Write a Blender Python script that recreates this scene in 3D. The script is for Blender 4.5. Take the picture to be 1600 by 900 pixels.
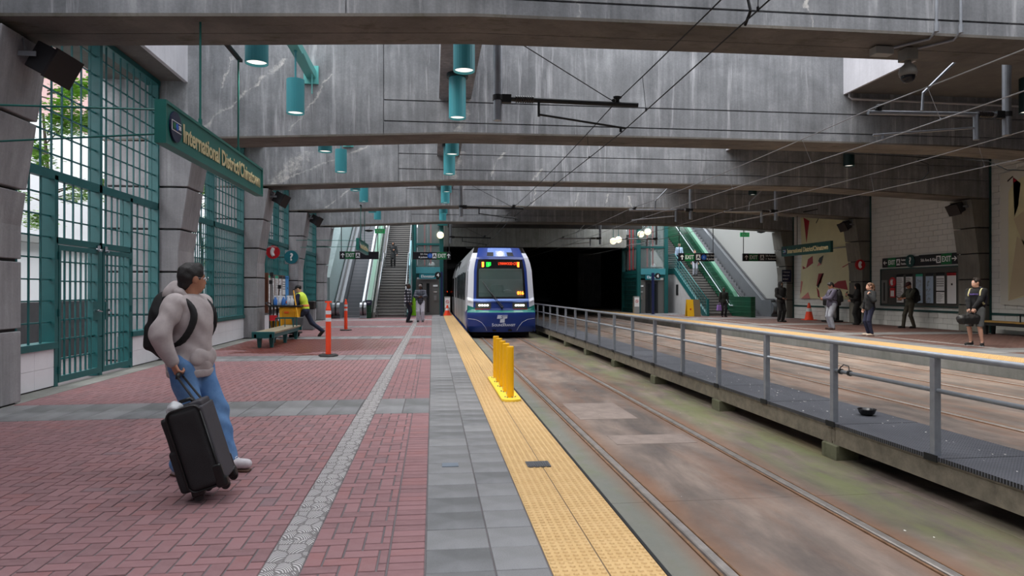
import bpy, bmesh, math, random
import numpy as np
from mathutils import Vector, Matrix
random.seed(7)
for _o in list(bpy.data.objects): bpy.data.objects.remove(_o)
SC = bpy.context.scene
COL = SC.collection
PI = math.pi

# ---------------- camera ----------------
cam = bpy.data.cameras.new('camera'); cam.sensor_width = 36; cam.lens = 24.0; cam.clip_end = 400; cam.clip_start = .05
camo = bpy.data.objects.new('camera', cam); COL.objects.link(camo); SC.camera = camo
_yaw = math.atan(124 / 1067)
camo.location = (0, 0, 1.5)
camo.rotation_euler = (PI / 2 + math.atan(4 / 1067), 0, -_yaw)

# ---------------- world: overcast sky ----------------
W = bpy.data.worlds.new('overcast_sky'); SC.world = W; W.use_nodes = True
_n = W.node_tree.nodes; _l = W.node_tree.links
_bg = _n['Background']
_tc = _n.new('ShaderNodeTexCoord'); _sp = _n.new('ShaderNodeSeparateXYZ'); _rp = _n.new('ShaderNodeValToRGB')
_l.new(_tc.outputs['Generated'], _sp.inputs[0]); _l.new(_sp.outputs['Z'], _rp.inputs[0]); _l.new(_rp.outputs[0], _bg.inputs[0])
_rp.color_ramp.elements[0].position = 0.0; _rp.color_ramp.elements[0].color = (.66, .68, .71, 1)
_rp.color_ramp.elements[1].position = 0.9; _rp.color_ramp.elements[1].color = (.93, .95, 1.0, 1)
_bg.inputs[1].default_value = 2.6
_sd = bpy.data.lights.new('sun', 'SUN'); _sd.energy = 1.8; _sd.angle = math.radians(40); _sd.color = (1, .97, .93)
_so = bpy.data.objects.new('sun', _sd); COL.objects.link(_so); _so.rotation_euler = (math.radians(12), math.radians(-32), 0); _so.location = (0, -5, 30)

SC.view_settings.view_transform = 'Standard'
SC.view_settings.look = 'None'
SC.view_settings.gamma = 1
SC.view_settings.use_curve_mapping = False
SC.view_settings.exposure = 0.55

# ---------------- helpers ----------------
class MB:
    def __init__(s): s.v = []; s.f = []; s.r = []
    def add(s, vs, fs):
        b = len(s.v); s.v.extend([tuple(p) for p in vs]); s.f.extend([tuple(b + i for i in f) for f in fs]); return s
    def box(s, x0, x1, y0, y1, z0, z1):
        return s.add([(x0,y0,z0),(x1,y0,z0),(x1,y1,z0),(x0,y1,z0),(x0,y0,z1),(x1,y0,z1),(x1,y1,z1),(x0,y1,z1)],
                     [(0,3,2,1),(4,5,6,7),(0,1,5,4),(1,2,6,5),(2,3,7,6),(3,0,4,7)])
    def cham(s, x0, x1, y0, y1, z0, z1, c=.004):   # box with a chamfered top
        return s.add([(x0,y0,z0),(x1,y0,z0),(x1,y1,z0),(x0,y1,z0),(x0,y0,z1-c),(x1,y0,z1-c),(x1,y1,z1-c),(x0,y1,z1-c),
                      (x0+c,y0+c,z1),(x1-c,y0+c,z1),(x1-c,y1-c,z1),(x0+c,y1-c,z1)],
                     [(0,1,5,4),(1,2,6,5),(2,3,7,6),(3,0,4,7),(4,5,9,8),(5,6,10,9),(6,7,11,10),(7,4,8,11),(8,9,10,11)])
    def obox(s, c, sz, m=None):
        m = m or Matrix(); c = Vector(c)
        vs = [c + (m @ Vector((a*sz[0]/2, b*sz[1]/2, d*sz[2]/2))) for d in (-1,1) for a,b in ((-1,-1),(1,-1),(1,1),(-1,1))]
        return s.add(vs, [(0,3,2,1),(4,5,6,7),(0,1,5,4),(1,2,6,5),(2,3,7,6),(3,0,4,7)])
    def cyl(s, p0, p1, r0, r1=None, n=12, cap=True):
        r1 = r0 if r1 is None else r1
        p0 = Vector(p0); p1 = Vector(p1); d = (p1 - p0)
        if d.length < 1e-6: return s
        d.normalize(); u = d.orthogonal().normalized(); w = d.cross(u)
        vs = []
        for p, r in ((p0, r0), (p1, r1)):
            for i in range(n):
                a = 2*PI*i/n; vs.append(p + u*math.cos(a)*r + w*math.sin(a)*r)
        fs = [(i, (i+1) % n, n + (i+1) % n, n + i) for i in range(n)]
        if cap: fs += [tuple(range(n-1, -1, -1)), tuple(range(n, 2*n))]
        return s.add(vs, fs)
    def tube(s, pts, r, n=8):
        pts = [Vector(p) for p in pts]
        k = len(pts); rings = []
        u = None
        for i, p in enumerate(pts):
            d = (pts[min(i+1,k-1)] - pts[max(i-1,0)]).normalized()
            if u is None: u = d.orthogonal().normalized()
            u = (u - d * u.dot(d)).normalized(); w = d.cross(u)
            rr = r[i] if isinstance(r, (list, tuple)) else r
            rings.append([p + u*math.cos(2*PI*j/n)*rr + w*math.sin(2*PI*j/n)*rr for j in range(n)])
        fs = [(i*n+j, i*n+(j+1)%n, (i+1)*n+(j+1)%n, (i+1)*n+j) for i in range(k-1) for j in range(n)]
        fs += [tuple(range(n-1,-1,-1)), tuple((k-1)*n+j for j in range(n))]
        return s.add([p for g in rings for p in g], fs)
    def sph(s, c, r, n=12, m=8):
        r = r if isinstance(r, (tuple, list)) else (r, r, r)
        vs = [(c[0], c[1], c[2]-r[2])]
        for i in range(1, m):
            t = -PI/2 + PI*i/m
            vs += [(c[0]+r[0]*math.cos(t)*math.cos(2*PI*j/n), c[1]+r[1]*math.cos(t)*math.sin(2*PI*j/n), c[2]+r[2]*math.sin(t)) for j in range(n)]
        vs.append((c[0], c[1], c[2]+r[2])); L = len(vs)-1
        fs = [(0, 1+(j+1)%n, 1+j) for j in range(n)] + [(1+(i)*n+j, 1+i*n+(j+1)%n, 1+(i+1)*n+(j+1)%n, 1+(i+1)*n+j) for i in range(m-2) for j in range(n)]
        fs += [(L, 1+(m-2)*n+j, 1+(m-2)*n+(j+1)%n) for j in range(n)]
        return s.add(vs, fs)
    def prism(s, pts, ax, lo, hi):   # polygon in the plane normal to ax ('x': (y,z), 'y': (x,z), 'z': (x,y))
        n = len(pts)
        g = {'x': lambda p, t: (t, p[0], p[1]), 'y': lambda p, t: (p[0], t, p[1]), 'z': lambda p, t: (p[0], p[1], t)}[ax]
        return s.add([g(p, lo) for p in pts] + [g(p, hi) for p in pts],
                     [(i, (i+1) % n, n+(i+1) % n, n+i) for i in range(n)] + [tuple(range(n-1,-1,-1)), tuple(range(n, 2*n))])
    def lathe(s, c, prof, n=16):     # prof: (r, z) list
        k = len(prof)
        vs = [(c[0]+r*math.cos(2*PI*j/n), c[1]+r*math.sin(2*PI*j/n), c[2]+z) for r, z in prof for j in range(n)]
        fs = [(i*n+j, i*n+(j+1)%n, (i+1)*n+(j+1)%n, (i+1)*n+j) for i in range(k-1) for j in range(n)]
        fs += [tuple(range(n-1,-1,-1)), tuple((k-1)*n+j for j in range(n))]
        return s.add(vs, fs)
    def mesh(s, name, mat=None):
        me = bpy.data.meshes.new(name); me.from_pydata(s.v, [], s.f); me.update()
        if mat: me.materials.append(mat)
        if s.r:
            a = me.attributes.new('rnd', 'FLOAT', 'FACE'); a.data.foreach_set('value', s.r)
        return me
    def build(s, name, mat, parent=None, smooth=False, bevel=0, recalc=True):
        me = s.mesh(name, mat)
        if recalc:
            bm = bmesh.new(); bm.from_mesh(me); bmesh.ops.recalc_face_normals(bm, faces=bm.faces); bm.to_mesh(me); bm.free()
        if smooth: me.shade_smooth()
        o = bpy.data.objects.new(name, me); COL.objects.link(o)
        if parent is not None:
            o.parent = parent; w = wl(parent); o.location = (-w[0], -w[1], -w[2])
        if bevel:
            m = o.modifiers.new('b', 'BEVEL'); m.width = bevel; m.segments = 2; m.limit_method = 'ANGLE'
        return o
def wl(o):     # world location of an unrotated chain
    v = Vector(o.location)
    while o.parent is not None: o = o.parent; v = v + Vector(o.location)
    return v
def tag(o, label=None, cat=None, group=None, kind=None):
    if label: o['label'] = label
    if cat: o['category'] = cat
    if group: o['group'] = group
    if kind: o['kind'] = kind
    return o
def empty(name, loc, label=None, cat=None, group=None, kind=None, rz=0):
    o = bpy.data.objects.new(name, None); COL.objects.link(o); o.location = loc; o.empty_display_size = .1
    o.rotation_euler = (0, 0, rz)
    return tag(o, label, cat, group, kind)
def struct(o, label=None, cat=None): return tag(o, label, cat, kind='structure')
def inst(me, name, parent, loc, rz=0, sc=None):
    o = bpy.data.objects.new(name, me); COL.objects.link(o); o.parent = parent
    w = wl(parent) if parent else Vector((0,0,0))
    o.location = Vector(loc) - w; o.rotation_euler = (0, 0, rz)
    if sc: o.scale = sc
    return o
def copy_tree(o, parent=None):
    c = o.copy(); COL.objects.link(c)
    if parent is not None: c.parent = parent
    for ch in list(o.children): copy_tree(ch, c)
    return c
def text(s, loc, size, mat, parent, rot=(PI/2, 0, 0), name='lettering', ext=.004, align='LEFT', sx=1.0, bold=0):
    cu = bpy.data.curves.new(name, 'FONT'); cu.body = s; cu.size = size; cu.extrude = ext; cu.align_x = align; cu.align_y = 'CENTER'; cu.offset = bold
    cu.resolution_u = 3
    t = bpy.data.objects.new(name, cu); me = bpy.data.meshes.new_from_object(t); bpy.data.objects.remove(t); bpy.data.curves.remove(cu)
    me.materials.clear(); me.materials.append(mat)
    o = bpy.data.objects.new(name, me); COL.objects.link(o); o.rotation_euler = rot; o.scale = (sx, 1, 1)
    if parent is not None:
        o.parent = parent; o.location = Vector(loc) - wl(parent)
    else: o.location = loc
    return o

# ---------------- materials ----------------
def srgb(r, g, b):
    f = lambda c: ((c/255.)/12.92 if c/255. <= .04045 else ((c/255.+.055)/1.055)**2.4)
    return (f(r), f(g), f(b), 1)
def mat(name, col, rough=.6, metal=0, emit=None, es=1, spec=None, noise=0, nscale=6, bump=0, bscale=60, col2=None, trans=None, alpha=None):
    m = bpy.data.materials.new(name); m.use_nodes = True; nt = m.node_tree; b = nt.nodes['Principled BSDF']
    c = srgb(*col) if max(col[:3]) > 1.001 else tuple(col[:3]) + (1,)
    b.inputs['Base Color'].default_value = c; b.inputs['Roughness'].default_value = rough; b.inputs['Metallic'].default_value = metal
    if spec is not None: b.inputs['Specular IOR Level'].default_value = spec
    if emit: b.inputs['Emission Color'].default_value = srgb(*emit); b.inputs['Emission Strength'].default_value = es
    if alpha is not None: b.inputs['Alpha'].default_value = alpha
    if trans: b.inputs['Transmission Weight'].default_value = trans
    if noise or bump:
        tc = nt.nodes.new('ShaderNodeTexCoord')
    if noise:
        n = nt.nodes.new('ShaderNodeTexNoise'); n.inputs['Scale'].default_value = nscale; n.inputs['Detail'].default_value = 6; n.inputs['Roughness'].default_value = .65
        nt.links.new(tc.outputs['Object'], n.inputs['Vector'])
        r = nt.nodes.new('ShaderNodeValToRGB'); k = noise
        c2 = srgb(*col2) if col2 else tuple(min(1, x*(1+k)) for x in c[:3]) + (1,)
        c1 = c if col2 else tuple(x*(1-k) for x in c[:3]) + (1,)
        r.color_ramp.elements[0].position = .32; r.color_ramp.elements[1].position = .68
        r.color_ramp.elements[0].color = c1; r.color_ramp.elements[1].color = c2
        nt.links.new(n.outputs[0], r.inputs[0]); nt.links.new(r.outputs[0], b.inputs['Base Color'])
    if bump:
        n = nt.nodes.new('ShaderNodeTexNoise'); n.inputs['Scale'].default_value = bscale; n.inputs['Detail'].default_value = 4
        nt.links.new(tc.outputs['Object'], n.inputs['Vector'])
        bp = nt.nodes.new('ShaderNodeBump'); bp.inputs['Strength'].default_value = bump; bp.inputs['Distance'].default_value = .01
        nt.links.new(n.outputs[0], bp.inputs['Height']); nt.links.new(bp.outputs[0], b.inputs['Normal'])
    return m
class NT:    # tiny node builder
    def __init__(s, name, rough=.8):
        s.m = bpy.data.materials.new(name); s.m.use_nodes = True; s.t = s.m.node_tree; s.b = s.t.nodes['Principled BSDF']; s.b.inputs['Roughness'].default_value = rough
        s.tc = s.t.nodes.new('ShaderNodeTexCoord'); s.P = s.tc.outputs['Object']
    def lk(s, a, i):
        if hasattr(a, 'type') and hasattr(a, 'links'): s.t.links.new(a, i)
        else: i.default_value = a
    def mapp(s, vec, scale=(1,1,1), rot=(0,0,0), loc=(0,0,0)):
        n = s.t.nodes.new('ShaderNodeMapping'); s.lk(vec, n.inputs[0]); n.inputs['Scale'].default_value = scale; n.inputs['Rotation'].default_value = rot; n.inputs['Location'].default_value = loc
        return n.outputs[0]
    def noise(s, vec, scale=5, detail=6, rough=.6, dist=0):
        n = s.t.nodes.new('ShaderNodeTexNoise'); s.lk(vec, n.inputs['Vector']); n.inputs['Scale'].default_value = scale; n.inputs['Detail'].default_value = detail
        n.inputs['Roughness'].default_value = rough; n.inputs['Distortion'].default_value = dist
        return n.outputs[0]
    def vor(s, vec, scale=5, feat='F1', out='Distance', rnd=1):
        n = s.t.nodes.new('ShaderNodeTexVoronoi'); n.feature = feat; s.lk(vec, n.inputs['Vector']); n.inputs['Scale'].default_value = scale; n.inputs['Randomness'].default_value = rnd
        return n.outputs[out]
    def ramp(s, fac, els, interp='LINEAR'):
        n = s.t.nodes.new('ShaderNodeValToRGB'); s.lk(fac, n.inputs[0]); cr = n.color_ramp; cr.interpolation = interp
        while len(cr.elements) < len(els): cr.elements.new(.5)
        for e, (p, c) in zip(cr.elements, els):
            e.position = p; e.color = (c, c, c, 1) if not isinstance(c, tuple) else (srgb(*c) if max(c) > 1.001 else tuple(c[:3]) + (1,))
        return n.outputs[0]
    def mix(s, fac, a, b, mode='MIX'):
        n = s.t.nodes.new('ShaderNodeMix'); n.data_type = 'RGBA'; n.blend_type = mode; n.clamp_factor = True
        s.lk(fac, n.inputs[0])
        for x, i in ((a, n.inputs[6]), (b, n.inputs[7])):
            if isinstance(x, tuple): x = srgb(*x) if max(x) > 1.001 else tuple(x[:3]) + (1,)
            s.lk(x, i)
        return n.outputs[2]
    def math(s, op, a, b=0, c=0, clamp=False):
        n = s.t.nodes.new('ShaderNodeMath'); n.operation = op; n.use_clamp = clamp; s.lk(a, n.inputs[0]); s.lk(b, n.inputs[1])
        if op in ('MULTIPLY_ADD', 'COMPARE', 'SMOOTH_MIN'): s.lk(c, n.inputs[2])
        return n.outputs[0]
    def xyz(s, vec=None):
        n = s.t.nodes.new('ShaderNodeSeparateXYZ'); s.lk(vec if vec is not None else s.P, n.inputs[0]); return n.outputs
    def attr(s, name):
        n = s.t.nodes.new('ShaderNodeAttribute'); n.attribute_name = name; return n.outputs['Fac']
    def orand(s): return s.t.nodes.new('ShaderNodeObjectInfo').outputs['Random']
    def bump(s, h, st=.3, d=.01):
        n = s.t.nodes.new('ShaderNodeBump'); n.inputs['Strength'].default_value = st; n.inputs['Distance'].default_value = d
        s.lk(h, n.inputs['Height']); s.t.links.new(n.outputs[0], s.b.inputs['Normal'])
    def col(s, c): s.lk(c, s.b.inputs['Base Color']); return s
    def rough(s, c): s.lk(c, s.b.inputs['Roughness']); return s

def concrete(name, dark, light, streak=.5, white=0., cracks=(), bumpst=.35, joints=None, moss=0):
    k = NT(name, .85); P = k.P
    a = k.noise(P, 1.1, 8, .6, .4)
    b = k.noise(k.mapp(P, (5, 5, .35)), 1.6, 6, .6)
    c = k.noise(P, 26, 6, .7)
    f = k.math('ADD', k.math('MULTIPLY', a, 1-streak), k.math('MULTIPLY', b, streak))
    f = k.math('ADD', k.math('MULTIPLY', f, .82), k.math('MULTIPLY', c, .18))
    col = k.ramp(f, [(.36, dark), (.52, tuple((x+y)//2 for x, y in zip(dark, light))), (.66, light)])
    pits = k.ramp(k.vor(P, 22), [(.05, 1.0), (.10, 0.0)])
    col = k.mix(k.math('MULTIPLY', pits, k.ramp(k.noise(P, .8, 3), [(.5, 0.), (.62, .55)])), col, (45, 44, 44))
    if white:
        w = k.ramp(k.noise(k.mapp(P, (3.2, 3.2, .22)), 1.5, 6, .65, .3), [(.56, 0.), (.72, 1.)])
        col = k.mix(k.math('MULTIPLY', w, white), col, (205, 205, 208))
    x, y, z = k.xyz()
    if moss:
        w = k.ramp(k.noise(k.mapp(P, (1.2, 3, 1)), 1.4, 6, .7), [(.55, 0.), (.7, 1.)])
        col = k.mix(k.math('MULTIPLY', w, moss), col, (62, 60, 30))
    dn = k.math('MULTIPLY', k.math('SUBTRACT', k.noise(P, 2.2, 6, .6), .5), .55)
    for (x0, z0, x1, z1, wd) in cracks:      # efflorescence along a crack
        t = k.math('DIVIDE', k.math('SUBTRACT', z, z0), z1 - z0)
        dx = k.math('ABSOLUTE', k.math('SUBTRACT', k.math('SUBTRACT', k.math('MULTIPLY_ADD', t, x1-x0, x0), x), dn))
        inn = k.math('MULTIPLY', k.math('GREATER_THAN', t, 0.), k.math('LESS_THAN', t, 1.))
        wv = k.math('SUBTRACT', k.math('MULTIPLY', k.noise(P, 3.3, 5, .7), wd*2.2), wd*.75)
        m_ = k.math('MULTIPLY', k.math('DIVIDE', k.math('SUBTRACT', wv, dx), wd*.35, clamp=True), inn)
        m_ = k.math('MULTIPLY', m_, k.ramp(k.noise(P, 9, 5, .8), [(.36, .1), (.58, .85)]))
        col = k.mix(m_, col, (206, 203, 198))
        hw = k.math('MULTIPLY', k.math('DIVIDE', k.math('SUBTRACT', wd*2.6, dx), wd*3, clamp=True), inn)
        col = k.mix(k.math('MULTIPLY', hw, k.ramp(k.noise(k.mapp(P, (4, 4, .6)), 2.2, 5, .7), [(.45, 0.), (.7, .5)])), col, (182, 182, 184))
    k.col(col); k.bump(k.math('ADD', c, pits), bumpst, .008)
    return k.m
CON = concrete('concrete', (106, 108, 113), (154, 156, 161), .5, .3)
# ================= setting: platforms, trackbed, columns, beams =================
k = NT('brick_paver', .75); P = k.P
rnd = k.math('FRACT', k.math('ADD', k.attr('rnd'), k.orand()))
base = k.ramp(rnd, [(0, (116, 86, 88)), (.35, (130, 94, 96)), (.7, (138, 101, 103)), (.93, (134, 90, 89)), (1, (114, 93, 97))])
f = k.noise(P, 9, 7, .7)
base = k.mix(k.ramp(f, [(.35, .0), (.7, .45)]), base, (152, 118, 121))
base = k.mix(k.ramp(k.noise(P, .7, 5, .6), [(.45, 0.), (.7, .35)]), base, (122, 98, 102))
x, y, z = k.xyz()
# mopped patch left wet by the cleaner: a shape of its own
d = k.math('SQRT', k.math('ADD', k.math('POWER', k.math('DIVIDE', k.math('ADD', x, 3.3), 2.7), 2), k.math('POWER', k.math('DIVIDE', k.math('SUBTRACT', y, 19.8), 3.6), 2)))
wet = k.ramp(k.math('ADD', d, k.math('MULTIPLY', k.math('SUBTRACT', k.noise(P, .9, 4), .5), 1.2)), [(.84, 1.), (.92, 0.)])
base = k.mix(wet, base, (108, 52, 44))
k.col(base); k.rough(k.math('SUBTRACT', .78, k.math('MULTIPLY', wet, .46))); k.bump(k.noise(P, 120, 3), .25, .003)
BRICK = k.m
MORTAR = mat('mortar', (100, 95, 97), .9, noise=.15, nscale=4)
k = NT('grey_paver', .7); P = k.P
r_ = k.math('FRACT', k.math('ADD', k.attr('rnd'), k.orand()))
c = k.ramp(r_, [(0, (92, 93, 94)), (.5, (108, 108, 109)), (1, (124, 124, 125))])
c = k.mix(k.ramp(k.noise(P, 1.6, 6, .6), [(.42, 0.), (.68, .45)]), c, (148, 149, 153))
c = k.mix(k.ramp(k.noise(P, 140, 3, .7), [(.5, 0.), (.7, .4)]), c, (70, 71, 72))
k.col(c); k.rough(k.ramp(k.noise(P, 2.2, 4), [(.4, .75), (.7, .5)])); k.bump(k.noise(P, 90, 4), .2, .003)
PAVER = k.m
k = NT('tactile_yellow', .6); P = k.P
c = k.mix(k.ramp(k.noise(P, 3, 6, .7), [(.35, 0.), (.7, .8)]), (190, 156, 104), (214, 182, 132))
x, y, z = k.xyz()
def spot(cx, cy, rx, ry):
    d = k.math('SQRT', k.math('ADD', k.math('POWER', k.math('DIVIDE', k.math('SUBTRACT', x, cx), rx), 2), k.math('POWER', k.math('DIVIDE', k.math('SUBTRACT', y, cy), ry), 2)))
    return k.ramp(k.math('ADD', d, k.math('MULTIPLY', k.math('SUBTRACT', k.noise(P, 25, 4, .7), .5), 1.6)), [(.6, 1.), (1., 0.)])
for s_ in (spot(.85, 8.45, .3, .3), spot(1.12, 5.6, .25, .35), spot(1.1, 8.6, .16, .2)):
    c = k.mix(k.math('MULTIPLY', s_, .7), c, (146, 128, 132))
k.col(c); k.bump(k.noise(P, 160, 3), .15, .002)
TACT = k.m
k = NT('track_concrete', .85); P = k.P
x, y, z = k.xyz()
c = k.ramp(k.noise(k.mapp(P, (1, .35, 1)), 1.5, 7, .65, .4), [(.34, (84, 76, 71)), (.5, (112, 99, 91)), (.66, (140, 124, 113))])
c = k.mix(k.ramp(k.noise(k.mapp(P, (3, .5, 1)), .8, 5, .6), [(.5, 0.), (.72, .5)]), c, (126, 84, 58))
def band(c0, w0, w1):
    return k.ramp(k.math('ABSOLUTE', k.math('SUBTRACT', x, c0)), [(w0, 1.), (w1, 0.)])
c = k.mix(k.math('MULTIPLY', band(1.45, .3, .5), .8), c, (112, 116, 108))
g = k.math('MULTIPLY', band(4.05, .2, .6), k.ramp(k.noise(k.mapp(P, (1.5, .5, 1)), 1.7, 6, .7), [(.38, 0.), (.6, 1.)]))
c = k.mix(k.math('MULTIPLY', g, .75), c, (112, 118, 74))
g = k.math('MULTIPLY', band(1.4, .25, .4), k.ramp(k.noise(P, 1.5, 6, .7), [(.5, 0.), (.7, .6)]))
c = k.mix(g, c, (100, 110, 74))
for cx in (2.65, 7.0, 10.7):       # rust beside the rails, oil between them
    for s_ in (-.717, .717): c = k.mix(k.math('MULTIPLY', band(cx+s_, .08, .26), k.ramp(k.noise(k.mapp(P, (1, .3, 1)), 2, 5), [(.35, .2), (.65, .85)])), c, (126, 90, 66))
    c = k.mix(k.math('MULTIPLY', band(cx, .05, .35), k.ramp(k.noise(k.mapp(P, (1.5, .4, 1)), 1.4, 5, .6), [(.48, 0.), (.66, .7)])), c, (70, 64, 62))
c = k.mix(k.ramp(k.noise(P, 30, 5, .8), [(.62, 0.), (.7, .5)]), c, (70, 64, 60))
k.col(c); k.rough(k.ramp(k.noise(P, .9, 4), [(.4, .85), (.7, .45)])); k.bump(k.noise(P, 40, 5, .7), .35, .006)
TRACKC = k.m
k = NT('carved_stone', .85); P = k.P
# carved basket weave: leaves of fine curved ribs, each cell turned its own way
vc = k.t.nodes.new('ShaderNodeTexVoronoi'); k.lk(k.mapp(P, (1.6, 1, 1)), vc.inputs['Vector']); vc.inputs['Scale'].default_value = 7; vc.inputs['Randomness'].default_value = .6
sp_ = k.t.nodes.new('ShaderNodeSeparateXYZ'); k.t.links.new(vc.outputs['Position'], sp_.inputs[0])
sg = k.math('SIGN', k.math('SUBTRACT', k.math('FRACT', k.math('MULTIPLY', sp_.outputs[1], .62)), .5))
x, y, z = k.xyz()
ph = k.math('ADD', k.math('MULTIPLY', k.math('ADD', k.math('MULTIPLY', x, sg), k.math('MULTIPLY', y, .75)), 330.), k.math('MULTIPLY', vc.outputs['Distance'], 22.))
w = k.ramp(k.math('SINE', ph), [(.1, 0.), (.4, 1.)])
ed = k.ramp(k.vor(k.mapp(P, (1.6, 1, 1)), 7, 'DISTANCE_TO_EDGE', rnd=.6), [(.03, 0.), (.07, 1.)])
w = k.math('MULTIPLY', w, ed)
k.col(k.mix(w, (112, 109, 109), k.ramp(k.noise(P, 4, 4), [(.3, (180, 177, 177)), (.7, (204, 201, 201))]))); k.bump(w, .8, .006)
CARVED = k.m
EDGE = concrete('platform_edge', (110, 112, 106), (150, 150, 146), .3)
STEEL = mat('galvanised_steel', (150, 155, 162), .4, .35, noise=.12, nscale=9)
RUSTY = mat('weathered_steel', (128, 120, 106), .75, .2, noise=.3, nscale=7, bump=.2)
DARK = mat('dark_metal', (34, 36, 38), .55, .3)
BLACK = mat('black_plastic', (18, 18, 20), .5)
WHITE = mat('white_enamel', (232, 234, 238), .4)
TEAL = mat('teal_paint', (24, 90, 92), .42, .0, noise=.1, nscale=3)
TEALD = mat('dark_teal_paint', (16, 62, 60), .45, noise=.1, nscale=3)
GREEN = mat('green_paint', (20, 78, 52), .45)

BY = [8.8 + 6.65*i for i in range(-3, 6)]      # near faces of the beams (bays of 6.65 m)
def bandY(i): return 8.45 + 6.62*i
# ---- left platform
fl = MB().box(-9, 1.23, -14, 90, -.6, -.007).build('floor', MORTAR); struct(fl)
def sl(n, x0, x1, y0, y1, z0, z1, m, par=None): return struct(MB().box(x0, x1, y0, y1, z0, z1).build(n, m, par))
def vis(px, py):
    D = py*.9933 + px*.1154
    return D > 1 and abs((px*.9933 - py*.1154)/D) < .77 and 1600*1 > 0 and 454 + 1600.5/D < 912
def herring(x0, x1, y0, y1, ox=0., oy=0., a=.1005):
    out = []
    for i in range(int((x0-ox)/a)-2, int((x1-ox)/a)+2):
        for j in range(int((y0-oy)/a)-2, int((y1-oy)/a)+2):
            q = (i - j) % 4
            if q == 0: r = (i, i+2, j, j+1)
            elif q == 3: r = (i, i+1, j, j+2)
            else: continue
            X0, X1, Y0, Y1 = ox+r[0]*a, ox+r[1]*a, oy+r[2]*a, oy+r[3]*a
            cx0, cx1, cy0, cy1 = max(X0, x0), min(X1, x1), max(Y0, y0), min(Y1, y1)
            if cx1-cx0 > .02 and cy1-cy0 > .02: out.append((cx0, cx1, cy0, cy1))
    return out
def soldier(x0, x1, y0, y1, a=.1005):
    n = max(1, round((y1-y0)/a)); s = (y1-y0)/n
    return [(x0, x1, y0+i*s, y0+(i+1)*s) for i in range(n)]
J = .0055
bricks = []
ys = [1.6] + sum([[bandY(i), bandY(i)+1.15] for i in range(0, 6)], []) + [48.]
segs = [(ys[i], ys[i+1]) for i in range(0, len(ys), 2)]
for (y0, y1) in segs:
    bricks += herring(-5.45, -.915, y0, y1) + herring(-.705, -.245, y0, y1) + soldier(-.245, -.04, y0, y1)
cand = sorted([b for b in bricks if vis((b[0]+b[1])/2, (b[2]+b[3])/2)], key=lambda b: (b[2]+b[3])/2*.9933 + (b[0]+b[1])/2*.1154)
near = set(cand[:296])
cache = {}
for b in cand[:296]:
    w, h = round(b[1]-b[0], 3), round(b[3]-b[2], 3)
    if (w, h) not in cache: cache[(w, h)] = MB().cham(-w/2+J, w/2-J, -h/2+J, h/2-J, -.04, 0, .003).mesh('brick', BRICK)
    o = inst(cache[(w, h)], 'brick', fl, ((b[0]+b[1])/2, (b[2]+b[3])/2, random.uniform(-.0012, .0012)))
def brickfield(bs, par, mt=None):
    m = MB()
    for b in bs:
        q = random.uniform(-.001, .001); n0 = len(m.f)
        m.cham(b[0]+J, b[1]-J, b[2]+J, b[3]-J, -.03, q, .003)
        m.r += [random.random()]*(len(m.f)-n0)
    return tag(m.build('brick_field', mt or BRICK, par, recalc=False), kind='stuff')
brickfield([b for b in bricks if b not in near], fl)
# grey bands across, pavers along the edge
pm = {}
def paver(x0, x1, y0, y1, par=fl, name='paver', m=PAVER, g=.004):
    key = (round(x1-x0, 3), round(y1-y0, 3), m.name)
    if key not in pm: pm[key] = MB().cham(-key[0]/2+g, key[0]/2-g, -key[1]/2+g, key[1]/2-g, -.04, 0, .003).mesh(name, m)
    return inst(pm[key], name, par, ((x0+x1)/2, (y0+y1)/2, random.uniform(-.001, .001)))
for i in range(6):
    y0 = bandY(i); xs = [-5.45 + .348*q for q in range(14)] + [-.915]
    xs = [v for v in xs if v <= -.915]
    if i < 4:
        for a, b in zip(xs[:-1], xs[1:]): paver(a, b, y0, y0+1.15)
        paver(-.705, -.37, y0, y0+1.15); paver(-.37, -.04, y0, y0+1.15)
    else: paver(-5.45, -.915, y0, y0+1.15); paver(-.705, -.04, y0, y0+1.15)
yy = 2.0; q = 0
while yy < 37:
    st = .33
    paver(-.04, .335, yy, yy+st); paver(.335, .628, yy, yy+st); yy += st
paver(-.04, .628, yy, 48.)
# border slab by the wall
yy = -2.
while yy < 44: paver(-5.87, -5.45, yy, yy+2.2, name='border_slab', m=EDGE); yy += 2.2
# carved strip
yy = 1.8
while yy < 42: paver(-.915, -.705, yy, yy+.61, name='carved_tile', m=CARVED, g=.0015); yy += .61
# tactile tiles
def tactile_mesh(nx, ny, w, l, seg=6):
    m = MB(); m.cham(.004, w-.004, .0015, l-.0015, -.03, .001, .001)
    for i in range(nx):
        for j in range(ny):
            cx, cy = (i+.5)*w/nx, (j+.5)*l/ny; vs = []
            for r, z in ((.018, .001), (.012, .0085)):
                vs += [(cx+r*math.cos(2*PI*t/seg+.3), cy+r*math.sin(2*PI*t/seg+.3), z) for t in range(seg)]
            m.add(vs, [(t, (t+1) % seg, seg+(t+1) % seg, seg+t) for t in range(seg)] + [tuple(range(seg, 2*seg))])
    return m.mesh('tactile_tile', TACT)
tm = tactile_mesh(6, 6, .3, .305, 8); tm2 = tactile_mesh(6, 6, .3, .305, 4)
yy = 2.2; cnt = 0
while cnt < 290:
    for x0 in (.63, .93):
        inst(tm if yy < 12 else tm2, 'tactile_tile', fl, (x0, yy, 0)); cnt += 1
    yy += .305
struct(MB().box(.63, 1.23, yy, 90, -.03, 0).build('tactile_border', TACT, fl))
sl('platform_nosing', 1.23, 1.25, -14, 90, -.4, .002, DARK, fl)
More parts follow.
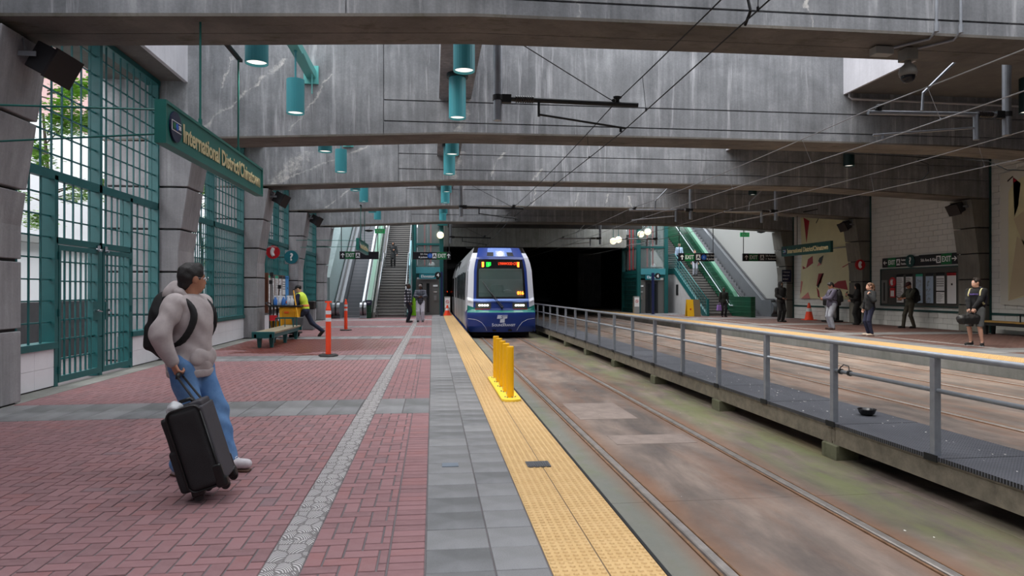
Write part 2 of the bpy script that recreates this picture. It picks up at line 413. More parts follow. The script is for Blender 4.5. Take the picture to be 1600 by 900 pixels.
# ---- trackbed
tb = sl('trackbed', 1.2, 12.3, -14, 110, -.6, -.37, MORTAR)
jx = [1.25, 1.87]     # slabs between rails, with joints
RAILS = [2.65-.7175, 2.65+.7175, 7.-.7175, 7.+.7175, 10.7-.7175, 10.7+.7175]
edges = [1.25] + RAILS + [12.1]
SL = 4.9
for i in range(len(edges)-1):
    x0 = edges[i] + (.045 if i else 0); x1 = edges[i+1] - (.085 if i < 6 else 0)
    parts = [(x0, x1)] if x1-x0 < 1.6 else [(x0, 4.35), (4.36, x1)] if i == 2 else [(x0, x1)]
    for a, b in parts:
        y = -4.
        while y < 60:
            m_ = MB().cham(a, b, y+.004, y+SL-.004, -.45, -.35, .004)
            struct(m_.build('track_slab', TRACKC, tb)); y += SL
        struct(MB().box(a, b, y, 110, -.45, -.35).build('track_slab', TRACKC, tb))
RAILM = mat('rail_steel', (190, 182, 176), .3, .7, noise=.2, nscale=6)
RAILR = mat('rusty_rail', (122, 92, 68), .7, .1, noise=.3, nscale=9)
lbl = ['steel rail nearest the left platform edge', 'steel rail between the left track and the raised walkway', 'steel rail just beyond the raised walkway', 'right-hand rail of the middle track', 'left-hand rail of the track by the right platform', 'steel rail nearest the right platform edge']
for x0, lb in zip(RAILS, lbl):
    r = empty('rail', (x0, 0, -.35), lb + ', set flush in concrete', 'rail', 'embedded rails of the three tracks')
    MB().cham(x0-.036, x0+.036, -4, 105, -.42, -.338, .008).build('rail_head', RAILM, r)
    MB().box(x0-.085, x0-.062, -4, 105, -.42, -.34).add([], []).box(x0+.046, x0+.06, -4, 105, -.42, -.342).build('guard_flange', RAILR, r)
# patched repair slabs between the left rails
PATCH = mat('repair_concrete', (134, 120, 112), .8, noise=.18, nscale=5, bump=.3)
for i, (x0, x1, y0, y1) in enumerate(((2.1, 2.95, 9.6, 11.0), (2.2, 3.2, 8.0, 8.5))):
    struct(MB().cham(x0, x1, y0, y1, -.36, -.3465, .002).build('concrete_patch', PATCH, tb))
# ---- right platform
fr = sl('floor', 12.1, 21.5, -14, 90, -.6, -.007, MORTAR)
sl('platform_nosing', 12.085, 12.11, -14, 90, -.6, .002, EDGE, fr)
BRICKR = mat('dark_brick', (92, 66, 60), .7, noise=.25, nscale=3)
rb = []
rys = [12.] + sum([[bandY(i), bandY(i)+1.15] for i in range(1, 5)], []) + [41.]
for a, b in [(rys[i], rys[i+1]) for i in range(0, len(rys), 2)]:
    rb += herring(14.72, 19.65, a, b, a=.1005) + soldier(13.84, 14.05, a, b) + herring(14.05, 14.5, a, b)
brickfield(rb, fr, BRICKR)
for i in range(1, 5):
    for a in range(16): paver(13.84+.363*a, 13.84+.363*(a+1), bandY(i), bandY(i)+1.15, fr)
yy = 11.
while yy < 41:
    paver(13.03, 13.43, yy, yy+.66, fr); paver(13.43, 13.84, yy, yy+.66, fr)
    paver(14.5, 14.71, yy, yy+.66, fr, 'carved_tile', CARVED); yy += .66
paver(13.03, 19.6, 41., 60., fr)
yy = 11.; cnt = 0
while cnt < 290:
    for x0 in (12.12, 12.42, 12.72): inst(tm2, 'tactile_tile', fr, (x0, yy, 0)); cnt += 1
    yy += .305
sl('tactile_border', 12.12, 13.02, yy, 60, -.03, .001, TACT, fr)

# ---- columns
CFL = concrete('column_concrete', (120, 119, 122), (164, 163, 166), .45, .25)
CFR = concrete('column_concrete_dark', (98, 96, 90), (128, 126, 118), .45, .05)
def column(side, y0, n):
    sx = 1 if side == 'left' else -1
    X = lambda d: (-5.45 + d) if side == 'left' else (19.25 - d)
    back = -6.9 if side == 'left' else 20.7
    root = MB().box(min(back, X(-.05)), max(back, X(-.05)), y0+.05, y0+.95, -.02, 6).build('concrete_column', DARK)
    tag(root, n[0], 'column', 'segmented concrete columns along the ' + side + ' wall')
    zs = [0, .98, 1.9, 2.82, 3.73, 4.68 if side == 'left' else 4.72]
    off = lambda z: 0 if z < 2.4 else (z-2.4)*.145
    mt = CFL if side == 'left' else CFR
    for a, b in zip(zs[:-1], zs[1:]):
        a2, b2 = a+.02, b-.02 if b < 4.6 else b+.02
        pr = [(back, a2), (X(off(a2)), a2), (X(off((a2+b2)/2)), (a2+b2)/2), (X(off(b2)), b2), (back, b2)]
        MB().prism(pr, 'y', y0, y0+1).build('column_block', mt, root, bevel=.012)
    return root
LN = ['nearest left-wall column, cut by the left edge of view', 'second left column, between the double gate and the next window bay', 'third left column, beside the emergency phone sign', 'fourth left column, behind the cleaning cart', 'fifth left column, beside the escalator foot', '']
RN = ['right-wall column behind the youth with the duffel bag', 'right-wall column beside the woman with curly hair', 'farthest right-wall column, behind the person in black']
for i, y in enumerate(BY):
    if i in (3, 4, 5, 6, 7): column('left', y, ['concrete block column, ' + LN[i-3]])
    if i in (5, 6, 7): column('right', y, ['dark concrete block column, ' + RN[i-5]])
# plain columns out of the frame, still part of the hall
for y in BY[1:3]: sl('wall_left', -6.9, -5.4, y, y+1, 0, 5, CON)
for y in BY[2:5]: sl('wall_right', 19.2, 20.7, y, y+1, 0, 5, CON)
# ---- beams
def beam_mat(i, cr): return concrete('beam_concrete_%s' % 'abcdefghi'[i], (98, 100, 103), (158, 160, 163), .42, .6, cr)
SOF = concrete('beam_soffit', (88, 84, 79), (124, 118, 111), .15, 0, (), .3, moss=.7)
CR = {3: [(-3.2, 5.3, -2.9, 6.1, .1), (1.9, 5.0, 1.6, 6.2, .06), (5.2, 5.1, 5.0, 5.9, .05)],
      4: [(-5.1, 4.9, -3.2, 6.6, .2), (-4.55, 5.9, -4.3, 6.6, .08), (-3.1, 5., -2.2, 6.3, .10), (.55, 5.1, .7, 5.9, .3)],
      5: [(-4.8, 4.9, -1.6, 6.3, .28), (-5.0, 4.8, -3.9, 5.9, .75), (1.9, 5.2, 2.3, 6.0, .12), (3.3, 5.1, 3.5, 5.5, .12), (.7, 5.1, .75, 6, .5)],
      6: [(-4.4, 4.9, -2.6, 6.2, .2), (1.2, 5.1, 1.3, 6., .16), (4.2, 5.1, 4.4, 5.9, .12), (6.1, 5.1, 6.2, 5.7, .16), (7.4, 5.1, 7.5, 5.7, .14), (8.6, 5.1, 8.4, 5.6, .14)],
      7: []}
def under(x):
    if x < .5: return 5.06 - (.5 - x)*.046
    if x > 13.3: return 5.06 - (x - 13.3)*.046
    return 5.06 + .03*math.sin((x-.5)/12.8*PI)
xs = [-7, -5.3] + [-5.3+.6*i for i in range(1, 10)] + [.5] + [.5+1.6*i for i in range(1, 8)] + [13.3] + [13.3+.8*i for i in range(1, 8)] + [21]
xs = sorted(set(round(x, 3) for x in xs))
def beam(i, y0):
    top = 9.2
    m = MB()
    vs = []
    for x in xs: vs += [(x, y0+.035, under(x)+.012), (x, y0+1, under(x)+.012), (x, y0+1, top), (x, y0+.035, top)]
    fs = []
    for q in range(len(xs)-1):
        b = q*4; fs += [(b, b+4, b+5, b+1), (b+1, b+5, b+6, b+2), (b+2, b+6, b+7, b+3), (b+3, b+7, b+4, b)]
    m.add(vs, fs + [(0, 1, 2, 3), tuple(len(vs)-4+t for t in (3, 2, 1, 0))])
    bm = beam_mat(i, CR.get(i, []))
    nm = {3: 'deep concrete crossbeam nearest the camera, carrying the hanging station sign', 4: 'second concrete crossbeam from the camera, with a long white crack at left', 5: 'third concrete crossbeam from the camera, streaked white at its left end', 6: 'fourth concrete crossbeam from the camera', 7: 'last concrete crossbeam, above the escalator feet'}
    root = m.build('ceiling_beam', bm)
    if i in nm: tag(root, nm[i], 'beam', 'deep concrete crossbeams over the station')
    else: struct(root)
    # soffit slab, its two halves split by a reveal
    for a, b, yb0, yb1 in ((-7, 21, y0, y0+.56), (-7, 21, y0+.575, y0+1.)):
        s = MB(); vs = []
        for x in xs: vs += [(x, yb0, under(x)-.02), (x, yb1, under(x)-.02), (x, yb1, under(x)+.02), (x, yb0, under(x)+.02)]
        s.add(vs, fs + [(0, 1, 2, 3), tuple(len(vs)-4+t for t in (3, 2, 1, 0))]); s.build('soffit_panel', SOF, root)
    # face panels divided by horizontal reveals from x = -1.08 rightwards
    gl = [5.29, 5.76] if i < 6 else [5.42]
    if i == 5: gl = [5.40, 5.89]
    if i == 6: gl = [5.75]
    def strip(x0, x1, z0, z1, name='face_panel'):
        s = MB(); X = [x0] + [x for x in xs if x0 < x < x1] + [x1]; vs = []
        for x in X:
            zb = z0 if z0 is not None else under(x)+.02
            vs += [(x, y0, zb), (x, y0+.05, zb), (x, y0+.05, z1), (x, y0, z1)]
        f2 = []
        for q in range(len(X)-1):
            b = q*4; f2 += [(b, b+4, b+5, b+1), (b+1, b+5, b+6, b+2), (b+2, b+6, b+7, b+3), (b+3, b+7, b+4, b)]
        s.add(vs, f2 + [(0, 1, 2, 3), tuple(len(vs)-4+t for t in (3, 2, 1, 0))]); s.build(name, bm, root)
    strip(-7, -1.1, None, top)
    z = None; 
    for g in gl: strip(-1.08, 21, z, g-.014); z = g+.014
    strip(-1.08, 21, z, top)
    return root
for i, y in enumerate(BY):
    if i <= 7: beam(i, y)
# ---- slabs over the sides; the open light well lies between
SLAB = concrete('slab_concrete', (120, 120, 124), (150, 150, 154), .3, .1)
SLABD = concrete('slab_concrete_shaded', (88, 86, 84), (110, 108, 104), .3, .0)  # darker copy of the slab concrete: soffit shade put into the colour
SLABLIT = concrete('slab_edge_skylit', (176, 176, 182), (206, 206, 212), .4, .2)  # paler copy for the slab edges: skylight on them put into the colour
sl('ceiling', 9.9, 21, -14, 36.4, 6.28, 6.6, SLABD)
sl('trim_1', 9.86, 9.92, -14, 37, 6.24, 9.0, SLABLIT)
sl('trim_2', -7., -5.28, -14, 37, 6.02, 6.4, SLABD)
sl('trim_3', -5.34, -5.26, -14, 37, 6.0, 9., SLABLIT)
sl('ceiling', 3.4, 9.9, 29.7, 44, 6.3, 6.6, SLABD)
for i in range(2, 7): 
    st = sl('trim_4', .14, .86, BY[i]+1, BY[i+1], 5.84, 9.0, CON)
sl('ceiling', -9, 21, -16, -11, 6.3, 6.6, SLABD)
sl('wall_back', -9, 21, -15, -14.6, -1, 9.2, CON)
# ================= left wall: steel grid windows, gate, tiled base =================
TILEW = mat('white_glazed_tile', (226, 226, 232), .3, noise=.04, nscale=2)
TR = 3.3; TOPZ = 5.96; WX = -5.87
OUTC = mat('outer_wall_grey', (112, 110, 112), .85, noise=.18, nscale=1.5)
def tiles(x, y0, y1, z0, z1, par, tw=.61, th=.305, t=.02, side=1):
    n = max(1, round((y1-y0)/tw)); w = (y1-y0)/n; h = (z1-z0)/max(1, round((z1-z0)/th)); z = z0
    while z < z1-.01:
        for q in range(n):
            a = y0+q*w
            MB().box(min(x, x-t*side), max(x, x-t*side), a+.002, a+w-.002, z+.002, z+h-.002).build('wall_tile', TILEW, par)
        z += h
def grid_window(n, y0, y1, mull, lab, zb=.68, vs_up=.302, vs_lo=.151, zlow=None):
    """steel window: frame, mullions, transom and a square grid of bars, upper and lower"""
    r = struct(MB().box(WX-.06, WX+.03, y0, y1, TR-.07, TR+.07).build('window_%d' % n, TEAL))
    def p(nm, m, mt=TEAL): return m.build(nm, mt, r)
    um = [mull[len(mull)//2]] if len(mull) > 2 else mull
    for a in [y0+.05] + um + [y1-.05]: p('mullion', MB().box(WX-.17, WX+.03, a-.05, a+.05, TR, TOPZ))
    for a in [y0+.05] + mull + [y1-.05]: p('mullion', MB().box(WX-.17, WX+.03, a-.05, a+.05, zlow or zb, TR))
    p('head', MB().box(WX-.2, WX+.05, y0, y1, TOPZ-.06, TOPZ+.04))
    if zlow is None: p('sill', MB().box(WX-.2, WX+.06, y0, y1, zb-.07, zb+.03))
    for (z0, z1, st, mm) in ((TR, TOPZ, vs_up, um), (zlow or zb, TR, vs_lo, mull)):
        ed = [y0+.05] + mm + [y1-.05]
        for a, b in zip(ed[:-1], ed[1:]):
            if zlow and z0 == zlow: continue
            k_ = max(1, round((b-a)/st))
            for q in range(1, k_): p('vertical_bar', MB().box(WX-.03, WX-.005, a+(b-a)*q/k_-.012, a+(b-a)*q/k_+.012, z0, z1))
            hz = .33; kz = max(1, round((z1-z0)/hz))
            for q in range(1, kz): p('horizontal_bar', MB().box(WX-.055, WX-.03, a, b, z0+(z1-z0)*q/kz-.011, z0+(z1-z0)*q/kz+.011))
    return r
# bay with the double gate
w1 = grid_window(1, 9.8, 15.48, [11.42, 12.86, 14.1], '', zlow=.68)
for a, b in ((9.85, 11.37), (14.15, 15.43)):
    k_ = round((b-a)/.3)
    for q in range(1, k_): MB().box(WX-.03, WX-.005, a+(b-a)*q/k_-.012, a+(b-a)*q/k_+.012, .68, TR).build('vertical_bar', TEAL, w1)
    for q in range(1, 8): MB().box(WX-.055, WX-.03, a, b, .68+q*.33-.011, .68+q*.33+.011).build('horizontal_bar', TEAL, w1)
    MB().box(WX-.2, WX+.06, a-.05, b+.05, .6, .7).build('sill', TEAL, w1)
for a, b in ((11.47, 12.81), (12.91, 14.05)):      # over-door lights
    for q in range(1, 5): MB().box(WX-.03, WX-.005, a+(b-a)*q/5-.012, a+(b-a)*q/5+.012, 2.3, TR).build('vertical_bar', TEAL, w1)
    for q in range(1, 3): MB().box(WX-.055, WX-.03, a, b, 2.3+q*.33-.011, 2.3+q*.33+.011).build('horizontal_bar', TEAL, w1)
MB().box(WX-.1, WX+.03, 11.42, 14.1, 2.24, 2.34).build('door_head', TEAL, w1)
for a in (11.42, 12.86, 14.1): MB().box(WX-.16, WX+.03, a-.05, a+.05, 0, .7).build('mullion', TEAL, w1)
CHR = mat('chrome', (196, 196, 200), .2, 1)
for q, (a, b) in enumerate(((11.48, 12.8), (12.93, 14.04))):
    g = empty('metal_gate', (WX, (a+b)/2, .03), ['tall teal barred gate leaf nearer the camera', 'tall teal barred gate leaf farther from the camera'][q] + ' of the double gate', 'gate', 'leaves of the double gate')
    m = MB().box(WX-.03, WX+.035, a, a+.07, .05, 2.22).box(WX-.03, WX+.035, b-.07, b, .05, 2.22).box(WX-.03, WX+.035, a+.07, b-.07, .05, .15).box(WX-.03, WX+.035, a+.07, b-.07, 2.14, 2.22)
    m.build('gate_frame', TEAL, g)
    st = 7 if q == 0 else 6
    for t in range(1, st): MB().box(WX-.015, WX+.01, a+.07+(b-a-.14)*t/st-.013, a+.07+(b-a-.14)*t/st+.013, .15, 2.14).build('vertical_bar', TEAL, g)
    for t in range(1, 7): MB().box(WX-.04, WX-.015, a+.07, b-.07, .1+t*.31-.011, .1+t*.31+.011).build('horizontal_bar', TEAL, g)
    hy = b-.15 if q == 0 else a+.13
    MB().box(WX-.02, WX+.04, hy-.1 if q == 0 else hy-.05, hy+.08 if q == 0 else hy+.05, .98, 1.3).build('lock_plate', TEAL, g)
    MB().cyl((WX+.04, hy, 1.15), (WX+.1, hy, 1.15), .022).cyl((WX+.09, hy, 1.15), (WX+.09, hy+(.12 if q == 0 else .05), 1.13), .013).build('handle', CHR, g)
    MB().box(WX+.03, WX+.06, (b-.12 if q == 0 else a+.02), (b-.02 if q == 0 else a+.12), 2.19, 2.29).cyl((WX+.06, (b-.07 if q == 0 else a+.07), 2.2), (WX+.1, (b-.07 if q == 0 else a+.07), 2.2), .025).build('latch', CHR, g)
    for z in (.25, 1.15, 2.05): MB().cyl((WX+.04, a-.01 if q == 0 else b+.01, z-.06), (WX+.04, a-.01 if q == 0 else b+.01, z+.06), .016).build('hinge', TEAL, g)
wl_ = sl('wall_left', WX-.25, WX-.02, 9.8, 11.38, 0, .6, OUTC)
tiles(WX+.02, 9.8, 11.37, .02, .6, wl_, t=.03)
wl2 = sl('wall_left', WX-.25, WX-.02, 14.14, 15.5, 0, .6, OUTC); tiles(WX+.02, 14.15, 15.5, .02, .6, wl2, t=.03)
for n, i in ((2, 4), (4, 6), (5, 7)):
    y0, y1 = BY[i]+1.0, BY[i+1]+.05 if i < 7 else BY[i]+3.2
    grid_window(n, y0, y1, [(y0+y1)/2-.12] if i < 7 else [y0+1.5], '', zb=.72)
    w_ = sl('wall_left', WX-.25, WX-.02, y0, y1, 0, .66, OUTC); tiles(WX+.02, y0, y1, .02, .64, w_, t=.03)
# bay 3: window above the notice board panel
y0, y1 = BY[5]+1.0, BY[6]+.05
grid_window(3, y0, y1, [y0+1.9, y0+3.8], '', zb=2.02)
w_ = sl('wall_left', WX-.25, WX-.02, y0, y1, 0, 1.97, OUTC); tiles(WX+.02, y0, y1, .02, .64, w_, t=.03)
MB().box(WX-.01, WX+.03, y0, y1, .66, 1.97).build('backing_panel', mat('board_backing', (92, 96, 98), .6, noise=.15), w_)
# left wall behind the camera side
sl('wall_left', -6.9, -5.87, -14, 8.8, 0, 6.1, CON)
sl('wall_left', -6.9, -5.9, 38.6, 60, 0, 7.5, CON)
# fins outside the windows, low wall and outer ground
for i in (4, 5, 6, 7): sl('outer_fin_wall', -7.0, -6.2, BY[i]+.1, BY[i]+.6, 0, 7, OUTC)
OUT = mat('outer_paving', (170, 168, 164), .9, noise=.1)
sl('outer_ground', -40, -5.9, -20, 80, -.7, -.04, OUT)
sl('outer_low_wall', -8.6, -8.4, -4, 60, 0, 1.25, OUTC)
# ---- buildings outside
WB = mat('white_render', (236, 238, 240), .8, noise=.03, nscale=.6)
wbld = empty('building', (-14, 16, 0), 'white rendered building seen through the left window grids', 'building')
MB().box(-20, -13, 4.5, 70, 0, 7.4).build('facade', WB, wbld)
MB().box(-13.02, -12.7, 4.5, 70, 3.05, 3.3).build('ledge', mat('ledge_grey', (150, 152, 150), .8), wbld)
for yy in (12.5, 15.2, 18):
    f = MB().box(-13.02, -12.93, yy, yy+1.3, .9, 2.6).build('window', mat('pale_green_frame', (110, 164, 142), .5), wbld)
    for t in range(7): MB().box(-12.95, -12.88, yy+.1, yy+1.2, 1.0+t*.22, 1.12+t*.22).build('louvre', mat('louvre_grey', (120, 124, 124), .6) if t == 0 else bpy.data.materials['louvre_grey'], f)
k = NT('red_brickwork', .85)
br = k.t.nodes.new('ShaderNodeTexBrick'); k.lk(k.mapp(k.P, (1, 1, 1), (PI/2, 0, PI/2)), br.inputs['Vector']); br.inputs['Scale'].default_value = 2.2
br.inputs['Color1'].default_value = srgb(140, 56, 56); br.inputs['Color2'].default_value = srgb(168, 84, 80); br.inputs['Mortar'].default_value = srgb(170, 140, 136)
k.lk(br.outputs[0], k.b.inputs['Base Color'])
rb_ = empty('building', (-22, 26, 0), 'red brick building with teal trim beyond the white one, top left', 'building')
MB().box(-30, -20, 14, 44, 0, 22).build('facade', k.m, rb_)
for yy in (19, 24, 29, 34):
    for z in (8.4, 12.6): 
        f = MB().box(-20.02, -19.85, yy, yy+1.8, z, z+2.4).build('window', TEAL, rb_)
        MB().box(-19.86, -19.82, yy+.15, yy+1.65, z+.15, z+2.25).build('pane', mat('sky_glass', (150, 170, 180), .1) if 'sky_glass' not in bpy.data.materials else bpy.data.materials['sky_glass'], f)
# ---- trees outside (maple sprays)
LEAF = NT('maple_leaf', .5); LEAF.col(LEAF.ramp(LEAF.orand(), [(0, (96, 150, 40)), (1, (150, 190, 70))])); LEAF = LEAF.m
LEAF.node_tree.nodes['Principled BSDF'].inputs['Transmission Weight'].default_value = .0
LEAF2 = mat('leaf_green', (128, 176, 58), .5, noise=.3, nscale=1.2)
BARK = mat('bark', (70, 60, 52), .9)
def tree(x, y, h, sp, n, lab, seed):
    rnd = random.Random(seed); t = empty('tree', (x, y, 0), lab, 'tree', 'trees outside the left windows')
    m = MB(); m.tube([(x, y, 0), (x+.05, y+.1, h*.45), (x-.1, y, h*.8)], [.08, .06, .03], 7)
    tips = []
    for q in range(18):
        z = h*(.35+.6*rnd.random()); a = rnd.random()*2*PI; L = sp*(.5+.5*rnd.random())
        p0 = Vector((x, y, z)); p1 = p0+Vector((math.cos(a)*L, math.sin(a)*L, .25*L*rnd.random()+.15))
        m.tube([p0, (p0+p1)/2+Vector((0, 0, .12)), p1], [.02, .013, .006], 5); tips.append((p0, p1))
    m.build('trunk', BARK, t)
    lv = MB()
    for q in range(n):
        p0, p1 = rnd.choice(tips); c = p0.lerp(p1, .3+.75*rnd.random())+Vector((rnd.gauss(0, .16), rnd.gauss(0, .16), rnd.gauss(0, .07)))
        s_ = .035+.03*rnd.random(); a = rnd.random()*6.28; u = Vector((math.cos(a), math.sin(a), rnd.uniform(-.3, .3)))*s_; w = u.cross(Vector((rnd.uniform(-.3, .3), rnd.uniform(-.3, .3), 1))).normalized()*s_*.8
        lv.add([c-u, c-u*.2+w, c+u*1.1, c-u*.2-w], [(0, 1, 2, 3)])
    o = lv.build('foliage', LEAF2, t, recalc=False); tag(o, kind='stuff')
tree(-9.9, 18.9, 7.6, 2.1, 9000, 'young green maple spreading outside the gate bay windows', 3)
tree(-9.9, 30.6, 7.0, 1.9, 6500, 'green maple outside the second window bay', 5)

# ================= right wall =================
CMU = mat('painted_block', (206, 207, 204), .65, noise=.05, nscale=1.2, bump=.15, bscale=50)
JNT = mat('block_joint', (150, 152, 150), .8)
RX = 19.65
wr = sl('wall_right', RX+.01, 21.4, 16.4, 60, 0, 6.3, JNT)
bw, bh = .5, .215
blk = []
for i, y0, y1 in ((4, 16.45, 22.1), (5, 23.1, 28.75), (6, 29.75, 35.4)):
    r = 0; z = .0
    while z < 6.2:
        off = (r % 2)*bw/2; y = y0-off
        while y < y1:
            a, b = max(y, y0), min(y+bw, y1)
            if b-a > .03: blk.append((a, b, z, min(z+bh, 6.28), i))
            y += bw
        z += bh; r += 1
def inframe(b):
    y, z = (b[0]+b[1])/2, (b[2]+b[3])/2; D = y*.9933+RX*.1154; px = 800+1067*(RX*.9933-y*.1154)/D; py = 454-1067*(z-1.5)/D
    return 1250 < px < 1612 and (b[4] != 5 or z > 2.0 or z < .9) and py > 235
cand = sorted([b for b in blk if inframe(b)], key=lambda b: b[0])
cand = [b for b in cand if b[4] == 5][:230] + [b for b in cand if b[4] == 4][:60]
cs = set(cand)
for b in cand: MB().box(RX-.02, RX+.02, b[0]+.005, b[1]-.005, b[2]+.005, b[3]-.005).build('concrete_block', CMU, wr, bevel=0)
m = MB()
for b in blk:
    if b not in cs: m.box(RX-.02, RX+.02, b[0]+.005, b[1]-.005, b[2]+.005, b[3]-.005)
tag(m.build('concrete_block_field', CMU, wr, recalc=False), kind='stuff')
for y in (22.07, 28.72, 35.36): struct(MB().box(RX-.06, RX-.01, y-.06, y, 0, 6.2).build('trim_5', TEALD, wr))
for a, b in ((16.5, 22.0), (23.15, 28.7), (29.8, 35.3)): struct(MB().box(RX-.05, RX-.015, a, b, .64, .72).build('trim_6', TEALD, wr))
sl('wall_right', 19.9, 21.4, -14, 16.4, 0, 6.3, CON)
# far right wall beyond the last column, white and day-lit above the escalator
WHW = mat('white_wall', (238, 241, 248), .7, noise=.04, nscale=1)
sl('wall_right', 20.3, 20.8, 36.4, 62, 0, 7.6, WHW)

# ================= far end: portal, tunnel, side walls =================
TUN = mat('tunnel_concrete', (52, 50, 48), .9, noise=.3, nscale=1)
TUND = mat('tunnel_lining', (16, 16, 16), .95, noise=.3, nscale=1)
PORT = concrete('portal_concrete', (120, 122, 118), (164, 166, 162), .5, .35, moss=.3)
sl('portal_wall', .75, 13.2, 45.6, 46.4, 4.45, 6.6, PORT)
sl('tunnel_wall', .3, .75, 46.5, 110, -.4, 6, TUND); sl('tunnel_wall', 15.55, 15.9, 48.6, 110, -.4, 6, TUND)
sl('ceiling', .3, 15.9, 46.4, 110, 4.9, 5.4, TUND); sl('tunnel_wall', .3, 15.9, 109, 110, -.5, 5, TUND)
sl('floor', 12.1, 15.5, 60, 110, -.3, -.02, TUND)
sl('wall_back', -7, .3, 60, 60.5, 0, 7, CON); sl('wall_back', 13.4, 21, 62, 62.5, 0, 7, CON)
sl('ceiling', 1.0, 10.4, 36.4, 46.4, 6.6, 6.9, TUN)
sl('wall_back', .3, 1.0, 47.6, 60, 0, 8, CON); 
for (a, b) in ((39.5, 45),): 
    for zz in (5.2,): sl('tie_beam', .9, 13.0, 41.4, 41.9, 5.35, 5.9, TUN)
# ================= stairs, escalators, elevators =================
TREAD = mat('stair_concrete', (168, 166, 162), .8, noise=.12, nscale=5); NOSE = mat('dark_nosing', (40, 40, 42), .7)
RISER = mat('stair_riser', (134, 132, 130), .85)
TILEG = NT('green_glazed_tile', .25)
_q = TILEG
bt = _q.t.nodes.new('ShaderNodeTexBrick'); bt.offset = 0; _q.lk(_q.mapp(_q.P, (1, 1, 1), (PI/2, 0, PI/2)), bt.inputs['Vector']); bt.inputs['Scale'].default_value = 1; bt.inputs['Brick Width'].default_value = .3; bt.inputs['Row Height'].default_value = .2
bt.inputs['Mortar Size'].default_value = .008; bt.inputs['Color1'].default_value = srgb(14, 62, 44); bt.inputs['Color2'].default_value = srgb(18, 72, 50); bt.inputs['Mortar'].default_value = srgb(60, 100, 82)
_q.lk(bt.outputs[0], _q.b.inputs['Base Color']); TILEG = _q.m
GLASSM = bpy.data.materials.new('clear_glass'); GLASSM.use_nodes = True; _t = GLASSM.node_tree
_b = _t.nodes['Principled BSDF']; _b.inputs['Base Color'].default_value = (.3, .38, .38, 1); _b.inputs['Roughness'].default_value = .12; _b.inputs['Alpha'].default_value = .22; _b.inputs['Specular IOR Level'].default_value = .3
SS = mat('stainless_steel', (160, 164, 168), .3, .9)
RUB = mat('handrail_rubber', (22, 22, 24), .45)
RISE, RUN = .165, .292
def stair(x0, x1, ys, lab, sidewall=None):
    t = empty('staircase', ((x0+x1)/2, ys, 0), lab, 'stairs')
    y = ys; z = 0; n = 0
    def flight(y, z, k_):
        for q in range(k_):
            s = MB().box(x0, x1, y, y+RUN+.02, max(z-.25, 0) if z < .3 else z-.15, z+RISE-.02).build('step', RISER, t)
            MB().box(x0, x1, y-.02, y+RUN+.02, z+RISE-.025, z+RISE).build('tread', TREAD, s); MB().box(x0, x1, y-.026, y+.03, z+RISE-.05, z+RISE+.002).build('nosing', NOSE, s)
            y += RUN; z += RISE
        return y, z
    y, z = flight(y, z, 18)
    ym, zm = y, z
    MB().box(x0, x1, y, y+1.35, z-.2, z).build('landing', TREAD, t)
    y, z = flight(y+1.35, z, 22)
    MB().box(x0, x1, y, y+3, z-.2, z).build('landing', TREAD, t)
    return t, (ys, 0, ym, zm, ym+1.35, y, z)
def escal(x0, x1, ys, lab, bal='grey', zt=8.2):
    """escalator rising away from the camera between x0 and x1"""
    t = empty('escalator', ((x0+x1)/2, ys, 0), lab, 'escalator', 'escalators at the far end')
    y = ys+.3; z = -.02; sl_ = math.tan(math.radians(30)); RH = .21; q = 0
    while z < zt:
        if q < 2: h = .02
        elif q < 3: h = .1
        else: h = RH
        s = MB().box(x0+.02, x1-.02, y, y+.38, z-.3 if q > 2 else -.1, z+h-.01).build('step', mat('escalator_step', (140, 142, 146), .5, .2) if 'escalator_step' not in bpy.data.materials else bpy.data.materials['escalator_step'], t)
        MB().box(x0+.02, x1-.02, y-.004, y+.02, z+h-.02, z+h).build('step_edge', bpy.data.materials.get('step_edge') or mat('step_edge', (170, 170, 172), .5), s)
        y += .364; z += h; q += 1
    MB().box(x0, x1, ys-.5, ys+.3, -.03, .01).build('comb_plate', SS, t)
    return t, y
def balustrade(t, x, w, ys, mt, h=.95, cap=None, zt=8.2, rubber=True, glass=True, smd=0):
    """inclined side: flat at the foot, then 30 degrees"""
    sl_ = math.tan(math.radians(30)); y1 = ys+1.1; ye = y1+zt/sl_
    lo = [(ys-.2, -.1), (y1, -.1), (ye, zt-.1)]; hi = [(ye, zt+h), (y1-.15, h), (ys-.2, h)]
    MB().prism(lo+hi, 'x', x-w/2, x+w/2).build('balustrade', mt, t)
    if rubber:
        rr = [(x, ys-.1, .2), (x, ys-.35, .3), (x, ys-.5, .55), (x, ys-.4, h-.1), (x, ys-.2, h+.05), (x, y1-.2, h+.05), (x, ye, zt+h+.05)]
        MB().tube(rr, .045, 8).build('handrail', RUB, t, smooth=True)
        MB().cyl((x-w/2+.01, ys-.1, .5), (x+w/2-.01, ys-.1, .5), .36, n=24).build('newel_end', SS, t)
        MB().tube([(x, ys-.08, .5+0*.36)] + [(x, ys-.1-.4*math.cos(a), .5+.4*math.sin(a)) for a in [(-.9+.3*i) for i in range(9)]], .035, 8).build('handrail_loop', RUB, t)
def slope_pts(ys, z0=0, ang=30, zt=8.2): return ys, ys+zt/math.tan(math.radians(ang))
GREYM = mat('escalator_panel', (118, 122, 126), .35, .5, noise=.06, nscale=2)
GREENP = mat('green_balustrade', (52, 112, 86), .4)
WSHINE = mat('pale_panel', (196, 208, 216), .3, .2)
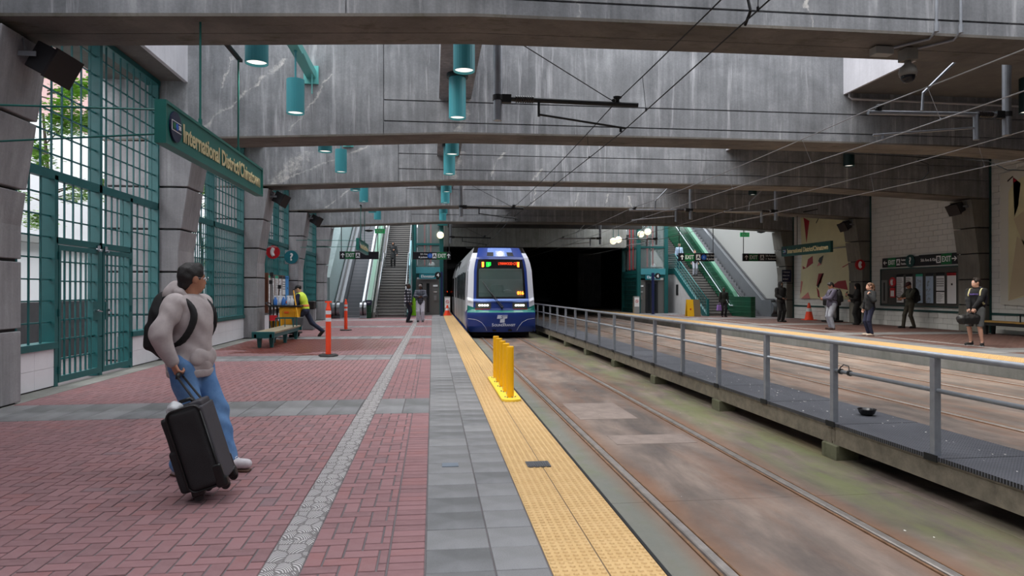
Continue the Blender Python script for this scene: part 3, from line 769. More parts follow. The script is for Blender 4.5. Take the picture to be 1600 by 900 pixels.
# left escalator
el, _ = escal(-4.92, -3.92, 37.6, 'left-hand escalator rising between the column and the green tiled side', zt=8)
balustrade(el, -5.15, .42, 37.7, GREYM, h=.85)
balustrade(el, -3.72, .36, 37.7, WSHINE, h=.85)
MB().prism([(38.7, .86), (38.7+8/.577, 8.86), (38.7+8/.577, 9.02), (38.5, .98)], 'x', -3.62, -3.38).build('green_capping', GREENP, el)
tilep = MB().prism([(37.5, 0), (38.6, 0), (52.6, 8), (52.6, 9), (38.6, .95), (37.5, .95)], 'x', -3.54, -3.3).build('tiled_parapet', TILEG, el)
text('EXIT', (-3.42, 37.44, .86), .09, WHITE, MB().box(-3.57, -3.27, 37.46, 37.5, .72, .98).build('exit_plate', mat('navy_plate', (24, 32, 66), .4), el), align='CENTER')
# pale sloping wall left of the escalator
MB().prism([(37.2, 0), (37.9, 0), (52, 8), (52, 12), (37.2, 2.2)], 'x', -5.86, -5.44).build('side_slope_panel', mat('pale_teal_panel', (138, 158, 158), .5, noise=.1), el)
# left stairs
st, (ys, _, ym, zm, y2, ye, ze) = stair(-3.15, -1.42, 38.4, 'left grey stairs climbing beside the escalator, a person coming down')
def handrail(t, x, pts, r=.025, posts=True, mt=SS, name='handrail'):
    h = MB().tube([(x, a, b) for a, b in pts], r, 8).build(name, mt, t, smooth=True)
    return h
for x in (-3.05, -1.52):
    handrail(st, x, [(38.2, .92), (ym, zm+.92), (y2, zm+.92), (ye, ze+.92)])
    handrail(st, x-.02, [(38.1, .62), (ym, zm+.62), (y2, zm+.62), (ye, ze+.62)], .02)
    for yy in np.arange(38.3, 52, 1.6):
        zz = (min(yy, ym)-ys)*RISE/RUN + (max(yy-y2, 0))*RISE/RUN
        MB().cyl((x, yy, zz), (x, yy, zz+.92), .018, n=6).build('rail_post', SS, st)
MB().prism([(38.0, 0), (ys, 0), (ym, zm), (y2, zm), (ye, ze), (ye, ze+.35), (y2, zm+.35), (ym, zm+.35), (ys-.1, .3), (38., .3)], 'x', -3.27, -3.15).build('stringer', RISER, st)
MB().prism([(38.0, 0), (ys, 0), (ym, zm), (y2, zm), (ye, ze), (ye, ze+.35), (y2, zm+.35), (ym, zm+.35), (ys-.1, .3), (38., .3)], 'x', -1.42, -1.3).build('stringer', TEAL, st)
MB().prism([(41, 2.2), (44, 3.9), (44, 4.7), (41, 3.)], 'x', -1.4, -1.34).build('side_panel', mat('pale_blue_panel', (120, 176, 190), .4), st)
# ---- elevators
ELT = mat('elevator_teal', (20, 84, 84), .4, noise=.08); REDM = mat('red_steel', (178, 34, 40), .45)
TXT = mat('sign_white', (240, 242, 244), .5); SIGNT = mat('sign_teal', (18, 112, 126), .4)
DOORM = mat('elevator_door', (112, 112, 112), .4, .5); NAVY = mat('navy_paint', (30, 40, 84), .4)
def elevator(x0, x1, y0, y1, lab, side, num_x, dark=False):
    t = empty('elevator_tower', ((x0+x1)/2, y0, 0), lab, 'elevator', 'glazed elevator towers')
    H = 9.5
    for n_, (x, y) in enumerate(((x0, y0), (x1-.24, y0), (x0, y1-.24), (x1-.24, y1-.24))): MB().box(x, x+.24, y, y+.24, 0, H).build('corner_post', ELT, t, bevel=.01)
    for z in (2.35, 2.62, 4.3, 6.2, 8.2):
        hh = .2 if z < 3 else .12
        MB().box(x0+.24, x1-.24, y0+.03, y0+.17, z, z+hh).box(x0+.03, x0+.17, y0+.24, y1-.24, z, z+hh).box(x1-.17, x1-.03, y0+.24, y1-.24, z, z+hh).box(x0+.24, x1-.24, y1-.17, y1-.03, z, z+hh).build('rail_beam', ELT, t)
    # sign fascia
    f = MB().box(x0+.24, x1-.2, y0-.03, y0+.02, 2.55, 2.95).build('fascia', mat('fascia_teal', (70, 140, 150), .35) if 'fascia_teal' not in bpy.data.materials else bpy.data.materials['fascia_teal'], t)
    pl = MB().box((x0+x1)/2-.52, (x0+x1)/2+.5, y0-.06, y0-.03, 2.22, 2.52).build('elevator_plate', SIGNT, t)
    text('Elevator', ((x0+x1)/2, y0-.065, 2.37), .25, TXT, pl, align='CENTER')
    # car doors and panels
    MB().box(x0+.24, x1-.24, y0+.12, y0+.3, 0, 2.2).build('lobby_wall', mat('elevator_panel', (120, 120, 118), .4, .5) if 'elevator_panel' not in bpy.data.materials else bpy.data.materials['elevator_panel'], t)
    dx = x0+.34 if not dark else x0+.6
    for q in range(2):
        d = MB().box(dx+q*.42, dx+q*.42+.41, y0+.08, y0+.12, 0, 2.1).build('door', DOORM if not dark else DARK, t)
        MB().box(dx+q*.42+.12, dx+q*.42+.3, y0+.07, y0+.08, .15, 1.95).build('door_window', mat('door_glass', (30, 34, 36), .1) if 'door_glass' not in bpy.data.materials else bpy.data.materials['door_glass'], d)
    px = x1-.5 if not dark else x0+.3
    MB().box(px-.14, px+.14, y0+.08, y0+.12, 1.75, 1.85).build('notice', TXT, t); MB().box(px-.1, px+.1, y0+.08, y0+.12, 1.4, 1.43).build('notice', TXT, t)
    MB().box(px-.08, px+.08, y0+.06, y0+.12, .9, 1.2).build('call_panel', SS, t)
    # glass and red guide frames
    for z0, z1 in ((2.95, 4.3), (4.42, 6.2), (6.32, 8.2)):
        MB().box(x0+.24, x1-.24, y0+.08, y0+.1, z0, z1).build('glass_pane', GLASSM, t)
        MB().box(x0+.08, x0+.1, y0+.24, y1-.24, z0, z1).build('glass_pane', GLASSM, t); MB().box(x1-.1, x1-.08, y0+.24, y1-.24, z0, z1).build('glass_pane', GLASSM, t)
    for x in ((x0+x1)/2-.2, (x0+x1)/2+.18): MB().box(x-.04, x+.04, y0+.5, y0+.58, 2.9, H).build('guide_rail', REDM, t)
    MB().box((x0+x1)/2-.05, (x0+x1)/2+.03, y0+.8, y0+.9, 2.9, H).build('guide_rail', SS, t)
    MB().box(x0+.3, x1-.3, y1-.35, y1-.3, 2.9, H).build('shaft_back', mat('shaft_grey', (40, 50, 52), .8) if 'shaft_grey' not in bpy.data.materials else bpy.data.materials['shaft_grey'], t)
    MB().sph(((x0+x1)/2+.25, y0+.6, 3.1), (.2, .12, .2)).build('sheave', TXT, t)
    MB().box(x0+.24, x1-.24, y0+.35, y0+1.6, 3.0, 3.06).build('car_roof', DARK, t)
    return t
e1 = elevator(-1.26, .66, 42.4, 44.9, 'glazed teal elevator tower at the far end of the left platform', 1, .4)
e2 = elevator(13.35, 15.45, 43.6, 47.4, 'glazed teal elevator tower with red side frames by the right stairs', 1, 14.6, True)
for yy in (44.4, 45.2): MB().box(13.3, 13.34, yy, yy+.08, 3.0, 9).box(13.3, 13.34, yy-.05, yy+.13, 2.9, 3.05).build('guide_rail', REDM, e2)
for zz in np.arange(.3, 2.4, .3): MB().box(13.38, 13.42, 43.9, 47.1, zz, zz+.03).build('louvre_bar', ELT, e2)
for yy in np.arange(44., 47.2, .22): MB().box(13.4, 13.43, yy, yy+.03, .05, 2.4).build('louvre_bar', ELT, e2)
MB().box(13.5, 13.55, 43.9, 47.1, 0, 2.4).build('side_panel', DARK, e2)
# ---- right stairs with side wall and teal railing
sr, (ys, _, ym, zm, y2, ye, ze) = stair(16.1, 17.55, 38.6, 'right grey stairs beside the green tiled parapet, people on them')
SW = mat('stair_side_white', (178, 178, 180), .6, noise=.08, nscale=2)
MB().prism([(ys, 0), (y2+.2, 0), (y2+.2, zm-.35), (ym, zm-.35), (ys+.2, .05)], 'x', 16.0, 16.06).build('side_wall', SW, sr)
MB().prism([(ys-.1, 0), (ys+.5, 0), (ym, zm-.35), (y2, zm-.35), (y2, zm+.02), (ym, zm+.02), (ys-.1, .1)], 'x', 15.96, 16.1).build('stringer', TEAL, sr)
MB().box(15.98, 16.0, 43.2, 43.6, 1.2, 1.9).build('slot_grille', DARK, sr)
TEALP = mat('teal_railing', (30, 104, 104), .4)
rl = handrail(sr, 16.0, [(ys-.2, .95), (ym, zm+.95), (y2, zm+.95)], .035, mt=TEALP, name='stair_railing')
for hz in (.2, .45, .7): handrail(rl, 16.0, [(ys-.2, hz), (ym, zm+hz), (y2, zm+hz)], .014, mt=TEALP, name='mid_rail')
for yy in np.arange(ys-.2, y2+.1, .28):
    zz = max(0, min(yy-ys, ym-ys))*RISE/RUN
    MB().box(15.985, 16.015, yy-.012, yy+.012, zz, zz+.95).build('baluster', TEALP, rl)
MB().box(15.94, 16.06, ys-.28, ys-.16, 0, 1.02).build('newel_post', TEALP, rl)
# green parapet between stairs and escalator
gp = empty('tiled_parapet', (17.7, 37, 0), 'green tiled parapet wall with a steel handrail beside the right stairs', 'parapet')
TP = lambda y: 1.15 + max(0, y-38.4)*.6
MB().prism([(36.2, 0), (ys, 0), (ym, zm-.1), (y2, zm-.1), (53.5, ze), (53.5, TP(53.5)), (38.4, 1.15), (36.2, 1.15)], 'x', 17.57, 17.85).build('tiled_wall', TILEG, gp)
handrail(gp, 17.5, [(ys-.3, .62), (ys+.1, .62), (53, TP(53)-.55)], .03, mt=WSHINE)
MB().prism([(38.3, 1.15), (53.5, TP(53.5)), (53.5, TP(53.5)+.42), (38.6, 1.45)], 'x', 17.59, 17.83).build('green_capping', GREENP, gp)
er, _ = escal(18.22, 19.2, 37.2, 'right-hand escalator rising beside the white wall', zt=8)
balustrade(er, 18.06, .2, 37.3, WSHINE, h=.95)
balustrade(er, 19.5, .5, 37.3, GREYM, h=.95)
# ---- ledge at left of escalator: hanging exit boxes etc are in the signs section
# ================= raised walkway between the tracks =================
k = NT('grating', .55); P = k.P
g1 = k.math('SINE', k.math('MULTIPLY', k.xyz()[0], 210.)); g2 = k.math('SINE', k.math('MULTIPLY', k.xyz()[1], 210.))
g = k.ramp(k.math('MAXIMUM', g1, g2), [(.45, 0.), (.7, 1.)])
c = k.mix(g, (44, 45, 48), k.ramp(k.noise(P, 1.2, 5), [(.35, (98, 100, 108)), (.7, (122, 124, 132))]))
k.col(c); k.b.inputs['Metallic'].default_value = .25; k.bump(g, .6, .004); GRATE = k.m
wk = empty('raised_walkway', (4.8, 12, -.35), 'long grey grated metal walkway between the tracks, on steel beams and concrete blocks', 'walkway')
PED = concrete('mossy_block', (86, 88, 66), (132, 130, 108), .2, 0, (), .5, moss=.6)
y = -2.2
while y < 46:
    MB().box(4.37, 5.3, y+.006, y+1.52, .012, .05).build('grating_panel', GRATE, wk)
    y += 1.525
y = -2.05
while y < 46:
    for x0, sx in ((4.39, 1), (5.22, -1)):
        MB().prism([(x0, -.19), (x0+.08*sx, -.19), (x0+.08*sx, -.178), (x0+.012*sx, -.178), (x0+.012*sx, -.004), (x0+.08*sx, -.004), (x0+.08*sx, .012), (x0-.012*sx, .012), (x0-.012*sx, -.004), (x0, -.004)], 'y', y+.006, y+3.04).build('channel_beam', RUSTY, wk)
    MB().box(4.386, 4.39, y-.06, y+.0, -.16, -.03).box(4.386, 4.39, y+.01, y+.07, -.16, -.03).build('splice_plate', RUSTY, wk)
    MB().cham(4.36, 4.62, y-.13, y+.15, -.35, -.19, .012).build('support_block', PED, wk)
    MB().cham(5.02, 5.28, y-.13, y+.15, -.35, -.19, .012).build('support_block', PED, wk)
    y += 3.05
gr = empty('guard_rail', (4.41, 12, .05), 'grey galvanised pipe guard rail along the walkway', 'railing')
MB().tube([(4.41, -2, .93), (4.41, 46, .93)], .026, 10).build('top_rail', STEEL, gr, smooth=True)
MB().tube([(4.41, -2, .62), (4.41, 7.08, .62)], .02, 10).build('mid_rail', STEEL, gr, smooth=True)
MB().tube([(4.41, 7.08, .62), (4.41, 46, .62)], .02, 10).build('mid_rail', STEEL, gr, smooth=True)
for q in range(-4, 27):
    y = 5.555 + 1.53*q
    MB().box(4.375, 4.435, y-.03, y+.03, .05, .905).build('post', STEEL, gr)
    MB().box(4.36, 4.37, y-.07, y+.09, .0, .06).build('post_bracket', DARK, gr)
MB().tube([(4.41, 6.98, .61), (4.39, 6.95, .66), (4.4, 6.9, .70), (4.42, 6.84, .69), (4.4, 6.8, .64), (4.39, 6.79, .6)], .006, 5).cyl((4.41, 6.98, .62), (4.41, 6.95, .62), .03).cyl((4.41, 6.82, .62), (4.41, 6.79, .62), .03).build('cable_tie', DARK, gr)
bw_ = MB().lathe((5.02, 7.42, .05), [(.055, 0), (.062, .004), (.085, .03), (.1, .07), (.104, .072), (.1, .074), (.092, .07), (.08, .035), (.05, .01)], 24).build('bowl', mat('bowl_black', (14, 14, 16), .25), None, smooth=True)
tag(bw_, 'small black plastic bowl left on the walkway grating', 'bowl')
# scattered petals and scraps
LT = mat('paper_scrap', (226, 222, 216), .8)
m = MB(); rr = random.Random(4)
for q in range(260):
    if q < 150: x, y, z = rr.gauss(4.85, .2), rr.gauss(9, 2.2), .053
    else: x, y, z = rr.uniform(1.4, 9), rr.uniform(3.2, 22), -.346
    if q < 150 and not (4.4 < x < 5.28): continue
    if q >= 150 and (4.3 < x < 5.4 or any(abs(x-r_) < .13 for r_ in RAILS)): continue
    s_ = rr.uniform(.004, .014); a = rr.random()*3
    m.add([(x+s_*math.cos(a), y+s_*math.sin(a), z), (x-s_*math.sin(a), y+s_*math.cos(a), z+.004), (x-s_*math.cos(a), y-s_*math.sin(a), z), (x+s_*math.sin(a), y-s_*math.cos(a), z)], [(0, 1, 2, 3)])
tag(m.build('litter', LT, None, recalc=False), 'tiny pale petals and paper scraps strewn over walkway and tracks', 'litter', kind='stuff')
# yellow delineator row
YEL = mat('safety_yellow', (248, 186, 8), .4); YEL2 = mat('pale_yellow', (246, 214, 70), .5)
dr = empty('delineator_row', (1.05, 10.4, 0), 'row of bright yellow flexible posts on a yellow base by the platform edge', 'bollard')
pts = []
for a in range(13): t = PI*a/12; pts.append((1.06+.13*math.cos(t), 11.55+.1*math.sin(t)))
for a in range(13): t = PI+PI*a/12; pts.append((1.06+.13*math.cos(t), 9.2+.1*math.sin(t)))
MB().prism(pts, 'z', .006, .035).build('base', YEL2, dr)
for q in range(5):
    y = 9.33+q*.53
    p_ = MB().lathe((1.06, y, .035), [(.045, 0), (.05, .03), (.05, .69), (.045, .7)], 16).build('flexible_post', YEL, dr, smooth=False)
    bo = MB()
    for a in range(6): bo.cyl((1.06+.07*math.cos(a), y+.07*math.sin(a), .035), (1.06+.07*math.cos(a), y+.07*math.sin(a), .05), .009, n=6)
    bo.cyl((1.06, y+.265, .035), (1.06, y+.265, .07), .03, n=8) if q < 4 else None
    bo.build('bolt', STEEL, p_)
# drain grate and small plate
dg = MB().box(.80, 1.0, 5.72, 5.9, .002, .012)
for q in range(9): dg.box(.815+q*.02, .823+q*.02, 5.74, 5.88, .012, .017)
tag(dg.build('drain_grate', mat('cast_iron', (92, 94, 98), .6, .4), None), 'small dark metal drain grate set in the yellow tactile strip', 'drain')
tag(MB().box(.08, .22, 5.83, 5.95, .001, .006).build('cover_plate', mat('plate_blue_grey', (118, 128, 140), .5, .3), None), 'small blue-grey metal plate set in the grey pavers', 'plate')

# ================= train =================
TX, TY = 2.65, 26.05
TBLUE = mat('train_blue', (28, 56, 134), .28, .0, spec=.6); TWHITE = mat('train_white', (214, 218, 228), .3); TSKY = mat('train_light_blue', (120, 150, 222), .25)
TTEAL = mat('train_teal', (14, 118, 108), .35); TBLK = mat('train_black', (12, 12, 14), .25); TSHADE = mat('train_side_shaded', (150, 152, 156), .35, .2); TUNDER = mat('train_underframe', (10, 10, 11), .9)  # body grey: shade along the train's side put into the colour
zt_ = [-.1, .1, .55, .66, .75, 1.05, 1.12, 1.18, 2.72, 2.76, 3.24]; yt_ = [.1, .02, 0, .02, .16, .2, .16, .26, .62, .6, 1.25]
hz_ = [-.12, .1, .6, 2.3, 2.6, 3.24]; hv_ = [1.22, 1.3, 1.33, 1.26, 1.2, .99]
def tsurf(x, z): return float(np.interp(z, zt_, yt_)) + .30*(abs(x)/1.33)**2.4
def tp(x, z, off=0): return (TX + x*float(np.interp(z, hz_, hv_))/1.33, TY + tsurf(x, z) - off, z)
tr = empty('light_rail_train', (TX, TY, -.35), 'blue and white light rail train arriving on the left track', 'train')
def patch(name, mt, x0, x1, lo, hi, off=0., nx=10, nz=6, par=None, zs=None):
    lo = lo if callable(lo) else (lambda x, v=lo: v); hi = hi if callable(hi) else (lambda x, v=hi: v)
    vs = []
    for i in range(nx+1):
        x = x0+(x1-x0)*i/nx
        for j in range(nz+1): vs.append(tp(x, lo(x)+(hi(x)-lo(x))*j/nz, off))
    for i in range(nx+1):
        x = x0+(x1-x0)*i/nx
        for j in range(nz+1):
            p = tp(x, lo(x)+(hi(x)-lo(x))*j/nz, off); vs.append((p[0], p[1]+.03, p[2]))
    N = (nx+1)*(nz+1); fs = []
    for i in range(nx):
        for j in range(nz):
            a = i*(nz+1)+j; fs.append((a, a+nz+1, a+nz+2, a+1)); fs.append((N+a, N+a+1, N+a+nz+2, N+a+nz+1))
    for i in range(nx):
        a = i*(nz+1); fs.append((a, N+a, N+a+nz+1, a+nz+1)); a += nz; fs.append((a, a+nz+1, N+a+nz+1, N+a))
    for j in range(nz):
        a = j; fs.append((a, a+1, N+a+1, N+a)); a = nx*(nz+1)+j; fs.append((a, N+a, N+a+1, a+1))
    o = MB().add(vs, fs).build(name, mt, par or tr, smooth=False, recalc=True)
    return o
bmp = patch('bumper', TBLUE, -1.33, 1.33, -.1, .655, 0, 24, 10)
side_rise = lambda x: .735 + .2*max(0, (abs(x)-.75)/.58)
patch('teal_stripe', TTEAL, -1.33, 1.33, .655, side_rise, 0, 24, 3)
for s_ in (-1, 1):
    patch('white_pillar', TWHITE, min(s_*1.1, s_*1.33), max(s_*1.1, s_*1.33), side_rise, 3.0, 0, 4, 20)
patch('lower_mask', TBLUE, -1.1, 1.1, side_rise, 1.06, 0, 16, 4)
patch('ledge', TSKY, -1.1, 1.1, 1.06, 1.18, .004, 16, 3)
for s_ in (-1, 1): patch('blue_frame', TBLUE, min(s_*.99, s_*1.1), max(s_*.99, s_*1.1), 1.18, 2.74, 0, 2, 10)
patch('header', TBLUE, -1.1, 1.1, 2.72, 3.22, .004, 16, 5)
patch('header_panel', TSKY, -.62, .62, 2.84, 3.2, .02, 12, 4)
for s_ in (-.48, .48): patch('header_window', TBLK, s_-.15, s_+.15, 2.86, 3.02, .035, 3, 3)
patch('header_window', mat('lamp_surround', (170, 184, 226), .3), -.22, .22, 2.84, 3.08, .03, 4, 3)
# windscreen: dark surround and glass over a cab
patch('windscreen_surround', TBLK, -.99, .99, 2.36, 2.73, .0, 14, 4)
for s_ in (-1, 1): patch('windscreen_surround', TBLK, min(s_*.9, s_*.99), max(s_*.9, s_*.99), 1.18, 2.36, 0, 2, 8)
patch('windscreen_surround', TBLK, -.9, .9, 1.18, 1.26, 0, 12, 2)
GL = bpy.data.materials.new('windscreen_glass'); GL.use_nodes = True; _b = GL.node_tree.nodes['Principled BSDF']
_b.inputs['Base Color'].default_value = (.12, .18, .17, 1); _b.inputs['Roughness'].default_value = .06; _b.inputs['Alpha'].default_value = .42
patch('windscreen', GL, -.9, .9, 1.26, 2.36, .0, 12, 6)
CAB = mat('cab_grey', (96, 116, 114), .7); CABD = mat('cab_dark', (30, 34, 36), .8)
MB().box(TX-.9, TX+.9, TY+.75, TY+1.3, 1.0, 1.42).build('dashboard', CAB, tr); MB().box(TX-.95, TX+.95, TY+2.2, TY+2.25, .5, 2.7).build('cab_wall', CABD, tr)
MB().box(TX-.85, TX+.85, TY+.82, TY+.84, 1.95, 2.32).build('sun_blind', CAB, tr)
MB().lathe((TX-.05, TY+1.5, 1.2), [(.3, 0), (.32, .3), (.24, .52), (.12, .55)], 12).build('seat', CAB, tr)
for x in (-.35, .05): MB().box(TX+x, TX+x+.03, TY+2.1, TY+2.13, 1.2, 2.4).build('grab_pole', STEEL, tr)
MB().tube([(TX+.28+.16*math.cos(a), TY+.72, 1.46+.07*math.sin(a)) for a in np.linspace(.2, 3.0, 9)], .012, 6).build('mirror_bow', WHITE, tr)
LON = mat('lamp_white', (255, 250, 240), .3, emit=(255, 248, 235), es=9); LOR = mat('led_orange', (255, 130, 50), .4, emit=(255, 110, 30), es=5)
LGR = mat('led_green', (30, 200, 60), .4, emit=(20, 190, 50), es=2.2); LRD = mat('led_red', (255, 90, 50), .4, emit=(255, 70, 30), es=1.3)
for s_ in (-1, 1):
    h = patch('headlight', mat('headlight_housing', (70, 72, 70), .2) if 'headlight_housing' not in bpy.data.materials else bpy.data.materials['headlight_housing'], min(s_*.42, s_*1.02), max(s_*.42, s_*1.02), lambda x: .8 if abs(x) > .55 else .8, lambda x: 1.03, .012, 6, 3)
    patch('red_trim', mat('trim_red', (150, 40, 48), .4) if 'trim_red' not in bpy.data.materials else bpy.data.materials['trim_red'], min(s_*.46, s_*1.03), max(s_*.46, s_*1.03), .765, .8, .012, 6, 1)
    m = MB()
    for q in range(4):
        x = s_*(.56+q*.1); p = tp(x, .93, .03); m.sph(p, (.045, .02, .03), 8, 5)
    m.build('lamp', LON, h)
    p = tp(s_*.76, 2.52, .0); MB().box(p[0]-.04, p[0]+.04, p[1]-.03, p[1]+.03, 2.42, 2.62).build('marker_light', LOR, tr)
p = tp(0, 2.95, .05); MB().sph(p, (.1, .04, .09), 14, 8).build('top_light', LON, tr)
p = tp(-.52, 2.52, .0); gsq = MB().box(p[0]-.09, p[0]+.09, p[1]-.02, p[1]+.03, 2.43, 2.61).build('line_badge', LGR, tr)
text('1', (p[0], p[1]-.03, 2.52), .18, TXT, gsq, align='CENTER')
p = tp(.2, 2.55, .012); text('LYNNWOOD CITY', (TX-.1, p[1]-.0, 2.55), .15, LRD, tr, name='destination_text', sx=.62)
p = tp(.72, 1.35, .03); text('016', (TX+.62, p[1]-.02, 1.40), .17, LOR, tr, name='number_text', bold=.006)
MB().tube([tp(-.02, .86, .06), tp(-.3, 1.2, .05), tp(-.75, 1.85, .04)], .02, 6).tube([tp(.06, .86, .06), tp(-.25, 1.22, .06), tp(-.5, 1.5, .04)], .014, 6).sph(tp(0, .84, .06), .05, 8, 6).build('wiper', TBLK, tr)
LG = mat('logo_silver', (214, 220, 236), .3)
yb = tp(0, .45, .006)[1]
def lp(x, z): return (TX+x, z)
MB().prism([lp(-.2, .42), lp(-.17, .56), lp(.21, .56), lp(.19, .43), lp(.1, .42), lp(.09, .27), lp(-.09, .27), lp(-.07, .42)], 'y', yb-.012, yb+.01).build('logo', LG, tr)
MB().tube([(TX+.2, yb-.014, .53), (TX+.0, yb-.014, .53), (TX-.04, yb-.014, .5), (TX-.0, yb-.014, .475), (TX+.03, yb-.014, .45), (TX-.02, yb-.014, .425), (TX-.07, yb-.014, .425)], .009, 5).build('logo_stroke', TBLUE, tr)
text('S', (TX-.4, yb-.02, .18), .16, LG, tr, name='wordmark', bold=.003); text('OUND', (TX-.31, yb-.02, .17), .12, LG, tr, name='wordmark', bold=.003)
text('T', (TX+.02, yb-.02, .18), .16, LG, tr, name='wordmark', bold=.003); text('RANSIT', (TX+.1, yb-.02, .17), .12, LG, tr, name='wordmark', bold=.003)
for s_ in (-1, 1):
    MB().tube([tp(s_*x, z, .004) for x, z in ((.62, -.04), (.66, .1), (.8, .28), (1.0, .38), (1.3, .42))], .006, 5).build('panel_line', LG, tr)
    MB().box(TX+s_*.3-.07, TX+s_*.3+.07, yb-.01, yb+.02, -.06, 0).build('slot', TBLK, tr)
# body
prof = [(-1.3, -.12), (-1.33, .1), (-1.33, 1.0), (-1.29, 2.3), (-1.22, 2.65), (-.99, 3.24), (.99, 3.24), (1.22, 2.65), (1.29, 2.3), (1.33, 1.0), (1.33, .1), (1.3, -.12)]
def body(y0, y1):
    sec = MB().prism([(TX+a, b) for a, b in prof], 'y', y0, y1).build('car_body', TSHADE, tr)
    for s_ in (-1, 1):
        for q in range(int((y1-y0)/1.9)):
            a = y0+.5+q*1.9
            MB().box(TX+s_*1.32-.012, TX+s_*1.32+.024, a, a+1.5, 1.1, 2.25).build('side_window', TBLK, sec)
            if q % 2: MB().box(TX+s_*1.32-.02, TX+s_*1.32+.03, a-.1, a-.07, .0, 2.3).box(TX+s_*1.32-.02, TX+s_*1.32+.03, a+1.6, a+1.63, .0, 2.3).build('door_edge', TBLK, sec)
        MB().box(TX+s_*1.3-.02, TX+s_*1.3+.045, y0, y1, -.1, .25).build('skirt', TBLUE, sec)
    MB().box(TX-.95, TX+.95, y0+.5, y1-.5, 3.22, 3.27).build('roof_equipment', TSHADE, sec)
    MB().box(TX-1.15, TX+1.15, y0+.3, y1-.3, -.3, -.1).build('underframe', TUNDER, sec)
body(TY+1.8, TY+12); body(TY+12.5, TY+16); body(TY+16.5, TY+27)
for yy in (TY+12, TY+16): MB().box(TX-1.2, TX+1.2, yy, yy+.5, 0, 3.1).build('gangway_bellows', TBLK, tr)
for yy in (TY+2.3, TY+4.2, TY+14, TY+22):
    for s_ in (-.72, .72): MB().cyl((TX+s_-.06, yy, -.02), (TX+s_+.06, yy, -.02), .315, n=20).build('wheel', TUNDER, tr)
MB().box(TX-1.1, TX+1.1, TY+.5, TY+2.1, -.28, -.12).build('underframe', TUNDER, tr)
for s_ in (-1, 1):    # cab sides, from the front curve back to the body section
    zz = [-.1, .1, .6, 1.2, 1.8, 2.3, 2.65, 3.0, 3.24]
    vs = []
    for z in zz: 
        p = tp(s_*1.33, z); vs += [p, (TX+s_*float(np.interp(z, hz_, hv_)), TY+1.82, z)]
    MB().add(vs, [(2*i, 2*i+1, 2*i+3, 2*i+2) for i in range(len(zz)-1)]).build('cab_side', TWHITE, tr)
    cw = [(TY+.98+.14*math.cos(a)*(1.0), 1.95+.72*math.sin(a)) for a in np.linspace(0, 2*PI, 17)[:-1]]
    MB().add([(TX+s_*(float(np.interp(z, hz_, hv_))+d), y, z) for d in (-.03, .012) for y, z in cw], [(i, (i+1) % 16, 16+(i+1) % 16, 16+i) for i in range(16)]+[tuple(range(15, -1, -1)), tuple(range(16, 32))]).build('cab_window', TBLK, tr)
    MB().prism([(TY+.42, -.1), (TY+1.8, -.1), (TY+1.8, .6), (TY+.4, .75)], 'x', TX+s_*1.325-.02, TX+s_*1.33+.014).build('cab_skirt', TBLUE, tr)
MB().add([tp(-1.33, 3.24), tp(1.33, 3.24), (TX+.99, TY+1.85, 3.24), (TX-.99, TY+1.85, 3.24)], [(0, 1, 2, 3)]).build('cab_roof', TWHITE, tr)
MB().tube([(TX, TY+14, 3.5), (TX, TY+13.2, 3.75), (TX, TY+14, 4.0)], .03).box(TX-.7, TX+.7, TY+13.9, TY+14.05, 3.98, 4.02).build('pantograph', DARK, tr)

# ================= overhead line =================
WIRE = mat('contact_wire', (26, 26, 28), .5, .5); WIREL = mat('daylit_wire', (150, 150, 152), .4, .7); POLE = mat('pole_steel', (150, 154, 160), .4, .7, noise=.1); INS = mat('insulator', (40, 34, 34), .3)  # dark and pale copies of one wire: their different lighting put into colour
nm = ['over the left track', 'over the middle track', 'over the track by the right platform']
for q, (x, xm) in enumerate(((2.75, 2.8), (7.05, 6.95), (10.65, 10.6))):
    mt = WIRE if q == 0 else WIREL
    sup = [-3.15, 10.15, 23.45, 36.75, 50, 64]
    pts = []
    for a, b in zip(sup[:-1], sup[1:]):
        for t in range(8): u = t/8; pts.append((xm, a+(b-a)*u, 4.40-.28*u*(1-u)))
    pts.append((xm, 64, 4.4))
    w_ = tag(MB().tube(pts, .0085, 6).build('messenger_wire', mt), 'upper carrier wire ' + nm[q], 'wire', 'overhead wires')
    w2 = tag(MB().tube([(x+(.12 if i % 2 else -.12), s_, 3.92) for i, s_ in enumerate(sup)], .008, 6).build('contact_wire', mt), 'lower contact wire ' + nm[q], 'wire', 'overhead wires')
    dm = []
    for s_ in np.arange(-1, 40, 3.3):
        i = max(j for j in range(6) if sup[j] <= s_); u = (s_-sup[i])/(sup[i+1]-sup[i]); cx = x+(.12 if i % 2 else -.12)*(1-u)+(.12 if (i+1) % 2 else -.12)*u
        MB().tube([(xm, s_, 4.40-.28*u*(1-u)), (cx, s_, 3.93)], .004, 4).cyl((cx, s_, 3.95), (cx, s_, 3.91), .012, n=6).build('dropper', mt, w_)
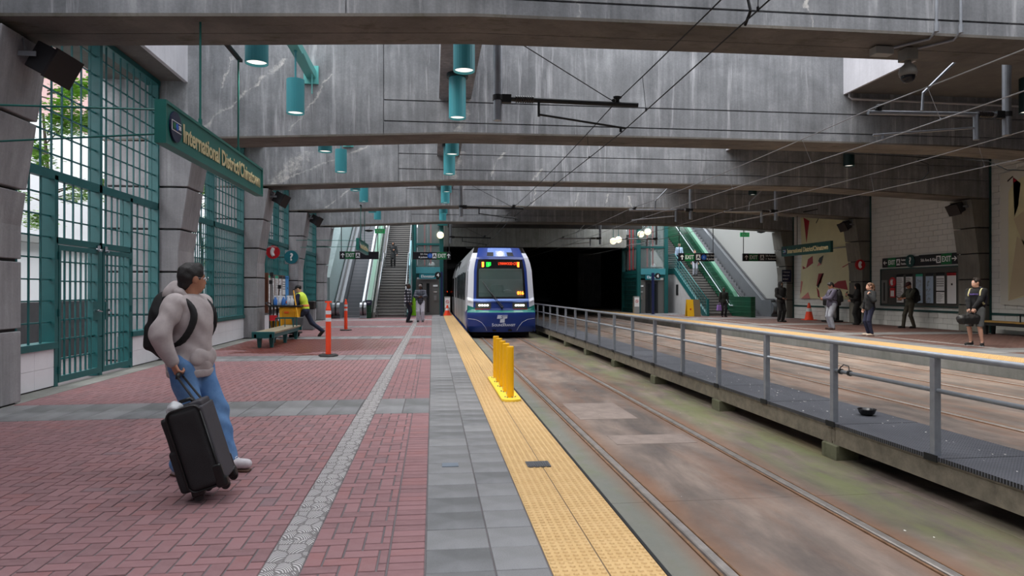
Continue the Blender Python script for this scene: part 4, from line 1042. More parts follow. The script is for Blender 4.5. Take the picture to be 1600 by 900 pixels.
def catenary(xp, y, xw, xa, lab, top=6.0, xr=None):
    """drop pole with a cantilever arm reaching over the track"""
    t = empty('catenary_pole', (xp, y, 4.04), lab, 'pole', 'overhead-line drop poles')
    MB().cyl((xp, y, 4.04), (xp, y, top), .065, n=16).build('drop_tube', POLE, t, smooth=False)
    d = 1 if xa > xp else -1
    MB().cyl((xp, y, 4.34), (xp, y, 4.42), .078, n=16).box(min(xp+.06*d, xp+.2*d), max(xp+.06*d, xp+.2*d), y-.04, y+.04, 4.31, 4.43).build('clamp', DARK, t)
    MB().cyl((xp+.2*d, y, 4.37), (xa, y, 4.34), .036, n=12).build('arm', DARK if d > 0 else POLE, t)
    m = MB()
    for q in range(8): m.cyl((xp+(.27+q*.035)*d, y, 4.37), (xp+(.29+q*.035)*d, y, 4.37), .055, n=10)
    m.build('insulator', INS, t)
    m = MB(); m.cyl((xw, y, 4.38), (xw, y, 4.46), .03).sph((xw, y, 4.45), (.07, .05, .03), 8, 5).sph((xw-.06, y, 4.40), .03, 8, 5)
    m.build('wire_clamp', DARK, t)
    xs_ = xp+.62*d if d > 0 else xp-.55
    MB().cyl((xs_, y, 4.36), (xs_, y, 4.12 if d > 0 else 3.95), .02 if d > 0 else .045, n=10).cyl((xs_, y, 4.15), (xw+.12*d, y, 3.98), .017, n=8).build('steady_arm', DARK if d > 0 else POLE, t)
    MB().cyl((xw+.05, y, 4.0), (xw+.05, y, 3.92), .02, n=8).build('contact_clip', DARK if d > 0 else POLE, t)
    by = y-.35 
    MB().tube([(xa-.35*d, y, 4.37), (xa-.5*d, y, 4.45), (xp+.35*d, y-.33, 5.06)] if d > 0 else [(xa+.93, y, 4.40), (xa+.95, y, 4.68), (xa+1.3, y-.1, 5.05), (xa+1.7, y-.33, 5.5)], .008 if d > 0 else .024, 6).build('stay', DARK if d > 0 else POLE, t)
catenary(.965, 10.15, 2.8, 3.12, 'drop pole hanging behind the nearest crossbeam, arm over the left track')
catenary(.965, 23.45, 2.8, 3.12, 'drop pole behind the third crossbeam, arm over the left track')
catenary(.965, 36.75, 2.8, 3.12, 'drop pole behind the last crossbeam, arm over the left track')
catenary(9.33, 10.15, 7.1, 6.9, 'silver drop pole behind the nearest crossbeam, arm over the middle track', 6.28)
catenary(9.15, 23.45, 7.1, 6.9, 'silver drop pole behind the third crossbeam, arm over the middle track')
catenary(9.15, 36.75, 7.1, 6.9, 'silver drop pole behind the last crossbeam, arm over the middle track', 6.28)
catenary(12.35, 23.45, 10.7, 10.4, 'drop pole behind the third crossbeam, arm over the right-hand track', 6.28)
catenary(12.35, 36.75, 10.7, 10.4, 'drop pole behind the last crossbeam, arm over the right-hand track', 6.28)
j = MB().tube([(2.8, 8.3, 4.36), (2.76, 8.3, 4.7), (2.9, 8.25, 4.95)], .016, 6)
tag(MB().tube([(2.85, 6.3, 4.36), (2.84, 6.1, 4.3), (2.8, 5.85, 4.2), (2.82, 5.8, 4.0), (2.84, 5.95, 3.93)], .014, 6).build('jumper_cable', WIRE), 'short curved jumper cable between the near overhead wires', 'cable')
tag(MB().tube([(10.6, 13.9, 4.38), (10.9, 13.95, 4.3), (10.95, 14., 4.12), (10.8, 14., 3.96), (10.66, 14., 3.93)], .012, 6).build('jumper_cable', WIRE), 'curved jumper cable on the wires near the right platform', 'cable')
tag(MB().tube([(9.2, 14.5, 4.62), (13.2, 14.9, 4.6), (13.7, 14.9, 4.4), (17.5, 15.2, 4.42)], .012, 6).build('feeder_cable', WIRE), 'thin feeder cable crossing above the right platform', 'cable')

# ================= beam-mounted things =================
# pendant downlights
LTEAL = mat('lamp_teal', (62, 148, 158), .4); LIN = mat('lamp_inner', (240, 240, 240), .5, emit=(255, 250, 240), es=.75); LTD = mat('lamp_dark_teal', (14, 44, 46), .4)
def downlight(x, y, z0, z1, hang, mt, lab, grp):
    t = empty('pendant_light', (x, y, z0), lab, 'lamp', grp)
    MB().lathe((x, y, z0), [(.155, .06), (.165, 0), (.17, 0), (.17, z1-z0), (.15, z1-z0+.004), (.14, z1-z0-.01), (.155, .08)], 24).build('lamp_shade', mt, t, smooth=False)
    MB().lathe((x, y, z0+.035), [(.01, .0), (.15, .0), (.15, .012), (.01, .014)], 20).build('diffuser', LIN, t)
    L = bpy.data.lights.new('lamp_light', 'SPOT'); L.energy = 60 if hang != 'none' else 540; L.spot_size = math.radians(125); L.spot_blend = .7; L.shadow_soft_size = .12; L.color = (1, .95, .86)
    lo = bpy.data.objects.new('lamp_light', L); COL.objects.link(lo); lo.parent = t; lo.location = (0, 0, -.01)
    if hang == 'rod': MB().cyl((x, y, z1), (x, y, z1+.56), .018, n=8).sph((x, y, z1+.56), .035, 8, 6).build('rod', mt, t)
    elif hang == 'flange': MB().cyl((x, y, z1), (x, y, z1+.08), .215, n=24).build('mounting_ring', LTD, t)
BT = mat('bracket_teal', (96, 178, 174), .4)
ord_ = ['first', 'second', 'third', 'fourth', 'fifth']
for i in (3, 4, 5, 6):
    y0 = BY[i]+1; 
    r = MB().box(-2.76, -2.56, y0, BY[i+1], 6.18, 6.36).box(-2.82, -2.5, BY[i+1]-.04, BY[i+1], 6.05, 6.45).build('lighting_beam', BT)
    tag(r, 'teal steel lighting beam spanning the %s bay above the left platform' % ord_[i-3], 'beam')
    for yy, nn in ((y0+.95, 'near'), (y0+3.9, 'far')):
        downlight(-2.66, yy, 4.95, 5.61, 'rod', LTEAL, 'teal cylinder lamp hung by a rod, %s bay, %s one' % (ord_[i-3], nn), 'teal cylinder lamps over the left platform')
        downlight(.49, yy, 4.95, 5.76, 'flange', LTEAL, 'teal cylinder lamp under the concrete strut, %s bay, %s one' % (ord_[i-3], nn), 'teal cylinder lamps above the platform edge')
    for yy, nn in ((y0+.95, 'near'), (y0+4.1, 'far')):
        downlight(13.3, yy, 5.5, 6.28, 'none', LTD, 'dark cylinder ceiling lamp over right platform, %s bay, %s one' % (ord_[i-3], nn), 'dark ceiling lamps above the right platform')
MB().tube([(-2.5, 13.6, 6.1), (-2.5, 14.6, 6.02), (-2.5, 14.6, 5.6)], .012).build('x', BT).name = 'conduit'
tag(bpy.data.objects['conduit'], 'thin teal conduit bent down from the first lighting beam', 'conduit')
# speakers on the columns
SPK = mat('speaker_case', (44, 44, 48), .6); SPF = mat('speaker_face', (36, 30, 32), .7)
def speaker(x, y, z, sx, lab, s=1.):
    t = empty('loudspeaker', (x, y, z), lab, 'speaker', 'loudspeakers on the columns')
    M = Matrix.Rotation(sx*math.radians(28), 4, 'Y') @ Matrix.Rotation(sx*math.radians(-12), 4, 'Z')
    c = Vector((x+.30*sx, y, z))
    MB().obox(c, (.30*s, .42*s, .36*s), M).build('cabinet', SPK, t, bevel=.015)
    MB().obox(c+M @ Vector((.165*s*sx, 0, 0)), (.04, .46*s, .40*s), M).build('grille', SPF, t)
    MB().obox((x+.1*sx, y-.24*s, z+.05), (.26, .015, .06)).tube([(x-.0*sx, y-.1, z+.3), (x+.05*sx, y-.2, z+.25), (x+.1*sx, y-.24, z+.1)], .012, 6).build('bracket', STEEL, t)
for i, nn in ((3, 'nearest'), (5, 'third'), (6, 'fourth')): speaker(-5.17, BY[i]+.62, 4.42 if i == 3 else 4.45, 1, 'dark box loudspeaker at the top of the %s left column' % nn)
for i, nn in ((5, 'behind the youth'), (6, 'behind the woman')): speaker(18.97, BY[i]+.4, 4.45, -1, 'black box loudspeaker at the top of the right column ' + nn)
# conduits, box and camera under the first beam at right
for x, nn in ((6.96, 'left'), (7.33, 'right')):
    t = tag(MB().cyl((x, 8.74, 5.12), (x, 8.74, 8), .02, n=10).cyl((x, 8.74, 5.1), (x, 8.74, 5.22), .032, n=10).tube([(x, 8.74, 5.12), (x-.02, 8.85, 5.04), (x-.4, 9.35, 5.035)], .02, 8).build('conduit', POLE), 'grey conduit running down the nearest crossbeam, %s one of two' % nn, 'conduit')
tag(MB().box(6.38, 6.66, 9.2, 9.36, 4.94, 5.05).build('junction_box', mat('box_grey', (150, 150, 146), .5), bevel=.006), 'small grey junction box under the nearest crossbeam beside the camera', 'box')
t = empty('security_camera', (6.95, 9.3, 4.7), 'grey dome security camera hanging below the nearest crossbeam', 'camera')
CG = mat('camera_grey', (128, 126, 120), .5)
MB().box(6.86, 7.04, 9.2, 9.4, 4.88, 5.05).build('mount_box', CG, t, bevel=.006)
MB().lathe((6.95, 9.3, 4.66), [(.115, 0), (.125, .05), (.11, .12), (.05, .18), (.04, .24)], 20).build('housing', CG, t, smooth=True)
MB().sph((6.95, 9.3, 4.66), (.1, .1, .11), 18, 10).build('dome', mat('smoked_dome', (20, 20, 24), .08), t, smooth=True)
tag(MB().tube([(9.97, 15.38, 8), (9.97, 15.38, 6.16), (10.05, 15.38, 6.12), (14.5, 15.38, 6.08)], .028, 8).build('conduit', mat('pale_conduit', (170, 170, 174), .5)), 'pale conduit turning along the second crossbeam under the slab edge', 'conduit')
# ================= figures: smooth-union fields meshed with surface nets =================
def snets(F, org, h):
    S = F < 0
    n = np.array(F.shape)-1
    acc = np.zeros(tuple(n)+(3,)); cnt = np.zeros(tuple(n))
    sl3 = lambda d: tuple(slice(d[a], d[a]+n[a]) for a in range(3))
    for ax in range(3):
        o1, o2 = [a for a in range(3) if a != ax]
        for i in (0, 1):
            for j in (0, 1):
                d0 = [0, 0, 0]; d0[o1] = i; d0[o2] = j; d1 = list(d0); d1[ax] = 1
                a, b = F[sl3(d0)], F[sl3(d1)]; m = (a < 0) != (b < 0)
                t = np.where(m, a/np.where(a-b == 0, 1, a-b), 0)
                p = [np.full(t.shape, float(d0[q])) for q in range(3)]; p[ax] = t
                for q in range(3): acc[..., q] += np.where(m, p[q], 0)
                cnt += m
    act = cnt > 0; idx = -np.ones(tuple(n), int); idx[act] = np.arange(act.sum())
    g = np.argwhere(act); V = (acc[act]/cnt[act][:, None]+g)*h+np.array(org)
    fs = []
    for ax in range(3):
        o1, o2 = [(1, 2), (2, 0), (0, 1)][ax]
        lo = [slice(1, n[a]) for a in range(3)]; lo[ax] = slice(0, n[ax])
        hi = list(lo); hi[ax] = slice(1, n[ax]+1)
        a, b = S[tuple(lo)], S[tuple(hi)]; m = np.argwhere(a != b)
        if not len(m): continue
        base = m+np.array([1 if q != ax else 0 for q in range(3)])
        sgn = a[tuple(m.T)]
        e1 = np.zeros(3, int); e1[o1] = 1; e2 = np.zeros(3, int); e2[o2] = 1
        c = [base-e1-e2, base-e2, base, base-e1]
        q = np.stack([idx[tuple(x.T)] for x in c], 1)
        q[~sgn] = q[~sgn][:, ::-1]; fs.append(q)
    return V, (np.concatenate(fs) if fs else np.zeros((0, 4), int))
def smin(a, b, k):
    h = np.clip(.5+.5*(b-a)/k, 0, 1); return b+(a-b)*h-k*h*(1-h)
def field(prims, h, k=.03, cuts=(), fold=0, folds=26., fseed=0):
    """prims: ('c',a,b,ra,rb) | ('e',c,(rx,ry,rz),R) | ('b',c,(hx,hy,hz),r,R) ; '-' prefix subtracts"""
    lo = np.full(3, 9e9); hi = np.full(3, -9e9)
    for p in prims:
        if p[0][0] == '-': continue
        if p[0] == 'c': P = np.array([p[1], p[2]], float); r = max(p[3], p[4])
        elif p[0] == 'e': P = np.array([p[1]], float); r = max(p[2])
        else: P = np.array([p[1]], float); r = float(np.linalg.norm(p[2]))+p[3]
        lo = np.minimum(lo, P.min(0)-r); hi = np.maximum(hi, P.max(0)+r)
    lo -= 3*h+k*.5+fold; hi += 3*h+k*.5+fold
    ax = [np.arange(lo[q], hi[q]+h, h) for q in range(3)]
    shp = tuple(len(a) for a in ax); F = np.full(shp, 1.)
    for p in prims:
        t = p[0].lstrip('-'); neg = p[0][0] == '-'
        if t == 'c': P = np.array([p[1], p[2]], float); r = max(p[3], p[4])
        elif t == 'e': P = np.array([p[1]], float); r = max(p[2])
        else: P = np.array([p[1]], float); r = float(np.linalg.norm(p[2]))+p[3]
        mg = r+k*2+4*h
        i0 = [max(0, int((P[:, q].min()-mg-lo[q])/h)) for q in range(3)]; i1 = [min(shp[q], int((P[:, q].max()+mg-lo[q])/h)+2) for q in range(3)]
        if any(i1[q] <= i0[q] for q in range(3)): continue
        X, Y, Z = np.meshgrid(*[ax[q][i0[q]:i1[q]] for q in range(3)], indexing='ij'); G = np.stack([X, Y, Z], -1)
        if t == 'c':
            a, b = np.array(p[1], float), np.array(p[2], float); ba = b-a; L = max(ba @ ba, 1e-9)
            u = np.clip(((G-a) @ ba)/L, 0, 1); d = np.linalg.norm(G-a-u[..., None]*ba, axis=-1)-(p[3]+(p[4]-p[3])*u)
        elif t == 'e':
            q = G-np.array(p[1], float)
            if len(p) > 3 and p[3] is not None: q = q @ np.array(p[3])
            R = np.array(p[2], float); k0 = np.linalg.norm(q/R, axis=-1); k1 = np.linalg.norm(q/(R*R), axis=-1)+1e-9; d = k0*(k0-1)/k1
        else:
            q = G-np.array(p[1], float)
            if len(p) > 4 and p[4] is not None: q = q @ np.array(p[4])
            q = np.abs(q)-np.array(p[2], float); d = np.linalg.norm(np.maximum(q, 0), axis=-1)+np.minimum(q.max(-1), 0)-p[3]
        s_ = tuple(slice(i0[q], i1[q]) for q in range(3))
        F[s_] = -smin(-F[s_], d, k*.4) if neg else smin(F[s_], d, k)
    X, Y, Z = np.meshgrid(*ax, indexing='ij')
    if fold:
        s = fseed
        F = F+fold*(np.sin(X*folds+2*np.sin(Y*17+Z*9+s)+s)*np.sin(Z*folds*.8+1.7*np.sin(X*13+s))+.6*np.sin((Y+Z*.6)*folds*1.3+2*np.sin(Z*11+X*7)))*.6
    for (nrm, off) in cuts:      # keep n.p >= off
        F = np.maximum(F, off-(X*nrm[0]+Y*nrm[1]+Z*nrm[2]))
    return snets(F, lo, h)
def rotm(yaw=0, pitch=0, roll=0):   # columns: local axes
    return np.array((Matrix.Rotation(yaw, 3, 'Z') @ Matrix.Rotation(pitch, 3, 'Y') @ Matrix.Rotation(roll, 3, 'X')))
def ik(a, b, l1, l2, hint):
    a, b, hint = map(lambda v: np.array(v, float), (a, b, hint)); d = b-a; L = np.linalg.norm(d)
    if L > (l1+l2)*.995: b = a+d/L*(l1+l2)*.995; d = b-a; L = np.linalg.norm(d)
    x = (l1*l1-l2*l2+L*L)/(2*L); y = math.sqrt(max(l1*l1-x*x, 0)); u = d/L; w = hint-u*(hint @ u); w /= np.linalg.norm(w)+1e-9
    return a+u*x+w*y, b
def hand_prims(W, d, n, side, curl, s=1.):
    """palm and five fingers: wrist W, hand direction d, palm side n"""
    W, d, n = (np.array(v, float) for v in (W, d, n)); d /= np.linalg.norm(d); n = n-d*(n @ d); n /= np.linalg.norm(n); w = np.cross(d, n)*side
    P = [('c', W-d*.01*s, W+d*.03*s, .022*s, .024*s)]
    for o in (-.026, -.009, .009, .024): P.append(('c', W+d*.02*s+w*o*.6*s, W+d*.078*s+w*o*s, .014*s, .0125*s))
    for o, L, e in ((-.029, .062, .1), (-.0095, .074, 0), (.0105, .078, 0), (.030, .068, -.05)):
        a = W+d*.082*s+w*o*s; ang = curl[0]; dd = d*math.cos(ang)+n*math.sin(ang)
        b = a+dd*L*.45*s; ang += curl[1]; dd = d*math.cos(ang)+n*math.sin(ang); c = b+dd*L*.32*s; ang += curl[1]*.8; dd = d*math.cos(ang)+n*math.sin(ang); e_ = c+dd*L*.27*s
        P += [('c', a, b, .0098*s, .0092*s), ('c', b, c, .0092*s, .0084*s), ('c', c, e_, .0084*s, .0072*s)]
    a = W+d*.018*s+w*.026*s; b = a+(w*.6+d*.7+n*.35)*.042*s; c = b+(d*.85+n*(.2+curl[0]*.4)+w*.1)*.032*s
    P += [('c', a, b, .0145*s, .0115*s), ('c', b, c, .0108*s, .0085*s)]
    return P
SKIN = {k_: NTs for k_, NTs in (('tan', mat('skin_tan', (176, 124, 98), .55)), ('dark', mat('skin_dark', (84, 58, 46), .55)), ('fair', mat('skin_fair', (206, 160, 140), .55)))}
CM = {}
def cloth(name, c, c2=None, rough=.9, ns=9):
    if name not in CM: CM[name] = mat(name, c, rough, noise=.14 if c2 is None else .5, nscale=ns, col2=c2, bump=.15, bscale=220)
    return CM[name]
def person(lab, loc, face, H, spec):
    S = H/1.75; r = math.radians; g = spec.get
    R = rotm(r(face)); org = np.array(loc, float)
    root = empty('person', loc, lab, 'person', g('group'))
    res = g('res', .016); hres = g('hres', .006); fat = g('fat', 1.)
    T = lambda V: (V*S) @ R.T+org
    objs = {}
    def mk(name, prims, m_, par=root, h=res, k=.03, cuts=(), fold=0, extra=None, folds=26., sm=True, label=None):
        V, Fc = field(prims, h/S if S else h, k, cuts, fold, folds, g('seed', 0))
        for e in (extra or []):
            v2, f2 = field(e[0], e[1], e[2]); Fc = np.concatenate([Fc, f2+len(V)]); V = np.concatenate([V, v2])
        mb = MB(); mb.v = [tuple(p) for p in T(V)]; mb.f = [tuple(int(i) for i in f) for f in Fc]
        o = mb.build(name, m_, par, smooth=sm, recalc=False)
        if label: o['label'] = label
        return o
    A = lambda *p: np.array(p, float)
    lean = A(*g('lean', (0, 0))); pel = A(0, 0, .93)+A(*g('pel', (0, 0, 0))); ch = A(lean[0]*.75, lean[1]*.75, 1.28)+A(*g('pel', (0, 0, 0))); nk = A(lean[0], lean[1], 1.47)+A(*g('pel', (0, 0, 0)))
    tw = rotm(r(g('twist', 0)))
    hd = nk+A(.02, 0, .155)+A(*g('headoff', (0, 0, 0))); HR = rotm(r(g('hyaw', 0)), r(g('hpitch', 0)), r(g('hroll', 0)))
    sh = {s: nk+tw @ A(-.01, .185*s, -.055) for s in (1, -1)}; hip = {s: pel+A(0, .095*s, -.02) for s in (1, -1)}
    wr = {1: A(*g('lw', (.05, .26, .82))), -1: A(*g('rw', (.05, -.26, .82)))}
    el = {}
    for s in (1, -1): el[s], wr[s] = ik(sh[s], wr[s], .28, .25, A(*g('lel' if s > 0 else 'rel', (-1, s*.35, -.2))))
    an = {1: A(*g('la', (0, .1, .09))), -1: A(*g('ra', (0, -.1, .09)))}; kn = {}
    for s in (1, -1): kn[s], an[s] = ik(hip[s], an[s], .43, .42, A(1, .1*s, .1))
    fd = {1: rotm(r(g('lfoot', 8)), r(g('lfp', 0))) @ A(1, 0, 0), -1: rotm(r(g('rfoot', -8)), r(g('rfp', 0))) @ A(1, 0, 0)}
    hl = lambda x, y, z: hd+HR @ A(x, y, z)
    B = [('e', hl(-.012, 0, .03), (.098, .077, .092), HR), ('e', hl(.035, 0, -.035), (.058, .056, .075), HR), ('c', hl(.05, 0, -.085), hl(.06, 0, -.088), .028, .024),
         ('c', hl(.083, 0, .012), hl(.103, 0, -.022), .010, .0135), ('e', hl(.070, 0, .034), (.018, .046, .012), HR), ('c', hl(.086, -.016, -.052), hl(.086, .016, -.052), .0095, .0095), ('c', hl(.084, -.012, -.064), hl(.084, .012, -.064), .0095, .0095),
         ('e', hl(-.004, .078, -.005), (.020, .010, .032), HR), ('e', hl(-.004, -.078, -.005), (.020, .010, .032), HR),
         ('-e', hl(.096, .03, .014), (.012, .014, .008), HR), ('-e', hl(.096, -.03, .014), (.012, .014, .008), HR),
         ('c', nk+A(0, 0, -.03), hl(-.015, 0, -.055), .056*min(fat, 1.15), .052),
         ('e', ch+A(0, 0, .02), (.10*fat, .155, .19), tw), ('c', pel+A(0, 0, .02), ch, .12*fat, .115*fat), ('c', sh[1], sh[-1], .052, .052),
         ('e', pel, (.11*fat, .15*fat, .11), None)]
    for s in (1, -1):
        B += [('c', sh[s], el[s], .048, .038), ('c', el[s], wr[s], .037, .024), ('c', hip[s], kn[s], .078*fat, .052), ('c', kn[s], an[s]+A(0, 0, .03), .05, .034),
              ('c', kn[s]*.78+an[s]*.22+A(-.008, 0, 0), kn[s]*.5+an[s]*.5+A(-.008, 0, 0), .051, .044), ('c', an[s]+A(0, 0, -.02), an[s]+fd[s]*.13+A(0, 0, -.05), .035, .026)]
    hp = []
    for s, kx in ((1, 'l'), (-1, 'r')):
        dflt = (wr[s]-el[s])/np.linalg.norm(wr[s]-el[s])
        hp.append((hand_prims(wr[s], A(*g(kx+'hd', tuple(dflt))), A(*g(kx+'hn', (.3, -s, 0))), g(kx+'hs', s), g(kx+'curl', (.35, .45))), hres/S, .006))
    mk('body', B, SKIN[g('skin', 'tan')], h=min(res, g('bres', res)), k=.022, extra=hp)
    # eyes
    if g('eyes', 0):
        for s in (1, -1):
            m = MB(); m.sph(tuple(T(hl(.079, .03*s, .012)[None])[0]), .011*S, 10, 7); m.build('eye', WHITE, root)
    # shirt or jacket
    t = g('top')
    if t:
        q = t.get('q', .018); hem = t.get('hem', .84); f_ = t.get('fold', .006)
        P = [('e', ch+A(0, 0, .02), (.115*fat+q, .165+q, .21), tw), ('c', pel+A(0, 0, .03), ch+A(0, 0, -.05), .118*fat+q, .12*fat+q), ('e', pel+A(.0, 0, -.02), (.118*fat+q, .15*fat+q, .16), None), ('c', sh[1]+A(0, 0, .0), sh[-1]+A(0, 0, 0), .058+q*.6, .058+q*.6), ('c', nk+A(-.01, 0, -.05), nk+A(-.005, 0, .01), .085+q*.3, .06+q*.3)]
        for x in t.get('hemlow', []): P.append(x)
        sr_ = t.get('sleeve', 1.)
        for s in (1, -1):
            P.append(('c', sh[s], el[s], .060+q*.8, .050+q*.8))
            if sr_ >= 1: P.append(('c', el[s], wr[s]-(wr[s]-el[s])*.06, .050+q*.8, .034+q*.4))
            elif sr_ > .5: P.append(('c', el[s], el[s]+(wr[s]-el[s])*.3, .05+q, .045+q))
        lower = [((0, 0, 1), hem)]
        if f_: pass
        o = mk('jacket' if t.get('jacket') else 'shirt', P, t['m'], cuts=[], k=.03, fold=f_, h=res) if not t.get('cut', 1) else None
        if o is None:
            # cut only the torso at the hem: the sleeves go on below it
            Pt = [p for p in P if not any(p is z for z in P[5+len(t.get('hemlow', [])):])]; Ps = P[5+len(t.get('hemlow', [])):]
            V1, F1 = field(Pt, res/S, .03, lower, f_, t.get('ff', 26.), g('seed', 0)); V2, F2 = field(Ps+[('e', nk+A(0, 0, -.1), (.10, .15, .08), tw)], res/S, .028, (), f_, t.get('ff', 30.), g('seed', 0)+2)
            V = np.concatenate([V1, V2]); Fc = np.concatenate([F1, F2+len(V1)])
            mb = MB(); mb.v = [tuple(p) for p in T(V)]; mb.f = [tuple(int(i) for i in f) for f in Fc]
            mb.build('jacket' if t.get('jacket') else 'shirt', t['m'], root, smooth=True, recalc=False)
        if t.get('hood'):
            if t['hood'] == 'up':
                mk('hood', [('e', hl(-.03, 0, .02), (.115, .105, .125), HR), ('c', nk+A(-.02, 0, 0), hl(-.03, 0, -.05), .1, .09), ('-e', hl(.12, 0, -.01), (.09, .062, .085), HR)], t['m'], k=.03)
            else:
                mk('hood', [('c', nk+A(-.13, 0, .085), nk+A(-.03, .10, .04), .055, .042), ('c', nk+A(-.13, 0, .085), nk+A(-.03, -.10, .04), .055, .042), ('e', nk+A(-.14, 0, .02), (.085, .12, .10), None),
                            ('c', nk+A(-.03, .10, .03), nk+A(.10, .02, -.05), .036, .022), ('c', nk+A(-.03, -.10, .03), nk+A(.10, -.02, -.05), .036, .022)], t['m'], k=.025, fold=.003)
        if t.get('pocket'):
            mk('pocket', [('e', pel+A(.118*fat-.022, 0, .045), (.070, .16, .105), None)], t['m'], k=.03, fold=.006)
            mk('waistband', [('e', pel+A(0, 0, -.06), (.132*fat+.016, .160*fat+.022, .16), None)], t['m'], cuts=[((0, 0, 1), pel[2]-.12), ((0, 0, -1), -(pel[2]-.05))], k=.01)
    b = g('bottom')
    if b:
        q = b.get('q', .014); end = b.get('end', .05); P = [('e', pel+A(0, 0, -.02), (.118*fat+q*.5, .152*fat+q*.5, .12), None)]
        for s in (1, -1):
            P.append(('c', hip[s], kn[s], .086*fat+q, .06+q))
            if b.get('short'): continue
            P.append(('c', kn[s], an[s]+A(0, 0, .0), .06+q, .046+q*1.3))
        cut = [((0, 0, -1), -1.02)]
        if b.get('short'): cut.append(((0, 0, 1), b['short']))
        if b.get('skirt'): P += [('c', A(0, 0, .6), A(0, 0, .15), .16, .14)]
        mk('shorts' if b.get('short') else 'trousers', P, b['m'], k=.02, cuts=cut, fold=b.get('fold', .005))
    for s in (1, -1):
        f = fd[s]; fl_ = A(f[0], f[1], 0); fl_ /= np.linalg.norm(fl_); up = g('lift' if s > 0 else 'rift', 0)
        a0 = an[s]+A(0, 0, -.05); a1 = a0+f*.15+A(0, 0, 0)
        sh_ = mk('shoe', [('c', an[s]+A(0, 0, 0)-f*.02, a0-f*.025, .043, .042), ('c', a0, a1, .044, .036), ('c', a0+f*.03, a1+f*.02, .04, .034)], g('shoe', BLACK), h=g('sres', res*.7), k=.025, cuts=[((0, 0, 1), .012)] if not up else [])
        n_ = np.cross(f, A(0, 1, 0)) if up else A(0, 0, -1)
        so = a0+f*.06
        if up: mk('sole', [('b', so+n_*.04*np.sign(-n_[2] if n_[2] else 1), (.145, .042, .008), .008, np.stack([f, np.cross(A(0, 0, 1), f)/np.linalg.norm(np.cross(A(0, 0, 1), f)), np.cross(f, np.cross(A(0, 0, 1), f)/np.linalg.norm(np.cross(A(0, 0, 1), f)))], 1))], g('sole', BLACK), par=sh_, h=.008, k=.01)
        else: mk('sole', [('b', A(so[0], so[1], .010), (.117, .03, .001), .011, rotm(math.atan2(f[1], f[0])))], g('sole', BLACK), par=sh_, h=.007, k=.008)
    hr = g('hair')
    if hr:
        st = hr.get('st', 'short'); P = [('e', hl(-.018, 0, .042), (.107, .086, .10), HR)]
        if st == 'short': P += [('c', hl(-.05, 0, .0), hl(-.06, 0, -.045), .075, .055), ('c', hl(.06, .02, .105), hl(.03, -.02, .115), .03, .03)]
        if st == 'buzz': P = [('e', hl(-.016, 0, .036), (.101, .080, .094), HR)]
        if st == 'curly': P += [('e', hl(-.09, 0, .03), (.07, .09, .10), HR), ('e', hl(-.13, -.02, -.05), (.06, .075, .11), HR), ('e', hl(-.11, .03, -.10), (.05, .06, .09), HR)]
        P += [('-e', hl(.115, 0, -.03), (.078, .078, .105), HR), ('-e', hl(.03, .085, -.04), (.034, .03, .05), HR), ('-e', hl(.03, -.085, -.04), (.034, .03, .05), HR)]
        mk('hair', P, hr['m'], h=g('hairres', res*.7), k=.015, fold=hr.get('fold', .003), folds=60.)
    if g('cap'):
        mk('cap', [('e', hl(-.015, 0, .055), (.112, .092, .085), HR), ('b', hl(.12, 0, .045), (.055, .06, .003), .006, HR)], g('cap'), h=res*.7, k=.015, cuts=[(tuple(HR @ A(0, 0, 1)), float((HR @ A(0, 0, 1)) @ hl(0, 0, .03)))])
    if g('mask'): mk('face_mask', [('e', hl(.04, 0, -.045), (.062, .062, .055), HR)], g('mask'), h=res*.7, k=.01)
    if g('glasses'):
        mb = MB()
        for s in (1, -1):
            pts = [tuple(T((hl(.108, .033*s, .012)+HR @ A(0, math.cos(a)*.024, math.sin(a)*.018))[None])[0]) for a in np.linspace(0, 2*PI, 15)]
            mb.tube(pts, .0016, 5); mb.tube([tuple(T(x[None])[0]) for x in (hl(.106, .057*s, .015), hl(.05, .078*s, .014), hl(-.005, .083*s, .012))], .0016, 5)
        mb.tube([tuple(T(x[None])[0]) for x in (hl(.109, .01, .016), hl(.109, -.01, .016))], .0016, 5)
        mb.build('glasses', g('glasses'), root)
    if g('pack'):
        pk = g('pack'); c = ch+A(-.115*fat-.115, 0, -.02)
        o = empty('backpack', tuple(T(c[None])[0]), pk['lab'], 'backpack')
        mk('pack_body', [('e', c+A(.03, 0, -.02), (.135, .165, .29), None), ('c', c+A(.045, 0, .10), c+A(.045, 0, -.18), .10, .125), ('b', c+A(-.07, 0, -.12), (.015, .07, .07), .04, None)], pk['m'], par=o, h=res*.8, k=.04, fold=.006)
        P = []; SQ = max(0, pk.get('sr', .017)-.017)
        for s in (1, -1):
            pts = [c+A(.08, s*.09, .2), sh[s]+A(-.04, -s*.055, .062-SQ), sh[s]+A(.05, -s*.05, .05-SQ), sh[s]+A(.125*fat-SQ*.2, -s*.055, -.06), sh[s]+A(.11*fat-SQ*.2, -s*.03, -.2), sh[s]+A(.02, -s*.01-s*SQ*.4, -.34), c+A(.08, s*.12, -.17)]
            for _ in range(2): pts = [pts[0]]+[q for a, b_ in zip(pts[:-1], pts[1:]) for q in (a*.75+b_*.25, a*.25+b_*.75)]+[pts[-1]]
            rr_ = pk.get('sr', .017)*(1 if not pk.get('wide') else pk['wide'])
            for a, b_ in zip(pts[:-1], pts[1:]): P.append(('c', a, b_, rr_, rr_))
        mk('shoulder_strap', P, pk.get('sm', pk['m']), par=o, h=.011, k=.014)
    T_ = lambda p: tuple(T(np.array(p, float)[None])[0])
